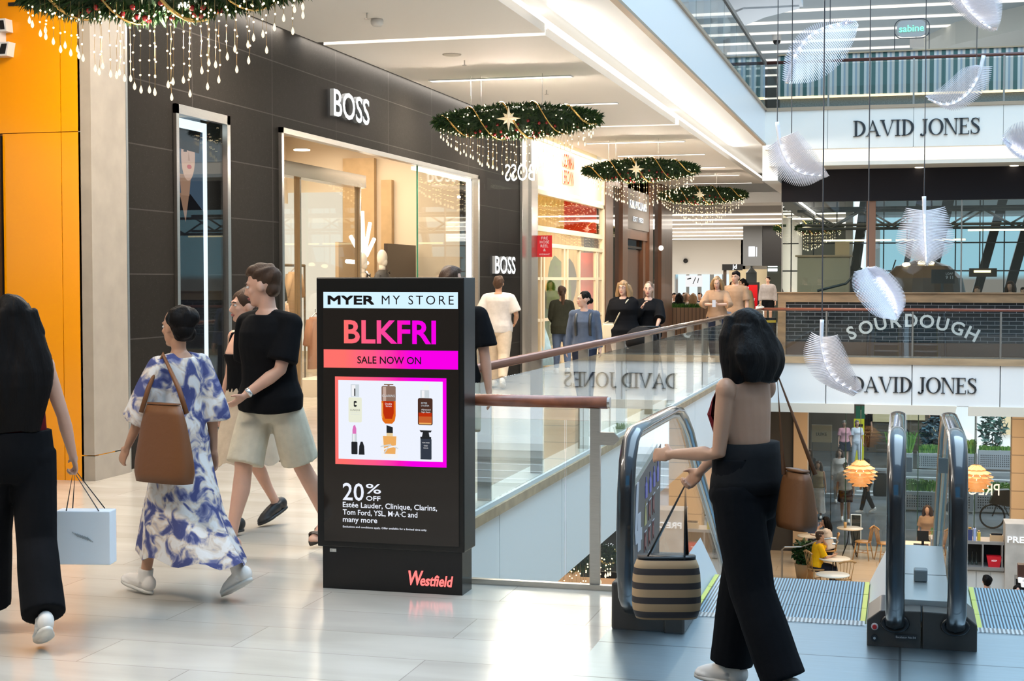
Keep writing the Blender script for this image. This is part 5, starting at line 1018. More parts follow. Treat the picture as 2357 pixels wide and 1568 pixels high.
r = T('advertising_kiosk', 'distant black kiosk with a red screen', 'kiosk', (-5.7, 57.0, 0)); bx(-6.05, -5.30, 57.0, 57.2, 0, 1.62).build('housing', M_black, r); bx(-6.0, -5.36, 56.985, 57.0, .35, 1.52).build('screen', gradmat('red_screen', [(0, (.35, 0, .005)), (1, (.95, .03, .03))], 'Z', .4, 1.5), r)
m = MB(); put_text(m, 'JBL', (-5.95, 56.975, 1.28), (1, 0, 0), (0, 0, 1), w=.34); put_text(m, 'GET IT', (-5.80, 56.975, .92), (1, 0, 0), (0, 0, 1), w=.36); 
m.build('lettering', EW, r)
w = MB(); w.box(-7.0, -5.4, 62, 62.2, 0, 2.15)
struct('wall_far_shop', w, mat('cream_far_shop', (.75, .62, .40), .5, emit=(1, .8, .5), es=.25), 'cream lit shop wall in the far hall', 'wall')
w = MB(); w.box(-5.4, -1.7, 61.5, 61.7, 0, 3.8)
struct('wall_far_dark', w, mat('dark_far_shop', (.07, .085, .07), .3), 'dark glazed shop wall in the far hall', 'wall')
r = T('wall_sign', 'stack of four small white lit lines on the dark far shop', 'sign', (-5.2, 61.4, 2.0)); 
for i in range(4): bx(-5.36, -4.98, 61.42, 61.45, 2.06+i*.17, 2.17+i*.17).build('lit_line', M_lit, r)
r = T('shop_lantern', 'dark lantern standing in front of the cream far shop', 'lantern', (-5.9, 60, 0)); bx(-6.1, -5.7, 60, 60.3, 0, 2.0).build('case', M_struct, r); m = MB(); m.lathe([(.22, 2.0), (.04, 2.2), (.04, 2.6)], (-5.9, 60.15, 0), 8); m.build('cap', M_struct, r)
m = MB(); m.ell((-11.2, 78.88, 2.72), .13); tag(m.build('security_camera', M_black), 'black dome camera on the pale end fascia', 'camera')
r = T('floor_sign', 'black and yellow warning stand beside the bakery corner', 'sign', (-3.15, 36.2, 0)); bx(-3.45, -2.95, 36.2, 36.25, 0, .80).build('board', M_black, r); bx(-3.44, -2.96, 36.185, 36.2, .68, .74).build('yellow_band', mat('hazard_yellow', (.55, .42, .02), .5), r)
MB().prism([(-3.30, .30), (-3.10, .30), (-3.20, .46)], (0, 36.2, 0), (1, 0, 0), (0, 0, 1), .01).build('triangle', MATS['hazard_yellow'], r)
r = T('bin', 'dark bin with small green panel behind the corner of the balustrade', 'bin', (-3.6, 34.5, 0)); bx(-3.95, -3.35, 34.4, 34.9, 0, .95).build('body', mat('bin_dark', (.04, .032, .026), .4), r); bx(-3.72, -3.52, 34.385, 34.4, .58, .78).build('panel', mat('bin_green', (.35, .50, .28), .5), r)
# ================================================================ LOWER LEVEL CAFE
ZL = -5.5
struct('wall_cafe_left', MB().box(-2.78, -2.42, 39.9, 40.5, ZL, -1.0), mat('cafe_stone', (.58, .42, .27), .5), 'beige stone column left of the cafe window', 'column')
struct('wall_cafe_right', MB().box(2.71, 3.6, 39.9, 40.5, ZL, -1.0), brickmat('cafe_stone_blocks', (.60, .44, .28), (.62, .46, .30), (.3, .22, .15), 2, .46, .012, rough=.5, axis='XZ', offset=0), 'beige stone column right of the cafe window', 'column')
struct('wall_cafe_dark', MB().box(-7, -2.78, 40.0, 40.4, ZL, -1.0), mat('cafe_dark', (.05, .045, .04), .5), 'dark wall left of the cafe column', 'wall')
wn_ = T('window_1', 'large cafe window onto the street with mirrored white lettering', 'window', (0, 40.3, ZL), kind='structure')
for a, b in ((-2.42, -1.45), (-1.44, .40), (.41, 1.82), (1.83, 2.71)): bx(a, b, 40.30, 40.31, ZL+.05, -1.0).build('pane', glass('cafe_glass', (.86, .88, .86), .8), wn_)
for x in (-1.445, .405, 1.825): bx(x-.012, x+.012, 40.29, 40.32, ZL+.05, -1.0).build('mullion', mat('dark_green_mullion', (.02, .06, .04), .3), wn_)
m = MB(); put_text(m, 'PRECINCT', (2.44, 40.27, -3.86), (-1, 0, 0), (0, 0, 1), w=1.55, h=.30, depth=.01); m.build('lettering', mat('letter_pure', (.9, .9, .9), .5, emit=(1, 1, 1), es=.35), wn_)
M_table = mat('table_cream', (.80, .72, .60), .35); M_cwood = mat('chair_wood', (.48, .27, .10), .45)
def cafe_table(label, x, y, rad=.36):
    r = T('cafe_table', label, 'table', (x, y, ZL), group='round cafe tables'); m = MB(); m.lathe([(rad, .70), (rad+.01, .715), (rad, .73)], (x, y, ZL), 28); m.build('tabletop', M_table, r, True)
    m = MB()
    for i in range(4): a = PI/4+i*PI/2; m.tube([(x+.03*math.cos(a), y+.03*math.sin(a), ZL+.7), (x+.08*math.cos(a), y+.08*math.sin(a), ZL+.35), (x+.26*math.cos(a), y+.26*math.sin(a), ZL+.005)], .014, 6)
    m.build('base', M_black, r, True)
cafe_table('round cream table in front of the person in yellow', -1.50, 35.3); cafe_table('nearest round cream table, lower, just above the escalator steps', -1.45, 33.35); cafe_table('round table by the cafe window with a drink on it', -1.30, 39.75, .33); cafe_table('table at the far left beside the person in blue', -2.22, 38.3, .33)
def chair(label, x, y, rz):
    r = T('cafe_chair', label, 'chair', (x, y, ZL), rz, 'wooden cafe chairs', world=False)
    m = MB(); m.lathe([(.2, .44), (.215, .455), (.2, .475)], (0, 0, 0), 16); m.build('seat', M_cwood, r, True)
    for sx in (-1, 1):
        for sy in (-1, 1): m = MB(); m.tube([(sx*.14, sy*.14, .45), (sx*.20, sy*.21, 0)], [.018, .012], 6); m.build('leg', M_cwood, r, True)
    for i in range(5): m = MB(); x_ = -.15+i*.075; m.tube([(x_*.85, -.17, .46), (x_*1.15, -.24, .86)], .009, 5); m.build('spindle', M_cwood, r, True)
    m = MB(); m.tube([(-.21, -.23, .84), (-.1, -.255, .88), (.1, -.255, .88), (.21, -.23, .84)], .022, 6); m.build('top_rail', M_cwood, r, True)
    m = MB(); m.tube([(-.17, .17, .2), (-.17, -.17, .2)], .009, 5); m.tube([(.17, .17, .2), (.17, -.17, .2)], .009, 5); m.tube([(-.17, 0, .2), (.17, 0, .2)], .009, 5); m.build('stretcher', M_cwood, r, True)
chair('empty wooden spindle chair in the middle of the cafe, back to the right', -.95, 39.3, math.radians(75)); chair('wooden chair half hidden behind the left escalator handrail', -.40, 39.2, math.radians(-70)); chair('wooden chair under the person in the white top', -1.76, 37.85, math.radians(-85)+PI); chair('low wooden chair between the two near round tables', -1.28, 34.35, math.radians(30)); chair('wooden chair under the person in yellow', -1.90, 35.33, math.radians(-60))
m = MB(); m.tube([(-2.76, 36, ZL), (-2.76, 36, -4.75), (-2.70, 36, -4.69), (-2.3, 36, -4.67), (-1.85, 36, -4.47), (-1.62, 36, -4.43), (-1.50, 36, -4.43), (-1.46, 36, -4.50), (-1.50, 36, -4.56), (-1.58, 36, -4.56)], .025, 8)
simple('handrail', 'curled steel handrail in front of the cafe tables', 'handrail', [('rail', m, M_steel), ('post', MB().tube([(-2.0, 36, ZL), (-2.0, 36, -4.54)], .018, 6), M_steel)], (-2.1, 36, ZL))
def leafy(label, x, y, z, rad, n, m_, seed, pot=None, name='potted_plant', hh=1.0):
    r = T(name, label, 'plant', (x, y, z)); rn = random.Random(seed); m = MB()
    for i in range(n):
        d = Vector((rn.gauss(0, 1), rn.gauss(0, 1), rn.gauss(0, 1))).normalized()*rad*rn.uniform(.55, 1); c = Vector((x, y, z+.35+rad*hh))+Vector((d.x, d.y, d.z*hh)); s = Vector((rn.uniform(-1, 1), rn.uniform(-1, 1), rn.uniform(-.6, .6))).normalized(); t = s.cross(Vector((rn.uniform(-1, 1), rn.uniform(-1, 1), 1))).normalized(); L = rad*.28
        m.add([c-s*L, c+t*L*.45, c+s*L, c-t*L*.45], [(0, 1, 2, 3)])
    m.build('foliage', m_, r); m = MB(); m.lathe(pot or [(.20, 0), (.26, .40), (.22, .40)], (x, y, z), 14); m.build('pot', mat('pot_terracotta', (.42, .24, .10), .6), r, True)
    m = MB(); m.tube([(x, y, z+.2), (x, y, z+.35+rad)], .02, 5); m.build('stem', M_cwood, r)
leafy('dark green potted plant with yellow flecks beside the person in yellow', -2.22, 36.2, ZL, .32, 420, mat('dark_leaf', (.02, .07, .015), .5, var=.5, vs=9), 4)
def lamp(label, x, y, z):
    r = T('pendant_lamp', label, 'lamp', (x, y, z-.3), group='leafed pendant lamps'); m = MB()
    for row in range(7):
        zz = z+.22-row*.085; R_ = (.20, .32, .38, .38, .34, .27, .17)[row]; n = 12
        for i in range(n):
            a = 2*PI*(i+.5*(row % 2))/n; c, s = math.cos(a), math.sin(a); w_ = .11*(.6+R_); p0 = Vector((x+c*R_*.45, y+s*R_*.45, zz+.03)); p1 = Vector((x+c*R_, y+s*R_, zz-.06)); sd = Vector((-s, c, 0))*w_*.8
            th = Vector((0, 0, .006)); m.add([p0-sd*.6, p0+sd*.6, p1+sd, p1+Vector((c, s, -.4))*.03, p1-sd], [(0, 1, 2, 3, 4)])
    m.build('shade', mat('lamp_copper', (.75, .48, .24), .35, emit=(1, .5, .18), es=.25), r); m = MB(); m.ell((x, y, z), .11); m.build('bulb', emat('lamp_warm', (1, .72, .38), 6), r)
    m = MB(); m.tube([(x, y, z+.2), (x, y, -1.05)], .008, 5); m.build('cord', M_cable, r)
lamp('leafed copper pendant lamp left of the escalator handrails', -.95, 36.0, -2.80); lamp('leafed copper pendant lamp mostly hidden behind the right escalator handrail', 1.66, 36.0, -2.83)
# coffee bar at the right
M_barback = mat('bar_steel', (.35, .33, .31), .4, .5)
r = T('back_bar', 'steel back bar with open dark shelves and pale cupboards', 'counter', (1.4, 32.4, ZL))
bx(.6, 2.05, 32.1, 32.7, -3.76, -3.70).build('top_shelf', M_barback, r); m = MB(); m.box(.6, 2.05, 32.6, 32.7, -4.22, -3.76); m.build('back_panel', M_dark, r)
for x in (.6, 1.62, 2.0): bx(x, x+.03, 32.1, 32.6, -4.22, -3.76).build('divider', M_barback, r)
bx(.6, 2.05, 32.0, 32.7, -4.28, -4.22).build('worktop', M_barback, r); bx(.6, 2.05, 32.1, 32.7, ZL, -4.28).build('cupboard', mat('cupboard_grey', (.48, .47, .45), .5), r)
for x in (1.24, 1.52, 1.8): bx(x, x+.26, 32.085, 32.1, -5.4, -4.32).build('cupboard_door', mat('cupboard_white', (.58, .57, .55), .5), r)
w = MB(); w.box(2.06, 4, 31.9, 32.6, ZL, -3.28)
struct('wall_marble', w, mat('pale_marble', (.50, .45, .40), .4, var=.15, vs=3), 'pale marble wall behind the coffee bar', 'wall')
r = T('wall_sign', 'white raised letters on the pale marble wall', 'sign', (2.6, 31.85, -3.7)); letters(r, 'PRECINCT', (2.10, 31.9, -3.66), (1, 0, 0), (0, 0, 1), .98, .125, .03, MATS['letter_pure'], .01)
cr = random.Random(8)
for i, (x, wd, h_, c) in enumerate(((1.12, .10, .22, (.62, .42, .28)), (1.24, .07, .20, (.30, .12, .06)), (1.33, .10, .22, (.05, .06, .16)), (1.45, .05, .24, (.35, .42, .65)), (1.53, .06, .16, (.65, .45, .05)), (1.78, .26, .12, (.60, .38, .2)))):
    m = MB().box(x, x+wd, 32.2, 32.35, -3.70, -3.70+h_); r = T('jar', ('tan paper packet', 'brown jar', 'dark blue packet', 'pale blue carton', 'short bottle of yellow syrup', 'flat tan carton')[i]+' on the top shelf of the back bar', 'jar', (x, 32.3, -3.7), group='packets on the back bar'); m.build('body', mat('jar%d' % i, c, .4), r); bx(x+.02, x+wd-.02, 32.24, 32.30, -3.70+h_, -3.66+h_).build('lid', M_black if i % 2 else M_gold, r)
for i in range(5):
    x = 1.18+i*.085; m = MB(); m.lathe([(.03, 0), (.03, .17), (.012, .23), (.012, .27)], (x, 32.3, -4.22), 10); tag(m.build('glass_bottle', glass('bottle_glass', (.80, .86, .84), .8), smooth=True), 'clear glass water bottle in the row on the back bar worktop', 'bottle', 'bottles on the worktop')
r = T('red_tub', 'red plastic tub standing on the right of the back bar', 'tub', (1.86, 32.2, -4.22)); m = MB(); m.rings([[(1.86+a*w_, 32.2+b*.1, -4.22+z) for a, b in ((-1, -1), (1, -1), (1, 1), (-1, 1))] for z, w_ in ((0, .11), (.22, .15))]); m.build('body', mat('tub_red', (.60, .01, .02), .4), r)
m = MB(); put_text(m, 'KEEP', (1.86, 32.07, -4.1), (1, 0, 0), (0, 0, 1), w=.1, anchor='c'); m.build('lettering', MATS['letter_pure'], r)
r = T('coffee_grinder', 'black coffee machine with a brown bean hopper at the right edge', 'coffee machine', (2.35, 30.0, ZL)); bx(2.06, 2.9, 29.6, 30.2, ZL, -4.55).build('bench', M_barback, r); bx(2.12, 2.44, 29.7, 30.1, -4.55, -3.98).build('body', M_black, r); bx(2.16, 2.36, 29.75, 29.98, -3.98, -3.72).build('hopper', mat('hopper_brown', (.07, .03, .02), .3), r)
m = MB(); m.lathe([(.04, 0), (.05, .09)], (2.2, 29.7, -4.05), 10); m.lathe([(.04, 0), (.05, .09)], (2.3, 29.7, -4.05), 10); m.lathe([(.04, 0), (.05, .09)], (2.25, 29.65, -4.12), 10); m.build('cups', MATS['letter_pure'], r)
r = T('glass_display_case', 'glass topped food display in front of the coffee bar staff', 'display case', (1.8, 27.8, ZL)); bx(1.2, 3.2, 27.5, 28.1, ZL, -4.08).build('case', M_barback, r); bx(1.2, 3.2, 27.5, 28.1, -4.08, -4.05).build('glass_top', mat('case_glass_top', (.35, .42, .40), .1), r)
m = MB(); m.ell((2.15, 27.8, -3.98), (.10, .08, .07)); m.ell((2.05, 27.75, -3.99), (.07, .07, .06)); r = simple('bread_roll', 'bread roll lying on the glass display', 'bread', [('loaf', m, mat('bread', (.55, .33, .14), .7)), ('paper', bx(1.98, 2.3, 27.65, 27.95, -4.05, -4.045), MATS['letter_pure'])], (2.1, 27.8, -4.05))
m = MB(); cr2 = random.Random(2)
for i in range(26): m.ell((2.36+cr2.gauss(0, .035), 27.8+cr2.gauss(0, .03), -3.86+cr2.gauss(0, .04)), .022, 6, 4)
simple('red_flowers', 'small bunch of red flowers at the right end of the glass display', 'flowers', [('petals', m, mat('petal_red', (.55, .02, .05), .5)), ('vase', MB().lathe([(.035, 0), (.045, .16)], (2.36, 27.8, -4.05), 10), M_glass)], (2.36, 27.8, -4.05))
# wayfinding board below the walkway edge
r = T('directory_sign', 'black hanging directory with white arrows and destinations under the walkway', 'sign', (-3.7, 17.5, -2.0))
bx(-3.75, -3.06, 17.55, 17.62, -1.89, -1.04).build('panel', mat('directory_black', (.012, .013, .015), .3), r)
ML_ = emat('directory_white', (.9, .92, .95), 1.0)
for i, t in enumerate(('via Oxford St', 'David Jones', 'Woolworths', 'Food Court (Level 5)', 'Cinema')):
    z = -1.50-i*.0585; m = MB(); put_text(m, t, (-3.635, 17.545, z), (1, 0, 0), (0, 0, 1), h=.037, bold=.012); m.build('lettering', ML_, r)
    m = MB(); y_ = 17.545; x = -3.69; m.prism([(x-.005, z), (x+.005, z), (x+.005, z+.028), (x+.016, z+.017), (x+.020, z+.024), (x, z+.042), (x-.020, z+.024), (x-.016, z+.017), (x-.005, z+.028)], (0, y_, 0), (1, 0, 0), (0, 0, 1), .002); m.build('arrow', ML_, r)
for x in (-3.65, -3.2): bx(x, x+.03, 17.57, 17.6, -1.04, -1.0).build('hanger', M_steel, r)
w = MB(); w.box(-9, -8.8, 8, 33, ZL, -1.0); w.box(-8.8, -3.2, 26, 26.2, ZL, -1.0)
struct('wall_lower_left', w, mat('lower_shop', (.74, .52, .36), .5), 'warm beige shop walls on the lower level', 'wall')
g2_ = copy_tree(g); g2_.location = (-4.15, 16.2, -1.36); g2_['label'] = 'pine garland on the lower level hanging by the black directory'; g2_['group'] = 'pine garlands with hanging lights'
# ================================================================ STREET OUTSIDE THE CAFE
struct('ground', bx(-12, 14, 41.3, 66, -5.75, -5.51), mat('wet_asphalt', (.10, .115, .125), .28, var=.25, vs=2), 'wet dark grey street outside the cafe', 'street')
k = MB(); k.box(-12, 14, 50.2, 50.5, -5.51, -5.38); k.box(-12, 14, 57.4, 57.7, -5.51, -5.38)
struct('trim_curb', k, mat('kerb_grey', (.30, .32, .33), .6), 'grey street kerbs', 'kerb')
for y, lb in ((52.0, 'nearest white lane line'), (54.2, 'middle white lane line'), (56.2, 'farthest white lane line')):
    tag(bx(-1.5, 12, y, y+.22, -5.509, -5.50).build('lane_line', mat('lane_white', (.6, .63, .66), .4)), lb+' on the wet street', 'road marking', 'lane lines')
M_box = mat('planter_grey', (.36, .39, .42), .5)
def street_planter(label, x0, x1, y, h, plant, seed):
    r = T('street_planter', label, 'planter', ((x0+x1)/2, y, -5.5), group='grey street planters'); bx(x0, x1, y, y+.6, -5.45, -5.5+h).build('box', M_box, r); m = MB()
    nx = int((x1-x0-.14)/.07); nz = int((h-.2)/.08)
    for i in range(nx):
        for j in range(nz): m.box(x0+.08+i*.07, x0+.115+i*.07, y-.004, y, -5.36+j*.08, -5.315+j*.08)
    m.build('grid_holes', mat('hole_dark', (.05, .055, .06), .6), r); rn = random.Random(seed); m = MB()
    for i in range(int(170*(x1-x0))):
        x = rn.uniform(x0+.05, x1-.05); yy = y+rn.uniform(.1, .5); L = plant*rn.uniform(.5, 1); a = rn.uniform(-1, 1); b = rn.uniform(-.6, .6)
        p0 = Vector((x, yy, -5.5+h)); p1 = p0+Vector((a*.25*L, b*.2*L, L*.8)); p2 = p0+Vector((a*.75*L, b*.4*L, L*.75)); w_ = .018
        m.m(i % 2).add([p0+Vector((-w_, 0, 0)), p0+Vector((w_, 0, 0)), p1+Vector((w_, 0, 0)), p1+Vector((-w_, 0, 0)), p2], [(0, 1, 2, 3), (3, 2, 4)])
    m.build('grass', [mat('grass_bright', (.14, .30, .05), .5), mat('grass_mid', (.06, .17, .03), .5)], r)
street_planter('near street planter between the escalator handrails', -.2, 1.05, 47.9, .62, .45, 1); street_planter('near street planter just right of the escalator handrails', 1.5, 2.15, 48.0, .62, .35, 2); street_planter('near street planter below the mirrored lettering', 2.2, 3.5, 48.1, .62, .40, 3)
street_planter('far street planter behind the left pendant lamp', -.55, .4, 58.4, .62, 1.0, 4); street_planter('far street planter with tall grass behind the handrails', .55, 2.0, 58.6, .62, .4, 5); street_planter('far street planter right of the right handrail', 2.15, 2.75, 58.8, .62, .7, 6); street_planter('far street planter under the small tree', 2.8, 4.15, 59.0, .75, .2, 7); street_planter('far street planter at the right column with bushy grass', 4.3, 5.2, 59.0, .55, 1.1, 8)
leafy('slim blue green street tree against the white shop', 3.35, 59.8, -5.2, .55, 260, mat('leaf_bluegreen', (.10, .20, .17), .6), 9, name='street_tree', hh=1.5)
leafy('spiky dark blue plant display behind the far planters', 1.2, 60.2, -5.2, .55, 330, mat('leaf_bluegrey', (.07, .13, .16), .5, var=.6, vs=5), 10, name='street_shrub', hh=1.1)
w = MB(); w.box(-12, 1.9, 64, 64.4, ZL, 0)
struct('wall_street_left', w, mat('street_shop_dark', (.11, .085, .06), .5, var=.3, vs=.6), 'dim brown shopfront across the street', 'building')
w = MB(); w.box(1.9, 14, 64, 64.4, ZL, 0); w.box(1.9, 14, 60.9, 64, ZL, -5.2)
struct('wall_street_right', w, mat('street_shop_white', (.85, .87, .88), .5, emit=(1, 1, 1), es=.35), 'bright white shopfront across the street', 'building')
r = T('street_display', 'tan lit display window in the white shop across the street', 'window', (4.6, 63.6, -4.5)); bx(3.9, 5.6, 63.8, 63.95, -4.6, -3.0).build('panel', mat('tan_display', (.75, .58, .36), .5, emit=(1, .8, .5), es=.3), r); bx(3.85, 3.9, 63.78, 63.97, -5.2, -3.0).build('frame', M_steel, r)
for x0, x1, z0, z1, lb in ((-1.2, -.5, -4.2, -2.9, 'tall warm shop window behind the yellow street sign'), (-.3, .9, -4.1, -3.0, 'wide olive lit shop window across the street'), (1.1, 1.8, -5.0, -3.0, 'pale shop window beside the white shop')):
    tag(bx(x0, x1, 63.85, 64.0, z0, z1).build('shop_window', mat('street_window', (.45, .40, .25), .4, emit=(1, .85, .5), es=.22)), lb, 'window')
r = T('street_sign', 'yellow and green pull up sign across the street', 'sign', (-1.65, 60, -5.5)); bx(-1.85, -1.45, 60, 60.05, -5.4, -3.75).build('board', mat('sign_yellow', (.75, .70, .02), .5), r); bx(-1.78, -1.42, 60.03, 60.08, -3.75, -3.25).build('green_top', mat('sign_green', (.01, .12, .06), .5), r)
m = MB(); put_text(m, 'SALE', (-1.65, 59.99, -4.05), (1, 0, 0), (0, 0, 1), w=.3, anchor='c') if False else m.box(-1.80, -1.5, 59.985, 60, -4.05, -3.95); m.box(-1.68, -1.62, 59.985, 60, -4.7, -4.3); m.build('print', M_black, r)
r = T('shop_board', 'pale board with dark letters hanging inside the cafe window at the left', 'sign', (-2.1, 44, -2.9)); bx(-2.52, -1.95, 43.5, 43.55, -2.95, -2.45).build('panel', mat('board_pale', (.42, .40, .33), .6), r); m = MB(); put_text(m, 'LUXE', (-2.24, 43.49, -2.76), (1, 0, 0), (0, 0, 1), w=.3, anchor='c'); m.build('lettering', M_black, r)
for x in (-2.5, -1.98): bx(x, x+.02, 43.5, 43.53, -5.51, -2.95).build('leg', M_struct, r)
r = T('bicycle', 'dark bicycle with a black covered box on the street at the right', 'bicycle', (2.6, 45.2, -5.5)); m = MB(); m.tube([(2.55+.34*math.cos(a), 45.2, -5.15+.34*math.sin(a)) for a in [2*PI*i/22 for i in range(22)]], .03, 6, closed=True); m.build('wheel', M_black, r, True)
m = MB(); m.tube([(3.45+.34*math.cos(a), 45.2, -5.15+.34*math.sin(a)) for a in [2*PI*i/22 for i in range(22)]], .03, 6, closed=True); m.build('wheel', M_black, r, True)
m = MB(); m.tube([(2.55, 45.2, -5.15), (2.75, 45.2, -4.6), (3.2, 45.2, -4.75), (3.45, 45.2, -5.15)], .02, 6); m.tube([(2.75, 45.2, -4.6), (3.0, 45.2, -5.1), (3.45, 45.2, -5.15)], .02, 6); m.build('frame', M_struct, r); m = MB(); m.prism([(2.45, -4.75), (3.1, -4.85), (3.2, -4.65), (3.0, -4.35), (2.6, -4.38)], (0, 45.4, 0), (1, 0, 0), (0, 0, 1), .35); m.build('box_cover', M_black, r)
r = T('menu_stand', 'small white edged menu stand on the pavement by the window', 'stand', (-1.2, 41.6, ZL)); bx(-1.32, -1.08, 41.6, 41.65, -5.5, -4.72).build('board', M_struct, r); m = MB(); m.box(-1.34, -1.32, 41.59, 41.66, -5.5, -4.70); m.box(-1.08, -1.06, 41.59, 41.66, -5.5, -4.70); m.box(-1.34, -1.06, 41.59, 41.66, -4.72, -4.70); m.build('frame', MATS['letter_pure'], r)
m = MB(); m.lathe([(.035, 0), (.045, .15)], (-1.42, 39.7, ZL+.73), 12); tag(m.build('iced_drink', mat('drink_tan', (.55, .36, .16), .3), smooth=True), 'tall iced drink on the round table by the window', 'glass')
r = T('fruit_bowl', 'cream bowl of greenery on the counter behind the escalator deck', 'bowl', (.85, 36.2, -4.35)); m = MB(); m.lathe([(.10, 0), (.22, .12), (.24, .22)], (.85, 36.2, -4.52), 16); m.build('bowl', M_table, r, True); m = MB(); 
for i in range(60): 
    a = cr.uniform(0, 6.28); rd = cr.uniform(.05, .24); m.add([(.85+rd*math.cos(a), 36.2+rd*math.sin(a), -4.32+cr.uniform(0, .14)), (.85+rd*math.cos(a)+.08, 36.2+rd*math.sin(a), -4.30+cr.uniform(0, .14)), (.85+rd*math.cos(a)+.04, 36.2+rd*math.sin(a)+.05, -4.25+cr.uniform(0, .14))], [(0, 1, 2)])
m.build('leaves', MATS['grass_mid'], r)
simple('service_counter', 'pale service counter behind the escalator deck', 'counter', [('body', bx(.05, 1.1, 35.9, 36.6, ZL, -4.56), mat('counter_pale', (.62, .50, .38), .5)), ('top', bx(0, 1.15, 35.85, 36.65, -4.56, -4.52), M_table)], (.6, 36.2, ZL))
r = T('till', 'black till screen on the pale service counter', 'till', (.42, 36.1, -4.52)); bx(.36, .62, 36.1, 36.13, -4.42, -4.18).build('screen', M_black, r); bx(.46, .52, 36.1, 36.16, -4.52, -4.42).build('stand', M_black, r); bx(.28, .62, 35.95, 36.2, -4.52, -4.50).build('base', M_black, r)
# ================================================================ PEOPLE
def skinmat(n, c): 
    m = mat(n, c, .48, spec=.4, var=.06, vs=9); m.node_tree.nodes['Principled BSDF'].inputs['Subsurface Weight'].default_value = .12
    m.node_tree.nodes['Principled BSDF'].inputs['Subsurface Radius'].default_value = (.02, .008, .004); return m
SK = dict(fair=skinmat('skin_fair', (.62, .36, .26)), tan=skinmat('skin_tan', (.46, .25, .155)), mid=skinmat('skin_mid', (.53, .30, .20)), dark=skinmat('skin_dark', (.22, .11, .065)))
HR = dict(black=mat('hair_black', (.006, .0045, .004), .55, spec=.10, bump=.6, bs=90, stretch=(1, 1, .08)), brown=mat('hair_brown', (.055, .028, .015), .55, spec=.25, bump=.6, bs=90, stretch=(1, 1, .08)), lbrown=mat('hair_light_brown', (.13, .075, .04), .42, bump=.6, bs=90, stretch=(1, 1, .08)), blonde=mat('hair_blonde', (.27, .155, .065), .42, bump=.6, bs=90, stretch=(1, 1, .08)), grey=mat('hair_grey', (.25, .22, .2), .45))
def cloth(n, c, r=.85, var=.08): return mat('cloth_'+n, c, r, spec=.08, var=var, vs=14, bump=.25, bs=22)
M_eye = mat('eye_white', (.75, .73, .70), .2); M_iris = mat('eye_dark', (.02, .014, .01), .15); M_lip = mat('lip_rose', (.42, .13, .11), .4); M_brow = mat('brow_dark', (.05, .03, .02), .6)
def finish(mb, name, m, parent, vox, it=4, fac=.5, disp=0, freq=20, stretch=1):
    o = mb.build(name, m, parent, True)
    rm = o.modifiers.new('r', 'REMESH'); rm.mode = 'VOXEL'; rm.voxel_size = vox; rm.use_smooth_shade = True
    if it: sm = o.modifiers.new('s', 'SMOOTH'); sm.iterations = it; sm.factor = fac
    dg = bpy.context.evaluated_depsgraph_get(); dg.update(); me = bpy.data.meshes.new_from_object(o.evaluated_get(dg)); o.modifiers.clear(); old = o.data; o.data = me; bpy.data.meshes.remove(old)
    if disp:
        n_ = len(me.vertices); co = np.empty(n_*3, np.float32); no = np.empty(n_*3, np.float32); me.vertices.foreach_get('co', co); me.vertices.foreach_get('normal', no)
        c = co.reshape(-1, 3)*freq; c[:, 2] *= stretch; k = np.zeros(n_, np.float32); rg = np.random.RandomState(n_ % 997)
        for o_ in range(7):
            d_ = rg.normal(size=3); d_ *= (.7+.35*o_)/np.linalg.norm(d_); k += np.sin(c @ d_+rg.uniform(0, 6)+1.3*np.sin(c @ d_[::-1]*.6))/(1+.3*o_)
        me.vertices.foreach_set('co', (co.reshape(-1, 3)+no.reshape(-1, 3)*(k*disp*.40)[:, None]).astype(np.float32).ravel()); me.update()
    me.polygons.foreach_set('use_smooth', [True]*len(me.polygons)); return o
def ik(S, Tt, l1, l2, pole):
    d = Tt-S; L = min(d.length, (l1+l2)*.995); L = max(L, abs(l1-l2)+.02); u = d.normalized(); a = (l1*l1-l2*l2+L*L)/(2*L); h = math.sqrt(max(0, l1*l1-a*a)); p = Vector(pole); p = (p-u*p.dot(u)).normalized()
    return S+u*a+p*h, S+u*L
MALE = [(.855, .12, .095, 0), (.90, .165, .115, 0), (.97, .170, .118, 0), (1.06, .150, .108, 0), (1.16, .152, .110, .004), (1.27, .172, .122, .008), (1.36, .180, .118, .0), (1.425, .165, .092, -.008), (1.462, .105, .072, -.012), (1.49, .062, .060, -.008)]
FEM = [(.855, .12, .095, 0), (.90, .168, .120, 0), (.96, .172, .124, -.004), (1.05, .142, .102, 0), (1.11, .130, .094, .002), (1.20, .142, .104, .008), (1.29, .155, .122, .022), (1.36, .155, .104, .006), (1.42, .148, .080, -.008), (1.455, .090, .062, -.012), (1.49, .052, .052, -.008)]
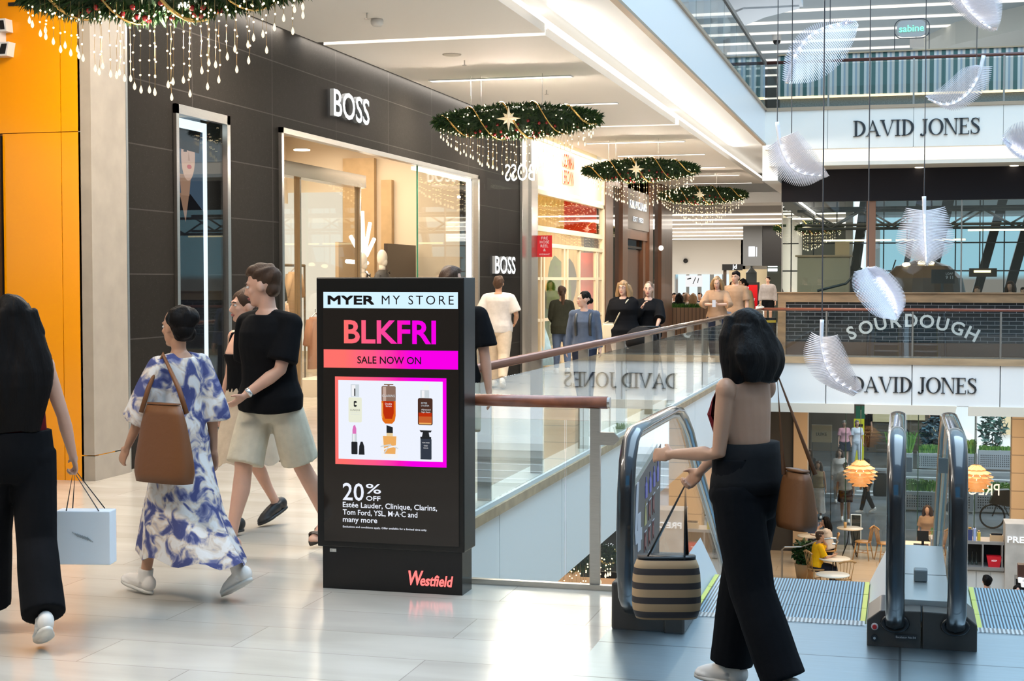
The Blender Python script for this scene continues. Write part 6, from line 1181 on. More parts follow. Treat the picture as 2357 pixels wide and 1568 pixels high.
def person(label, loc, rz, h, sex='f', skin='mid', hair=('short', 'brown'), top=None, bottom=None, shoes=None, lean=0.0, legs=((8, 5), (-8, 10)), arms=(None, None), head=(0, 0), sit=None, vox=.010, build_=1.0, glasses=False, group=None, details=True, socks=None, cat='person', watch=False, tattoo=False):
    s = h/1.75; R = T('person', label, cat, loc, math.radians(rz), group, world=False); TR = FEM if sex == 'f' else MALE; bw = build_
    shx = .165 if sex == 'f' else .19
    Rl = Matrix.Rotation(-lean, 3, 'X')
    # legs by forward kinematics
    leg = []
    for sd, (a, k) in zip((-1, 1), legs):   # left leg first (x<0)
        a, k = math.radians(a), math.radians(k); H = Vector((sd*.092, 0, 0)); Kn = H+Vector((sd*.008, math.sin(a), -math.cos(a)))*.435; An = Kn+Vector((0, math.sin(a-k), -math.cos(a-k)))*.415; leg.append([H, Kn, An, a-k])
    if sit is not None: zp = sit
    else:
        zp = 0
        for H, Kn, An, sa in leg:
            lift = .085+(.10*min(1, max(0, -sa)*1.6) if sa < -.12 else 0); zp = max(zp, lift-An.z)
    P0 = Vector((0, 0, zp)); off = zp-.935
    for L in leg:
        for i in range(3): L[i] = L[i]+P0
    def tor(p): # torso point (built for a standing pelvis at .90) -> leaned
        v = Vector(p)-Vector((0, 0, .92)); v = Rl @ v; return v+Vector((0, 0, .92+off))
    def ring(z, rx, ry, yo, e=0, n=22, fold=0, amp=0):
        return [tor((((rx*bw+e)*(1+amp*math.sin(fold*2*PI*j/n)))*math.cos(2*PI*j/n), yo+(ry*bw+e)*math.sin(2*PI*j/n), z)) for j in range(n)]
    sc = lambda mb: mb.xf(Matrix.Scale(s, 4))
    neck = tor((0, -.008, 1.48)); hy, hp = math.radians(head[0]), math.radians(head[1])
    Rh = Matrix.Rotation(hy, 3, 'Z') @ Matrix.Rotation(hp-lean*.4, 3, 'X'); hc = tor((0, -.004, 1.53)); HC = hc+Rh @ Vector((0, .014, .105)); hp_ = lambda x, y, z: HC+Rh @ Vector((x, y, z))
    # arms
    A = []
    for sd, ar in zip((-1, 1), arms):
        S = tor((sd*(shx-.005)*min(bw, 1.08), -.008, 1.405)); pole = (sd*.45, -1, -.2)
        if ar is None: ar = dict(hand=(sd*(.245+.06*(bw-1)*3), .05, .86))
        if 'pole' in ar: pole = ar['pole']
        Tt = Vector(ar['hand'])+Vector((0, 0, off if sit is None else 0)); E_, Wr = ik(S, Tt, .285, .245, pole); A.append((S, E_, Wr, ar, sd))
    b = MB()
    b.rings([ring(z, rx, ry, yo) for z, rx, ry, yo in TR])
    b.tube([tor((0, -.012, 1.44)), hc+Vector((0, 0, -.02)), hp_(0, -.012, -.02)], [.062, .052, .054] if sex == 'm' else [.052, .044, .048], 14)
    b.ell(hp_(0, -.010, .022), (.075, .094, .102), 20, 14, Rh); b.ell(hp_(0, .026, -.042), (.056, .066, .080), 16, 10, Rh); b.ell(hp_(0, .066, -.094), (.028, .022, .022), 12, 8, Rh)
    b.ell(hp_(0, .074, .026), (.052, .022, .016), 12, 8, Rh); b.ell(hp_(-.034, .062, -.020), (.024, .024, .022), 10, 8, Rh); b.ell(hp_(.034, .062, -.020), (.024, .024, .022), 10, 8, Rh)
    b.tube([hp_(0, .084, .018), hp_(0, .099, -.012), hp_(0, .108, -.030), hp_(0, .094, -.040)], [.009, .010, .0125, .011], 10)
    for e_ in (-1, 1): b.ell(hp_(e_*.077, -.004, -.008), (.010, .020, .030), 10, 8, Rh)
    hs = .92 if sex == 'f' else 1.0
    for S, E_, Wr, ar, sd in A:
        th = 1.0 if sex == 'm' else .86
        b.ell(S+Vector((0, 0, -.006)), (.056*th, .056*th, .06), 14, 10); m1 = S.lerp(E_, .45); m2 = E_.lerp(Wr, .3)
        b.tube([S, m1, E_, m2, Wr], [.050*th*bw**.5, .046*th*bw**.5, .038*th, .041*th, .026*th], 14)
        d = (Wr-E_).normalized(); fw = Vector(ar.get('index', (0, 1, 0))); sv = (fw-d*fw.dot(d)).normalized(); n = sv.cross(d)*(1 if sd > 0 else -1)   # palm normal
        Mh = Matrix((sv, n, d)).transposed(); pc = Wr+d*.048*hs; b.ell(pc, (.040*hs, .015*hs, .055*hs), 14, 8, Mh); b.tube([Wr-d*.02, Wr+d*.03], [.026*th, .028*hs], 10, flat=.75)
        cu = ar.get('curl', .35); fr = max(.0085, vox*.95)
        for f_, (o_, L) in enumerate(((.028, .070), (.0095, .080), (-.010, .074), (-.028, .058))):
            p = pc+sv*o_*hs+d*.040*hs; q1 = (d*math.cos(cu*.5)+n*math.sin(cu*.5)).normalized(); q2 = (d*math.cos(cu*1.6)+n*math.sin(cu*1.6)).normalized(); q3 = (d*math.cos(cu*2.4)+n*math.sin(cu*2.4)).normalized()
            p1 = p+q1*L*.45*hs; p2 = p1+q2*L*.33*hs; p3 = p2+q3*L*.26*hs; b.tube([p-d*.015, p, p1, p2, p3], [fr*1.05, fr*1.05, fr, fr*.93, fr*.8], 8)
        tb = Wr+d*.022+sv*.024*hs; t1 = tb+(sv*.7+d*.7+n*.25).normalized()*.038*hs; t2 = t1+(sv*.25+d*.9+n*(.3+cu*.4)).normalized()*.032*hs; b.tube([tb-sv*.01, tb, t1, t2], [fr*1.3, fr*1.3, fr*1.12, fr*.9], 8)
    feet = []
    for H, Kn, An, sa in leg:
        th = 1.0 if sex == 'm' else .95; b.ell(H+Vector((0, -.012, .0)), (.088*bw, .10*bw, .10), 14, 10)
        b.tube([H+Vector((0, 0, .02)), H.lerp(Kn, .35), Kn+Vector((0, 0, .03)), Kn, Kn.lerp(An, .30)+Vector((0, -.012, 0)), Kn.lerp(An, .7), An], [.088*th*bw, .080*th*bw, .056*th, .053*th, .055*th, .038*th, .033*th], 16)
        pt = min(.9, max(-.1, -sa-.12))*.9 if sa < -.12 else (-.18 if sa > .2 else 0)
        if sit is not None: pt = 0
        fd = Vector((0, math.cos(pt), -math.sin(pt))); up = Vector((0, math.sin(pt), math.cos(pt))); feet.append((An, fd, up))
        hl = An-fd*.045-up*.045; b.ell(hl+up*.012, (.032, .04, .042), 12, 8)
        b.tube([An-up*.02, An+fd*.06-up*.040, An+fd*.12-up*.058, An+fd*.165-up*.064], [.036, .034, .028, .018], 12, flat=1.0)
        b.ell(An+fd*.125-up*.062, (.044, .062, .022), 12, 8, Matrix((Vector((1, 0, 0)), fd, up)).transposed())
        for i in range(5):
            p = An+fd*(.165-.012*abs(i-1))-up*.068+Vector((-.034+.017*i, 0, 0))*(1 if An.x > 0 else 1); b.ell(p, (.0095, .020, .010), 8, 6)
    sc(b); finish(b, 'body', SK[skin], R, vox*s, 3, .45)
    # face details
    if details:
        for e_, nm in ((-1, 'eye'), (1, 'eye')):
            m = MB(); m.m(0).ell(hp_(e_*.030, .080, .006), (.0135, .011, .0085), 10, 8, Rh); m.m(1).ell(hp_(e_*.030, .0885, .006), (.0062, .004, .0062), 8, 6, Rh); sc(m).build(nm, [M_eye, M_iris], R, True)
            m = MB(); m.tube([hp_(e_*.015, .0935, .026), hp_(e_*.03, .0925, .031), hp_(e_*.047, .080, .025)], [.004, .0045, .003], 6); sc(m).build('eyebrow', M_brow, R, True)
        m = MB(); m.tube([hp_(-.022, .083, -.064), hp_(-.008, .093, -.061), hp_(.008, .093, -.061), hp_(.022, .083, -.064)], [.003, .0065, .0065, .003], 8, flat=1.0); m.ell(hp_(0, .091, -.070), (.016, .006, .006), 10, 6, Rh); sc(m).build('mouth', M_lip, R, True)
    # hair
    st, hc_ = hair[:2]; hw_ = hair[2] if len(hair) > 2 else 1.0; m = MB(); hm = HR[hc_]; m.ell(hp_(0, -.024, .040), (.083, .098, .098), 20, 14, Rh)
    dn = lambda z, y, w_, d_: [hp_(w_*math.cos(2*PI*j/16), y+d_*math.sin(2*PI*j/16), z) for j in range(16)]
    wn_r = lambda p, w_, d_: [Vector(p)+Rh @ Vector((w_*math.cos(2*PI*j/16), d_*math.sin(2*PI*j/16), 0)) for j in range(16)]
    if st == 'short': m.ell(hp_(0, -.045, -.010), (.074, .062, .068), 14, 10, Rh); m.ell(hp_(0, .03, .088), (.062, .062, .038), 14, 10, Rh)
    if st in ('bun', 'low_bun'): m.ell(hp_(0, -.05, -.02), (.070, .055, .06), 14, 10, Rh); m.ell(hp_(0, -.125, -.02 if st == 'low_bun' else .05), (.042, .04, .042), 14, 10)
    if st == 'puff': m.ell(hp_(0, -.05, .06), (.098, .10, .085), 14, 10); m.ell(hp_(0, -.07, -.02), (.075, .06, .07), 14, 10)
    if st == 'pony':
        m.ell(hp_(0, -.05, -.015), (.072, .055, .06), 14, 10, Rh); base = hp_(0, -.11, .02); m.tube([base, base+Vector((0, -.04, -.06)), base+Vector((0, -.03, -.2)), base+Vector((0, .0, -.36))], [.03, .036, .032, .012], 12)
    if st in ('long', 'vlong', 'bob'):
        Lh = {'bob': .26, 'long': .36, 'vlong': .62}[st]; top_ = hp_(0, -.03, .06)
        R_ = []
        for i in range(9):
            u = i/8; zz = .06-Lh*u; dz = (.060+.03*min(1, u*2)*(1 if st != 'bob' else .8))*(1 if u < .7 else 1-(u-.7)*1.1); wx = (.085+.045*hw_*min(1, u*2.2))*(1 if u < .6 else 1-(u-.6)*.9); yo = -.055-.035*min(1, u*1.5)
            R_.append([hp_(wx*math.cos(2*PI*j/16), yo+dz*math.sin(2*PI*j/16)*(.75 if math.sin(2*PI*j/16) > 0 else 1), zz) for j in range(16)])
        m.rings(R_)
        for e_ in (-1, 1): m.tube([hp_(e_*.06, .02, .09), hp_(e_*.088, .015, .0), hp_(e_*.098, .0, -.10), hp_(e_*.10, -.01, -.10-min(Lh*.6, .18))], [.028, .036, .040, .022], 10); m.tube([hp_(e_*.07, -.05, .05), hp_(e_*.10, -.05, -.06), hp_(e_*.105, -.04, -.06-min(Lh*.6, .2))], [.04, .045, .03], 10)
    if st == 'cap_fringe': m.ell(hp_(0, .02, .07), (.07, .07, .05), 14, 10, Rh)
    sc(m); finish(m, 'hair', hm, R, max(.006, vox*.75)*s, 2, disp=.014 if st in ('short', 'puff', 'cap_fringe') else .011, freq=34 if st in ('short', 'puff') else 40, stretch=1 if st in ('short', 'puff') else .18)
    if glasses:
        m = MB()
        for e_ in (-1, 1): m.tube([hp_(e_*.032+.024*math.cos(a), .104-.01*abs(math.cos(a)), .004+.020*math.sin(a)) for a in [2*PI*i/14 for i in range(14)]], .0022, 5, closed=True); m.tube([hp_(e_*.056, .095, .008), hp_(e_*.078, .0, .01)], .002, 5)
        m.tube([hp_(-.008, .105, .008), hp_(.008, .105, .008)], .002, 5); sc(m).build('glasses', mat('glasses_frame', (.08, .03, .02), .3), R)
    # ------------------------------------------------ clothes
    def legc(z):
        out = []
        for H, Kn, An, _ in leg:
            q_ = H if z >= H.z else None
            if q_ is None:
                for a_, b_ in ((H, Kn), (Kn, An)):
                    if min(a_.z, b_.z) <= z <= max(a_.z, b_.z): q_ = a_.lerp(b_, (a_.z-z)/max(1e-5, a_.z-b_.z)); break
            out.append(q_ or An)
        return out
    if top:
        mt, o_ = top[0], top[1] if len(top) > 1 else {}; hem = o_.get('hem', .93); e_ = o_.get('ease', .016); sl = o_.get('sleeve', 'short'); nk = o_.get('neck', 1.462); m = MB()
        Z = [r_ for r_ in TR if hem <= r_[0] <= nk+.005 and r_[0] > .88]; lo = Z[0]; rs = [ring(hem, max(lo[1], .160)+o_.get('flare', .006), max(lo[2], .115)+o_.get('flare', .006), lo[3], e_)]+[ring(z, rx if z > 1.15 else max(rx, .148), ry if z > 1.15 else max(ry, .108), yo, e_+(.006+o_.get('flare', .006))*max(0, min(1, (1.10-z)/.14))) for z, rx, ry, yo in Z if z > hem+.01]
        m.rings(rs)
        if sl != 'none':
            for S, E_, Wr, ar, sd in A: m.tube([tor((sd*.05, -.010, 1.425)), S+Vector((-sd*.01, 0, .0))], [.060+e_*.5, .058+e_*.6], 12)
        if sl != 'none':
            for S, E_, Wr, ar, sd in A:
                m.ell(S+Vector((0, 0, -.004)), (.072*bw**.5, .072, .074), 14, 10); ew = o_.get('sleeve_w', .014)+.006
                if sl == 'short': m.tube([S, S.lerp(E_, .45), S.lerp(E_, .80)], [.060+ew*.4, .056+ew, .054+ew*1.3], 14)
                elif sl == 'half': m.tube([S, S.lerp(E_, .45), E_, E_.lerp(Wr, .25)], [.060+ew*.4, .056+ew*1.2, .054+ew*1.8, .056+ew*2], 14)
                else: m.tube([S, S.lerp(E_, .5), E_, E_.lerp(Wr, .5), E_.lerp(Wr, .94)], [.060+ew*.4, .052+ew, .046+ew, .042+ew, .032+ew], 14)
        else: 
            for S, E_, Wr, ar, sd in A:
                if o_.get('straps', True): m.tube([tor((sd*.09, .085, 1.33)), tor((sd*.095, .05, 1.43)), tor((sd*.095, -.03, 1.45)), tor((sd*.09, -.085, 1.36))], .014, 8)
        sc(m); finish(m, o_.get('name', 'shirt'), mt, R, max(.009, vox)*s, 3, disp=.007, freq=9, stretch=.8)
        if o_.get('bib'):
            rows = [r_ for r_ in TR if 1.09 < r_[0] < 1.47]; m = MB(); sh_ = []
            for off_ in (.010, .020):
                for q_, (z, rx, ry, yo) in enumerate(rows):
                    ha = math.radians(88-50*q_/(len(rows)-1)); sh_.append([tor(((rx+off_)*math.sin(a), yo+(ry+off_)*math.cos(a), z)) for a in [ha*(2*j/14-1) for j in range(15)]])
            k = len(rows)
            for g0 in (0, k):
                for i in range(k-1):
                    for j in range(14): m.quad(sh_[g0+i][j], sh_[g0+i][j+1], sh_[g0+i+1][j+1], sh_[g0+i+1][j])
            sc(m).build('bib', mt, R, True)
        if o_.get('jacket'):   # open front panel shows the inner top
            m = MB(); m.prism([(-.055, 1.40), (.055, 1.40), (.05, 1.2), (.06, .95), (-.06, .95), (-.05, 1.2)], (0, .135, off), (1, 0, 0), (0, 0, 1), -.03); sc(m).build('inner_top', o_['jacket'], R)
    if bottom:
        kind, mt, o_ = bottom[0], bottom[1], bottom[2] if len(bottom) > 2 else {}; m = MB()
        if kind in ('trousers', 'shorts'):
            wz = o_.get('waist', .97); e_ = o_.get('ease', .018); m.rings([ring(z, rx, ry, yo, e_) for z, rx, ry, yo in [(.81, .10, .08, 0), (.86, .15, .11, 0), (.90, .166, .118, 0), (.95, .172, .122, 0), (wz, .160, .112, 0)]])
            for H, Kn, An, _ in leg:
                fl = o_.get('flare', .0); m.ell(H, (.088*bw+e_, .104*bw+e_, .10), 14, 10)
                if kind == 'shorts': fr_ = o_.get('len', .82); m.tube([H+Vector((0, 0, .03)), H.lerp(Kn, .4), H.lerp(Kn, fr_)], [.092*bw+e_, .092*bw+e_*1.6, .088+e_*2.2], 16)
                else: m.tube([H+Vector((0, 0, .03)), H.lerp(Kn, .35), Kn, Kn.lerp(An, .35), Kn.lerp(An, .75), An+Vector((0, 0, .01))], [.09*bw+e_, .084*bw+e_, .062+e_+fl*.35, .060+e_+fl*.5, .048+e_+fl*.8, .042+e_+fl], 16)
            sc(m); finish(m, kind, mt, R, max(.009, vox)*s, 3, disp=.008, freq=9, stretch=.55)
        else:
            hem = o_.get('hem', .3); wz = o_.get('waist', 1.05); fl = o_.get('flare', .10); nf = o_.get('folds', 7); rs = []; N = 40; K_ = 16
            for i in range(K_+1):
                z = wz+(hem-wz)*i/K_; u = i/K_; zz = z+off
                if z > .88:
                    rr0 = [r_ for r_ in TR]; k = min(range(len(TR)-1), key=lambda q_: 0 if TR[q_][0] <= z <= TR[q_+1][0] else 9); t = (z-TR[k][0])/(TR[k+1][0]-TR[k][0]); rx = TR[k][1]*(1-t)+TR[k+1][1]*t+.02; ry = TR[k][2]*(1-t)+TR[k+1][2]*t+.02; rx, ry = rx*bw, ry*bw; cx = cy = 0; pt = tor((0, 0, z)); cy = pt.y; zz = pt.z
                else:
                    lc = legc(zz); xs = [p.x for p in lc]; ys = [p.y for p in lc]; cx = sum(xs)/2; cy = sum(ys)/2; rx = abs(xs[1]-xs[0])/2+.085+fl*u; ry = abs(ys[1]-ys[0])/2+.125+fl*u*.8
                    rx = max(rx, .15*(1-u*.2)); ry = max(ry, .11)
                rs.append([Vector((cx+rx*(1+.05*u*math.sin(nf*2*PI*j/N+1.1*u))*math.cos(2*PI*j/N), cy+ry*(1+.05*u*math.sin(nf*2*PI*j/N+.4))*math.sin(2*PI*j/N), zz+(.02*u*math.sin(nf*2*PI*j/N)))) for j in range(N)])
            m.rings(rs, cap=False); inner = [[p.lerp(Vector((sum(q_.x for q_ in r_)/N, sum(q_.y for q_ in r_)/N, p.z)), .03) for p in r_] for r_ in rs]; m.rings([list(reversed(r_)) for r_ in inner], cap=False); sc(m).build(kind, mt, R, True)
    if shoes:
        kind, mt = shoes[0], shoes[1]; sole = shoes[2] if len(shoes) > 2 else mt
        for An, fd, up in feet:
            Mf = Matrix((Vector((1, 0, 0)), fd, up)).transposed(); rt = None
            if kind == 'sandal':
                m = MB(); m.rings([[An+fd*(.048+.145*math.cos(a)*(1.0))+Vector((.050*math.sin(a)*(1.0 if math.cos(a) > 0 else .8), 0, 0))-up*z for a in [2*PI*i/24 for i in range(24)]] for z in (.088, .066)]); rt = sc(m).build('sandal', sole, R, True)
                for y_ in (.065, .125): 
                    m = MB(); m.tube([An+fd*y_+Vector((x_, 0, 0))-up*(.07-z_) for x_, z_ in ((-.05, .0), (-.042, .032), (-.015, .052 if y_ < .1 else .040), (.015, .052 if y_ < .1 else .040), (.042, .032), (.05, 0))], .016, 6, flat=.28, up=up); sc(m).build('strap', mt, rt)
            else:
                m = MB(); m.ell(An-fd*.04-up*.035, (.042, .05, .052), 12, 8, Mf); m.tube([An+up*(.05 if kind == 'boot' else -.005), An-up*.03], [.046, .046], 12); m.tube([An-up*.035, An+fd*.07-up*.045, An+fd*.14-up*.062, An+fd*.19-up*.066], [.048, .044, .040, .022], 12); m.ell(An+fd*.13-up*.066, (.050, .075, .022), 12, 8, Mf); sc(m); rt = finish(m, 'shoe', mt, R, max(.007, vox*.8)*s, 3)
                m = MB(); m.rings([[An+fd*(.062+.145*math.cos(a))+Vector((.052*math.sin(a)*(1.0 if math.cos(a) > 0 else .82), 0, 0))-up*z for a in [2*PI*i/24 for i in range(24)]] for z in (.090, .072)]); sc(m).build('sole', sole, rt, True)
    if watch:
        S, E_, Wr, ar, sd = A[watch-1]; d = (Wr-E_).normalized(); m = MB(); m.tube([Wr-d*.035, Wr-d*.012], .031, 14); sc(m).build('wristwatch', mat('watch_silver', (.75, .75, .75), .25, .9), R, True)
    R['_'] = 1; del R['_']
    R_info = dict(root=R, s=s, off=off, arms=A, hip=leg, rot=math.radians(rz), loc=Vector(loc)); return R_info
def wp(I, p): # person-local (unscaled) -> world
    v = Vector(p)*I['s']; v = Matrix.Rotation(I['rot'], 3, 'Z') @ v; return I['loc']+v
def hand_w(I, i, ext=.085):
    S, E_, Wr, ar, sd = I['arms'][i]; return wp(I, Wr+(Wr-E_).normalized()*ext)
def sack(name, label, cat, c, size, rz, m_, strap_pts=None, strap_m=None, taper=.85, soft=.25, sr=.010, group=None):
    """soft bag standing at centre-bottom c, optional strap polyline in world space"""
    r = T(name, label, cat, c, 0, group); w_, d_, h_ = size; M = Matrix.Rotation(rz, 3, 'Z'); c = Vector(c); m = MB(); Rr = []
    for i in range(9):
        u = i/8; k = (1-(1-taper)*u)*(1-soft*.5*(2*u-1)**4); Rr.append([c+M @ Vector((w_/2*k*(abs(math.cos(a))**.5)*(1 if math.cos(a) > 0 else -1), d_/2*(1-.5*u*soft*2)*k*(abs(math.sin(a))**.7)*(1 if math.sin(a) > 0 else -1), h_*u)) for a in [2*PI*j/28 for j in range(28)]])
    m.rings(Rr); m.build('body', m_, r, True)
    m = MB(); m.rings([[p+Vector((0, 0, .004)) for p in Rr[-1]], [p+Vector((0, 0, .012)) for p in Rr[-1]]]); m.build('rim', strap_m or m_, r, True)
    for P in (strap_pts or []): m = MB(); m.tube(P, sr, 8, flat=.5); m.build('strap', strap_m or m_, r, True)
    return r
# --- materials for the outfits
C_blk = cloth('black', (.0055, .0055, .0065)); C_blk2 = cloth('soft_black', (.013, .0125, .013)); C_red = cloth('dark_red', (.10, .006, .010)); C_wht = cloth('white', (.58, .53, .49)); C_cream = cloth('cream', (.54, .44, .33)); C_beige = cloth('beige', (.60, .54, .42)); C_slate = cloth('slate_blue', (.085, .105, .15)); C_olive = cloth('olive', (.035, .034, .022)); C_denim = cloth('denim', (.10, .13, .20)); C_tan = cloth('tan', (.34, .21, .13)); C_khaki = cloth('khaki', (.30, .22, .12)); C_grey = cloth('grey', (.33, .30, .29)); C_navy = cloth('navy', (.02, .025, .045)); C_yel = cloth('yellow', (.85, .45, .01)); C_blue = cloth('blue', (.16, .20, .34)); C_pink = cloth('pink', (.60, .30, .34)); C_lblue = cloth('pale_blue', (.60, .66, .74))
def floral():
    m = cloth('floral', (.70, .66, .64)); nt = m.node_tree; b = nt.nodes['Principled BSDF']; t = nt.nodes.new('ShaderNodeTexCoord'); n = nt.nodes.new('ShaderNodeTexNoise'); n.inputs['Scale'].default_value = 11; n.inputs['Detail'].default_value = 3; n.inputs['Distortion'].default_value = .8
    nt.links.new(t.outputs['Object'], n.inputs['Vector']); r = nt.nodes.new('ShaderNodeValToRGB'); E = r.color_ramp.elements; E[0].position = .40; E[0].color = (.07, .08, .20, 1); E[1].position = .60; E[1].color = (.72, .68, .65, 1); x = E.new(.46); x.color = (.22, .22, .33, 1); x = E.new(.52); x.color = (.62, .52, .43, 1)
    nt.links.new(n.outputs[0], r.inputs[0]); nt.links.new(r.outputs[0], b.inputs['Base Color']); return m
C_flo = floral(); L_brown = mat('leather_brown', (.15, .052, .012), .5, bump=.2, bs=30); L_blk = mat('leather_black', (.012, .012, .012), .4); L_cream = mat('leather_cream', (.62, .52, .36), .5); S_wht = mat('shoe_white', (.78, .72, .66), .6); S_sole = mat('sole_white', (.70, .66, .60), .6); S_blk = mat('shoe_black', (.015, .014, .014), .5); S_brn = mat('sandal_brown', (.035, .022, .016), .5); S_ork = mat('cork_sole', (.05, .035, .025), .7)
# --- foreground
I = person('person with very long black hair, dark red top, walking away at the left edge', (-4.03, 6.15, 0), 40, 1.60, 'f', 'fair', ('vlong', 'black', 2.6), (C_red, dict(sleeve='none', hem=1.0)), ('trousers', C_blk, dict(flare=.035, ease=.03, waist=1.08)), ('shoe', S_wht, S_sole), lean=-.02, legs=((22, 6), (-10, 26)), arms=(None, dict(hand=(.33, .14, .86), curl=1.2, pole=(.3, -1, 0))), vox=.0075)
hw = hand_w(I, 1)
r = T('shopping_bag', 'white paper shopping bag with grey scribble held by the person at the left edge', 'bag', (hw.x+.05, hw.y, .42)); bc = Vector((hw.x+.05, hw.y, hw.z-.46)); Mz = Matrix.Rotation(math.radians(12), 3, 'Z')
m = MB(); m.obox(bc+Vector((0, 0, .13)), (.27, .10, .26), Mz); m.build('body', mat('paper_white', (.82, .85, .88), .55), r, bevel=.004)
for sy in (-.045, .045): m = MB(); m.tube([bc+Mz @ Vector((-.08, sy, .26)), hw+Vector((-.01, sy*.2, -.01)), bc+Mz @ Vector((.08, sy, .26))], .003, 6); m.build('handle', L_blk, r)
m = MB()
for i in range(7): m.tube([bc+Mz @ Vector((-.05+i*.012, -.0515, .16-i*.004)), bc+Mz @ Vector((-.02+i*.012, -.0515, .135-i*.004))], .0012, 4)
m.build('scribble', mat('scribble_grey', (.25, .25, .25), .6), r)
I = person('person in blue and white floral dress with white high top shoes', (-3.74, 7.26, 0), 68, 1.555, 'f', 'tan', ('puff', 'black'), (C_flo, dict(sleeve='half', hem=.98, sleeve_w=.022, name='dress_top')), ('dress_skirt', C_flo, dict(hem=.25, waist=1.06, flare=.035)), ('boot', S_wht, S_sole), lean=.03, legs=((17, 3), (-19, 18)), arms=(dict(hand=(-.24, .24, .86), curl=.5), dict(hand=(.22, -.05, .86))), vox=.0075)
sh = wp(I, (-.16, -.03, 1.46+I['off'])); bp_ = wp(I, (-.25, -.14, .74+I['off']))
sack('shoulder_bag', 'brown slouchy leather shoulder bag hanging on the floral dress', 'bag', bp_, (.42, .14, .40), I['rot']+PI/2+.1, L_brown, [[bp_+Vector((-.13, 0, .36)), bp_.lerp(sh, .6)+Vector((-.07, -.03, .1)), sh+Vector((0, 0, .02)), bp_.lerp(sh, .6)+Vector((.10, -.02, .1)), bp_+Vector((.13, 0, .36))]], L_brown, .62, .3, .014)
I = person('person in black T-shirt, beige shorts and brown sandals striding left beside the kiosk', (-3.79, 8.55, 0), 160, 1.79, 'm', 'fair', ('short', 'brown'), (C_blk, dict(hem=.88, sleeve='short', sleeve_w=.022, ease=.026, flare=.022)), ('shorts', C_beige, dict(len=.92, ease=.012)), ('sandal', S_brn, S_ork), lean=.05, legs=((-22, 10), (19, 4)), arms=(dict(hand=(-.03, .24, .99), curl=.6, pole=(-1, -.6, -.3)), dict(hand=(.26, -.06, .87))), head=(-58, -8), vox=.0075, watch=1)
pr = MB(); 
I = person('person in black strappy top and cream skirt just behind the black T-shirt', (-4.28, 9.25, 0), 150, 1.62, 'f', 'fair', ('low_bun', 'brown'), (C_blk, dict(sleeve='none', hem=1.0, neck=1.30)), ('skirt', C_cream, dict(hem=.50, flare=.04)), ('shoe', S_blk), legs=((14, 4), (-14, 18)), head=(-15, 0), vox=.009)
I5 = person('black haired person with bare back and shoulders, from behind at the front right', (-.60, 6.02, 0), 62, 1.555, 'f', 'tan', ('bob', 'black', 2.0), (C_red, dict(sleeve='none', hem=.98, neck=1.17, straps=False, name='halter_top', bib=True)), ('trousers', C_blk, dict(flare=.03, ease=.03, waist=1.10)), ('shoe', S_wht, S_sole), lean=.04, legs=((-12, 12), (12, 4)), arms=(dict(hand=(-.20, .27, 1.10), curl=.6, pole=(-.1, -.3, -1)), dict(hand=(.10, .38, .93), curl=1.3, pole=(.5, -.6, -1))), vox=.0075)
I = I5; nk_ = [p for p in I['root'].children if p.name.startswith('body')]
m = MB(); m.tube([Vector((.062*math.cos(a)*I['s'], (-.012+.060*math.sin(a))*I['s'], (1.475+.012*math.sin(a)+I['off'])*I['s'])) for a in [2*PI*i/20 for i in range(20)]], .014, 8, closed=True); m.build('halter_strap', C_red, I['root'], True)
m = MB()
m.rings([[wp(I, Vector((rx*math.cos(2*PI*j/26), ry*math.sin(2*PI*j/26), z+I['off']))) for j in range(26)] for z, rx, ry in ((.94, .205, .155), (1.0, .20, .150), (1.10, .172, .132), (1.16, .168, .13))])
tag(m.build('waist_wrap', C_blk2, smooth=True), 'dark grey jacket wrapped round the waist of the front right person', 'jacket')
bp_ = wp(I, (-.02, -.27, .80+I['off'])); sh = wp(I, (.12, -.05, 1.45+I['off']))
sack('shoulder_bag', 'soft brown bag behind the hip of the front right person', 'bag', bp_, (.22, .11, .22), I['rot']+1.2, L_brown, [[bp_+Vector((-.05, 0, .21)), sh+Vector((.02, -.03, .02)), bp_+Vector((.07, .02, .21))]], L_brown, .7, .3, .009)
hw = hand_w(I, 1)
M_tote = stripemat('striped_tote', (.42, .27, .14), (.03, .02, .018), 'Z', .06, .55, .7, 0, 0)
sack('tote_bag', 'large tan and black striped tote bag held low beside the escalator newel', 'bag', (hw.x-.10, hw.y+.02, hw.z-.58), (.30, .16, .25), .25, M_tote, [[Vector((hw.x-.18, hw.y-.02, hw.z-.33)), hw+Vector((-.02, 0, -.01)), Vector((hw.x-.02, hw.y, hw.z-.33))], [Vector((hw.x-.18, hw.y+.07, hw.z-.33)), hw+Vector((-.02, .02, -.01)), Vector((hw.x-.02, hw.y+.07, hw.z-.33))]], L_blk, .95, .25, .009)
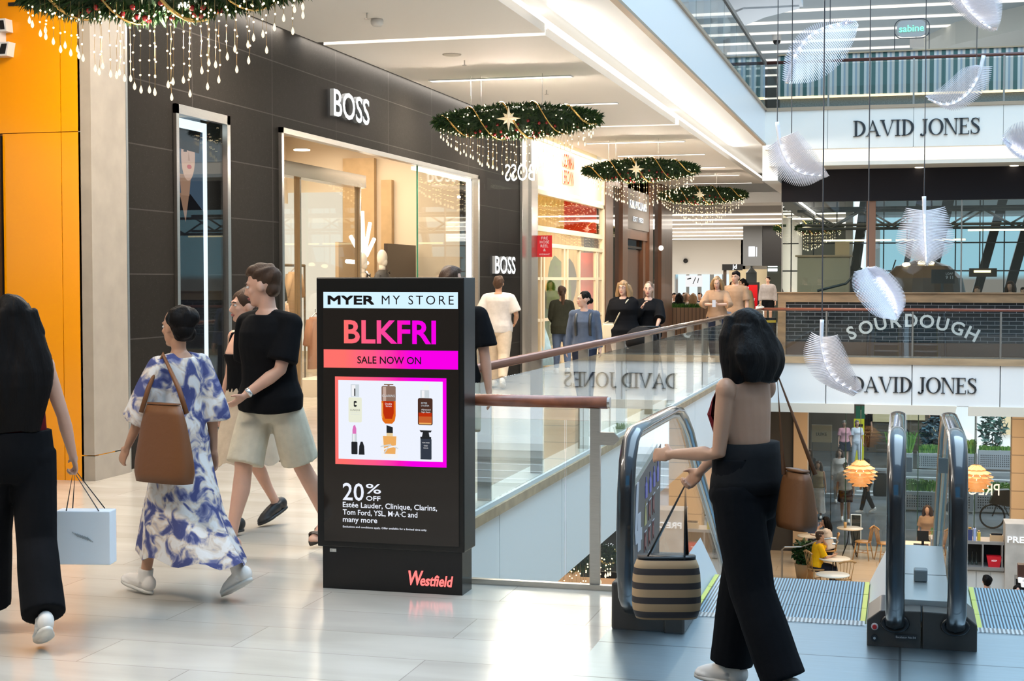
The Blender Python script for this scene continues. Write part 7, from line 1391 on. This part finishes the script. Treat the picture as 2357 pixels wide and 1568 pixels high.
# --- middle distance
person('person in white T-shirt and cream trousers walking away past the smaller lit shop name', (-6.15, 22.6, 0), 8, 1.74, 'm', 'tan', ('short', 'brown'), (C_wht, dict(hem=.86, ease=.03, sleeve_w=.03)), ('trousers', C_cream, dict(ease=.03)), ('shoe', S_wht, S_sole), legs=((12, 4), (-12, 16)), arms=(dict(hand=(-.28, .12, .95)), dict(hand=(.24, .20, 1.02))), vox=.012, build_=1.12, details=False)
person('person in black T-shirt standing behind the kiosk, only hair and one arm showing', (-3.16, 10.3, 0), 5, 1.77, 'm', 'fair', ('short', 'brown'), (C_blk, dict(hem=.9, sleeve_w=.03)), ('shorts', C_beige, {}), ('shoe', S_blk), arms=(None, dict(hand=(.27, .03, .87))), vox=.011, build_=1.1, details=False)
I = person('person in dark olive jacket and jeans with brown ponytail facing the boutique', (-5.95, 26.2, 0), 20, 1.56, 'f', 'tan', ('pony', 'brown'), (C_olive, dict(hem=.80, sleeve='long', ease=.035, sleeve_w=.03, name='jacket')), ('trousers', C_denim, {}), ('shoe', S_wht, S_sole), legs=((8, 2), (-8, 8)), arms=(dict(hand=(-.12, .28, 1.05)), dict(hand=(.12, .28, 1.05))), vox=.012, build_=1.1, details=False)
I = person('person in slate blue long sleeved top with dark bun looking to the left', (-4.12, 19.5, 0), 182, 1.52, 'f', 'fair', ('low_bun', 'black'), (C_slate, dict(hem=.86, sleeve='long', sleeve_w=.006, ease=.014)), ('trousers', C_navy, {}), ('shoe', S_wht, S_sole), legs=((10, 3), (-10, 12)), head=(-62, 0), vox=.0105, build_=1.08)
rs_ = T('backpack', 'black backpack worn over the slate blue top', 'backpack', wp(I, (0, -.2, 1.0)))
m = MB(); m.obox(wp(I, (0, -.19, 1.20+I['off'])), (.28, .13, .40), Matrix.Rotation(I['rot'], 3, 'Z')); m.build('body', L_blk, rs_, bevel=.03)
for sd in (-1, 1): m = MB(); m.tube([wp(I, Vector((sd*.11, y_, z_+I['off']))) for y_, z_ in ((-.14, 1.38), (-.03, 1.475), (.09, 1.40), (.15, 1.28), (.12, 1.10), (-.02, 1.02), (-.14, 1.04))], .020, 8, flat=.5); m.build('shoulder_strap', L_blk, rs_, True)
I = person('blonde person with glasses in a loose black top and white trousers', (-4.2, 22.8, 0), 176, 1.66, 'f', 'fair', ('long', 'blonde'), (C_blk, dict(hem=.80, sleeve='long', ease=.05, sleeve_w=.035, flare=.05)), ('trousers', C_wht, {}), ('shoe', S_wht, S_sole), legs=((6, 2), (-6, 8)), arms=(dict(hand=(-.30, -.05, 1.33), pole=(-.2, -.4, -1)), dict(hand=(.26, .06, .86))), head=(-8, 0), glasses=True, vox=.0115, build_=1.25)
bp_ = wp(I, (.20, .19, .80+I['off'])); 
sack('crossbody_bag', 'cream crossbody bag on the black top of the blonde person', 'bag', bp_, (.22, .09, .25), I['rot'], L_cream, [[bp_+Vector((.09, 0, .24)), wp(I, (.02, .20, 1.22+I['off'])), wp(I, (-.10, .12, 1.44+I['off'])), wp(I, (-.11, -.06, 1.46+I['off'])), wp(I, (.05, -.18, 1.2+I['off'])), bp_+Vector((-.09, .02, .24))]], L_cream, .85, .25, .02)
I = person('person in a black short sleeved shirt pushing a stroller', (-3.86, 23.1, 0), 184, 1.64, 'f', 'fair', ('low_bun', 'lbrown'), (C_blk, dict(hem=.84, sleeve='half', ease=.025, sleeve_w=.02)), ('trousers', C_blk2, {}), ('shoe', S_blk), arms=(dict(hand=(-.17, .34, 1.02), curl=1.0, pole=(-.8, -.6, -.6)), dict(hand=(.17, .34, 1.02), curl=1.0, pole=(.8, -.6, -.6))), legs=((8, 2), (-8, 8)), vox=.0115, build_=1.15)
r = T('stroller', 'black baby stroller with hood pushed by the person in black', 'stroller', (-3.83, 22.2, 0))
m = MB(); m.tube([(-4.06, 22.72, .98), (-3.62, 22.72, .98)], .018, 8); m.tube([(-4.06, 22.72, .98), (-4.10, 22.35, .55), (-4.10, 21.9, .15)], .014, 8); m.tube([(-3.62, 22.72, .98), (-3.56, 22.35, .55), (-3.56, 21.9, .15)], .014, 8); m.tube([(-4.10, 22.4, .55), (-4.12, 22.65, .13)], .014, 8); m.tube([(-3.56, 22.4, .55), (-3.54, 22.65, .13)], .014, 8); m.build('frame', L_blk, r, True)
m = MB(); m.ell((-3.83, 22.28, .80), (.25, .30, .20), 18, 10); m.build('hood', C_blk2, r, True); m = MB(); m.rings([[(-3.83+w_*math.cos(a), 22.1+d_*math.sin(a), z) for a in [2*PI*i/18 for i in range(18)]] for z, w_, d_ in ((.32, .15, .30), (.45, .22, .36), (.66, .23, .32))]); m.build('seat', C_blk, r, True)
for x in (-4.12, -3.54):
    for y, rad in ((21.9, .10), (22.66, .13)): m = MB(); m.tube([(x, y+rad*math.cos(a), rad+rad*math.sin(a)) for a in [2*PI*i/18 for i in range(18)]], .022, 6, closed=True); m.build('wheel', S_blk, r, True)
I = person('person with long fair hair in a tan T-shirt looking at a phone', (-3.62, 30.0, 0), 178, 1.74, 'f', 'fair', ('long', 'blonde'), (C_tan, dict(hem=.90, sleeve='half', ease=.03)), ('trousers', C_navy, dict(ease=.03)), ('shoe', S_wht, S_sole), arms=(dict(hand=(-.06, .30, 1.20), curl=.9, pole=(-1, 0, -.6)), dict(hand=(.05, .30, 1.20), curl=.9, pole=(1, 0, -.6))), head=(0, -16), vox=.0125, build_=1.1)
r = T('phone', 'pale phone in the hands of the person in the tan T-shirt', 'phone', wp(I, (0, .40, 1.19+I['off']))); m = MB(); m.obox(wp(I, (0, .41, 1.22+I['off'])), (.07, .012, .14)); m.build('case', mat('phone_pale', (.6, .6, .65), .3), r); m = MB(); m.obox(wp(I, (.0, .402, 1.22+I['off'])), (.062, .006, .13)); m.build('screen', M_black, r)
person('tall dark haired person in beige standing behind the one with the phone', (-3.45, 31.8, 0), 165, 1.85, 'm', 'mid', ('short', 'black'), (C_tan, dict(hem=.88, sleeve='short')), ('trousers', C_denim, {}), ('shoe', S_blk), vox=.014, build_=1.1)
person('person in a khaki blazer over a black dress looking to the left', (-3.75, 36.2, 0), 176, 1.70, 'f', 'tan', ('low_bun', 'black'), (C_khaki, dict(hem=.78, sleeve='long', ease=.04, sleeve_w=.03, jacket=C_blk, name='blazer')), ('skirt', C_navy, dict(hem=.25, flare=.03)), ('shoe', S_blk), head=(-55, 0), vox=.014)
person('person with dark hair and white shirt half hidden behind the khaki blazer', (-4.30, 39.2, 0), 170, 1.66, 'f', 'mid', ('long', 'black'), (C_wht, dict(sleeve='long')), ('trousers', C_lblue, {}), ('shoe', S_wht, S_sole), vox=.017, details=False)
I = person('person in grey sweater and dark shorts carrying a white bag near the bakery corner', (-4.75, 54.5, 0), 182, 1.80, 'm', 'fair', ('short', 'black'), (C_grey, dict(sleeve='long', ease=.04, sleeve_w=.03)), ('shorts', C_blk, dict(len=.7)), ('shoe', S_wht, S_sole), vox=.018, build_=1.1)
hw = hand_w(I, 1); r = T('shopping_bag', 'small white carrier bag held by the person in the grey sweater', 'bag', hw+Vector((0, 0, -.55))); m = MB(); m.obox(hw+Vector((0, 0, -.30)), (.30, .12, .40)); m.build('body', mat('paper_white', (.82, .85, .88), .55), r); m = MB(); m.tube([hw+Vector((-.1, 0, -.1)), hw, hw+Vector((.1, 0, -.1))], .008, 5); m.build('handle', MATS['paper_white'], r)
SIT = dict(sit=.50, legs=((82, 84), (82, 84)), vox=.018, details=False)
for lb, x, y, rz, sex, hr_, c in (('seated person with short black hair at the left behind the hedge', -7.45, 49.8, 200, 'm', ('short', 'black'), C_wht), ('seated person in white with dark hair leaning together with a neighbour behind the hedge', -7.3, 51.2, 170, 'm', ('short', 'brown'), C_wht), ('seated person in olive with brown hair behind the hedge', -6.95, 49.3, 230, 'f', ('bob', 'lbrown'), C_khaki), ('seated smiling person in a dark navy top behind the hedge', -6.75, 51.0, 176, 'm', ('short', 'black'), C_navy), ('seated person at the right end behind the hedge', -6.35, 50.0, 120, 'f', ('bob', 'brown'), C_tan), ('seated person with long dark hair and back turned behind the hedge', -7.05, 48.2, 10, 'f', ('long', 'black'), C_blk), ('seated person with long fair hair and back turned behind the hedge', -6.58, 48.1, -8, 'f', ('long', 'blonde'), C_wht)):
    person(lb, (x, y, .0), rz, 1.68, sex, 'mid', hr_, (c, dict(sleeve='short')), ('trousers', C_denim, {}), ('shoe', S_blk), **SIT)
for i, (x, y) in enumerate(((-7.45, 49.8), (-7.3, 51.2), (-6.95, 49.3), (-6.75, 51.0), (-6.35, 50.0), (-7.05, 48.2), (-6.58, 48.1))):
    r = T('stool', 'low stool behind the hedge, under a seated person', 'stool', (x, y, 0), group='stools behind the hedge'); m = MB(); m.lathe([(.19, .36), (.2, .39), (.19, .40)], (x, y, 0), 14); m.build('seat', M_cwood, r); m = MB(); m.lathe([(.16, 0), (.03, .03), (.03, .36)], (x, y, 0), 12); m.build('base', L_blk, r)
# --- upper level
person('dark clothed person behind the upper side balustrade', (-3.9, 34.0, 5.42), 30, 1.68, 'f', 'mid', ('long', 'black'), (C_blk, {}), ('trousers', C_blk, {}), ('shoe', S_blk), vox=.018, details=False)
for lb, x, y, z in (('two dark heads of people at the striped counter, the left one', 2.05, 38.0, 5.42), ('two dark heads of people at the striped counter, the right one', 2.35, 38.3, 5.42), ('person at the striped counter under the blue window', 1.28, 38.2, 5.42)):
    person(lb, (x, y, z), 175, 1.66 if x > 1.5 else 1.60, 'm', 'mid', ('short', 'black'), (C_blk, {}), ('trousers', C_blk, {}), ('shoe', S_blk), vox=.02, details=False)
# --- bakery
for lb, x, y, h_, hr_ in (('dark haired person low behind the bakery glass at the middle right', 1.68, 37.0, 1.52, ('short', 'brown')), ('brown haired person behind the bakery glass at the right edge', 2.40, 36.6, 1.64, ('bob', 'brown')), ('person in black low behind the bakery glass at the far right', 2.68, 36.4, 1.50, ('short', 'black')), ('dark haired person below the red tub behind the bakery glass', -.72, 38.0, 1.62, ('short', 'black'))):
    person(lb, (x, y, 0), 160, h_, 'f', 'mid', hr_, (C_blk, {}), ('trousers', C_blk, {}), ('shoe', S_blk), vox=.018, details=False)
# --- cafe below
person('seated person in a bright yellow T-shirt with hand at the head', (-1.92, 35.35, ZL), -70, 1.72, 'm', 'tan', ('short', 'brown'), (C_yel, dict(ease=.03)), ('trousers', C_navy, {}), ('shoe', S_blk), arms=(dict(hand=(-.10, .20, 1.12+.0), pole=(-.3, .6, -1)), dict(hand=(.12, .36, .78), pole=(.6, -.3, -1))), sit=.52, legs=((82, 84), (82, 84)), lean=.12, vox=.012, details=False)
person('seated person in a white top with dark hair resting chin on hand', (-1.74, 37.85, ZL), 80, 1.68, 'f', 'fair', ('long', 'black'), (C_wht, dict(ease=.035)), ('trousers', C_blk, {}), ('shoe', S_blk), arms=(dict(hand=(-.04, .22, 1.12), pole=(-.3, .6, -1)), dict(hand=(.14, .40, .80), pole=(.6, 0, -1))), sit=.52, legs=((82, 84), (82, 84)), lean=.15, head=(25, 0), vox=.012)
person('seated person in a blue shirt at the far left of the cafe', (-2.20, 39.0, ZL), -75, 1.74, 'm', 'tan', ('short', 'brown'), (C_blue, dict(sleeve='long')), ('trousers', C_navy, {}), ('shoe', S_blk), sit=.52, legs=((82, 84), (82, 84)), vox=.014, details=False)
person('coffee bar worker with short black hair and back turned', (1.55, 28.9, ZL), 10, 1.68, 'm', 'fair', ('short', 'black'), (C_blk, {}), ('trousers', C_blk, {}), ('shoe', S_blk), vox=.012, details=False)
person('coffee bar worker in black looking down at the glass display', (2.06, 28.75, ZL), 185, 1.60, 'f', 'fair', ('low_bun', 'black'), (C_blk, dict(sleeve='short')), ('trousers', C_blk, {}), ('shoe', S_blk), arms=(dict(hand=(-.18, .32, 1.10), pole=(-.8, -.5, -.6)), dict(hand=(.14, .34, 1.12), pole=(.8, -.5, -.6))), head=(0, -30), lean=.12, vox=.011)
person('person in brown sitting behind the service counter', (.62, 38.0, ZL), 170, 1.62, 'f', 'mid', ('bob', 'brown'), (C_tan, {}), ('trousers', C_blk, {}), ('shoe', S_blk), vox=.016, details=False)
# --- street
person('person in white T-shirt and dark shorts walking towards the cafe window', (-1.62, 45.2, -5.5), 182, 1.76, 'm', 'mid', ('short', 'brown'), (C_wht, dict(ease=.03)), ('shorts', cloth('maroon', (.06, .03, .03)), {}), ('shoe', S_wht, S_sole), legs=((10, 4), (-10, 14)), vox=.015)
person('person in white jacket with long brown hair farther up the street', (-1.95, 49.0, -5.5), 190, 1.72, 'f', 'fair', ('long', 'brown'), (C_wht, dict(sleeve='long', ease=.04)), ('trousers', C_wht, {}), ('shoe', S_wht), vox=.018, details=False)
person('person in sleeveless top and long pale skirt on the street', (-2.45, 45.8, -5.5), 178, 1.70, 'f', 'tan', ('long', 'brown'), (C_khaki, dict(sleeve='none')), ('skirt', C_wht, dict(hem=.15, flare=.06)), ('shoe', S_wht), vox=.016, details=False)
person('person in dark top half hidden at the left of the cafe window', (-2.9, 48.8, -5.5), 175, 1.72, 'f', 'tan', ('long', 'brown'), (C_blk2, {}), ('trousers', C_blk, {}), ('shoe', S_blk), vox=.018, details=False)
person('person in black carrying a dark bundle on the street', (-1.05, 47.0, -5.5), 120, 1.70, 'm', 'tan', ('short', 'black'), (C_blk, dict(sleeve='long', ease=.04)), ('trousers', C_blk, {}), ('shoe', S_wht, S_sole), legs=((18, 4), (-14, 14)), vox=.016, details=False)
sack('bundle_bag', 'dark bulky bag carried by the person in black on the street', 'bag', (-.62, 46.8, -4.9), (.50, .3, .75), .2, L_blk, None, L_blk, .7)
person('person in pink top and dark shorts far up the street', (-2.1, 57.0, -5.3), 200, 1.72, 'f', 'fair', ('pony', 'grey'), (C_pink, {}), ('shorts', C_navy, {}), ('shoe', S_wht), vox=.02, details=False)
person('person in pale blue walking beside the one in pink', (-1.65, 57.4, -5.3), 200, 1.70, 'f', 'fair', ('short', 'grey'), (C_lblue, {}), ('trousers', C_lblue, {}), ('shoe', S_wht), vox=.02, details=False)
person('person in dark clothes in front of the brown shopfront', (-1.45, 62.8, -5.3), 180, 1.75, 'f', 'fair', ('bob', 'brown'), (C_blk, {}), ('trousers', C_blk, {}), ('shoe', S_blk), vox=.02, details=False)
person('person in black T-shirt behind the spiky blue plant', (1.25, 62.0, -4.6), 200, 1.72, 'm', 'mid', ('short', 'black'), (C_blk, {}), ('trousers', C_blk, {}), ('shoe', S_blk), vox=.02, details=False)
person('person bending in black beside the bushy far planter', (.15, 60.8, -5.3), 110, 1.70, 'f', 'fair', ('short', 'black'), (C_blk, dict(sleeve='long')), ('trousers', C_blk, {}), ('shoe', S_blk), lean=.5, vox=.02, details=False)
person('person in olive jacket by the tan display window across the street', (4.55, 62.6, -5.2), 190, 1.72, 'm', 'mid', ('short', 'brown'), (C_khaki, dict(sleeve='long', ease=.05)), ('trousers', C_denim, {}), ('shoe', S_blk), vox=.02, details=False)
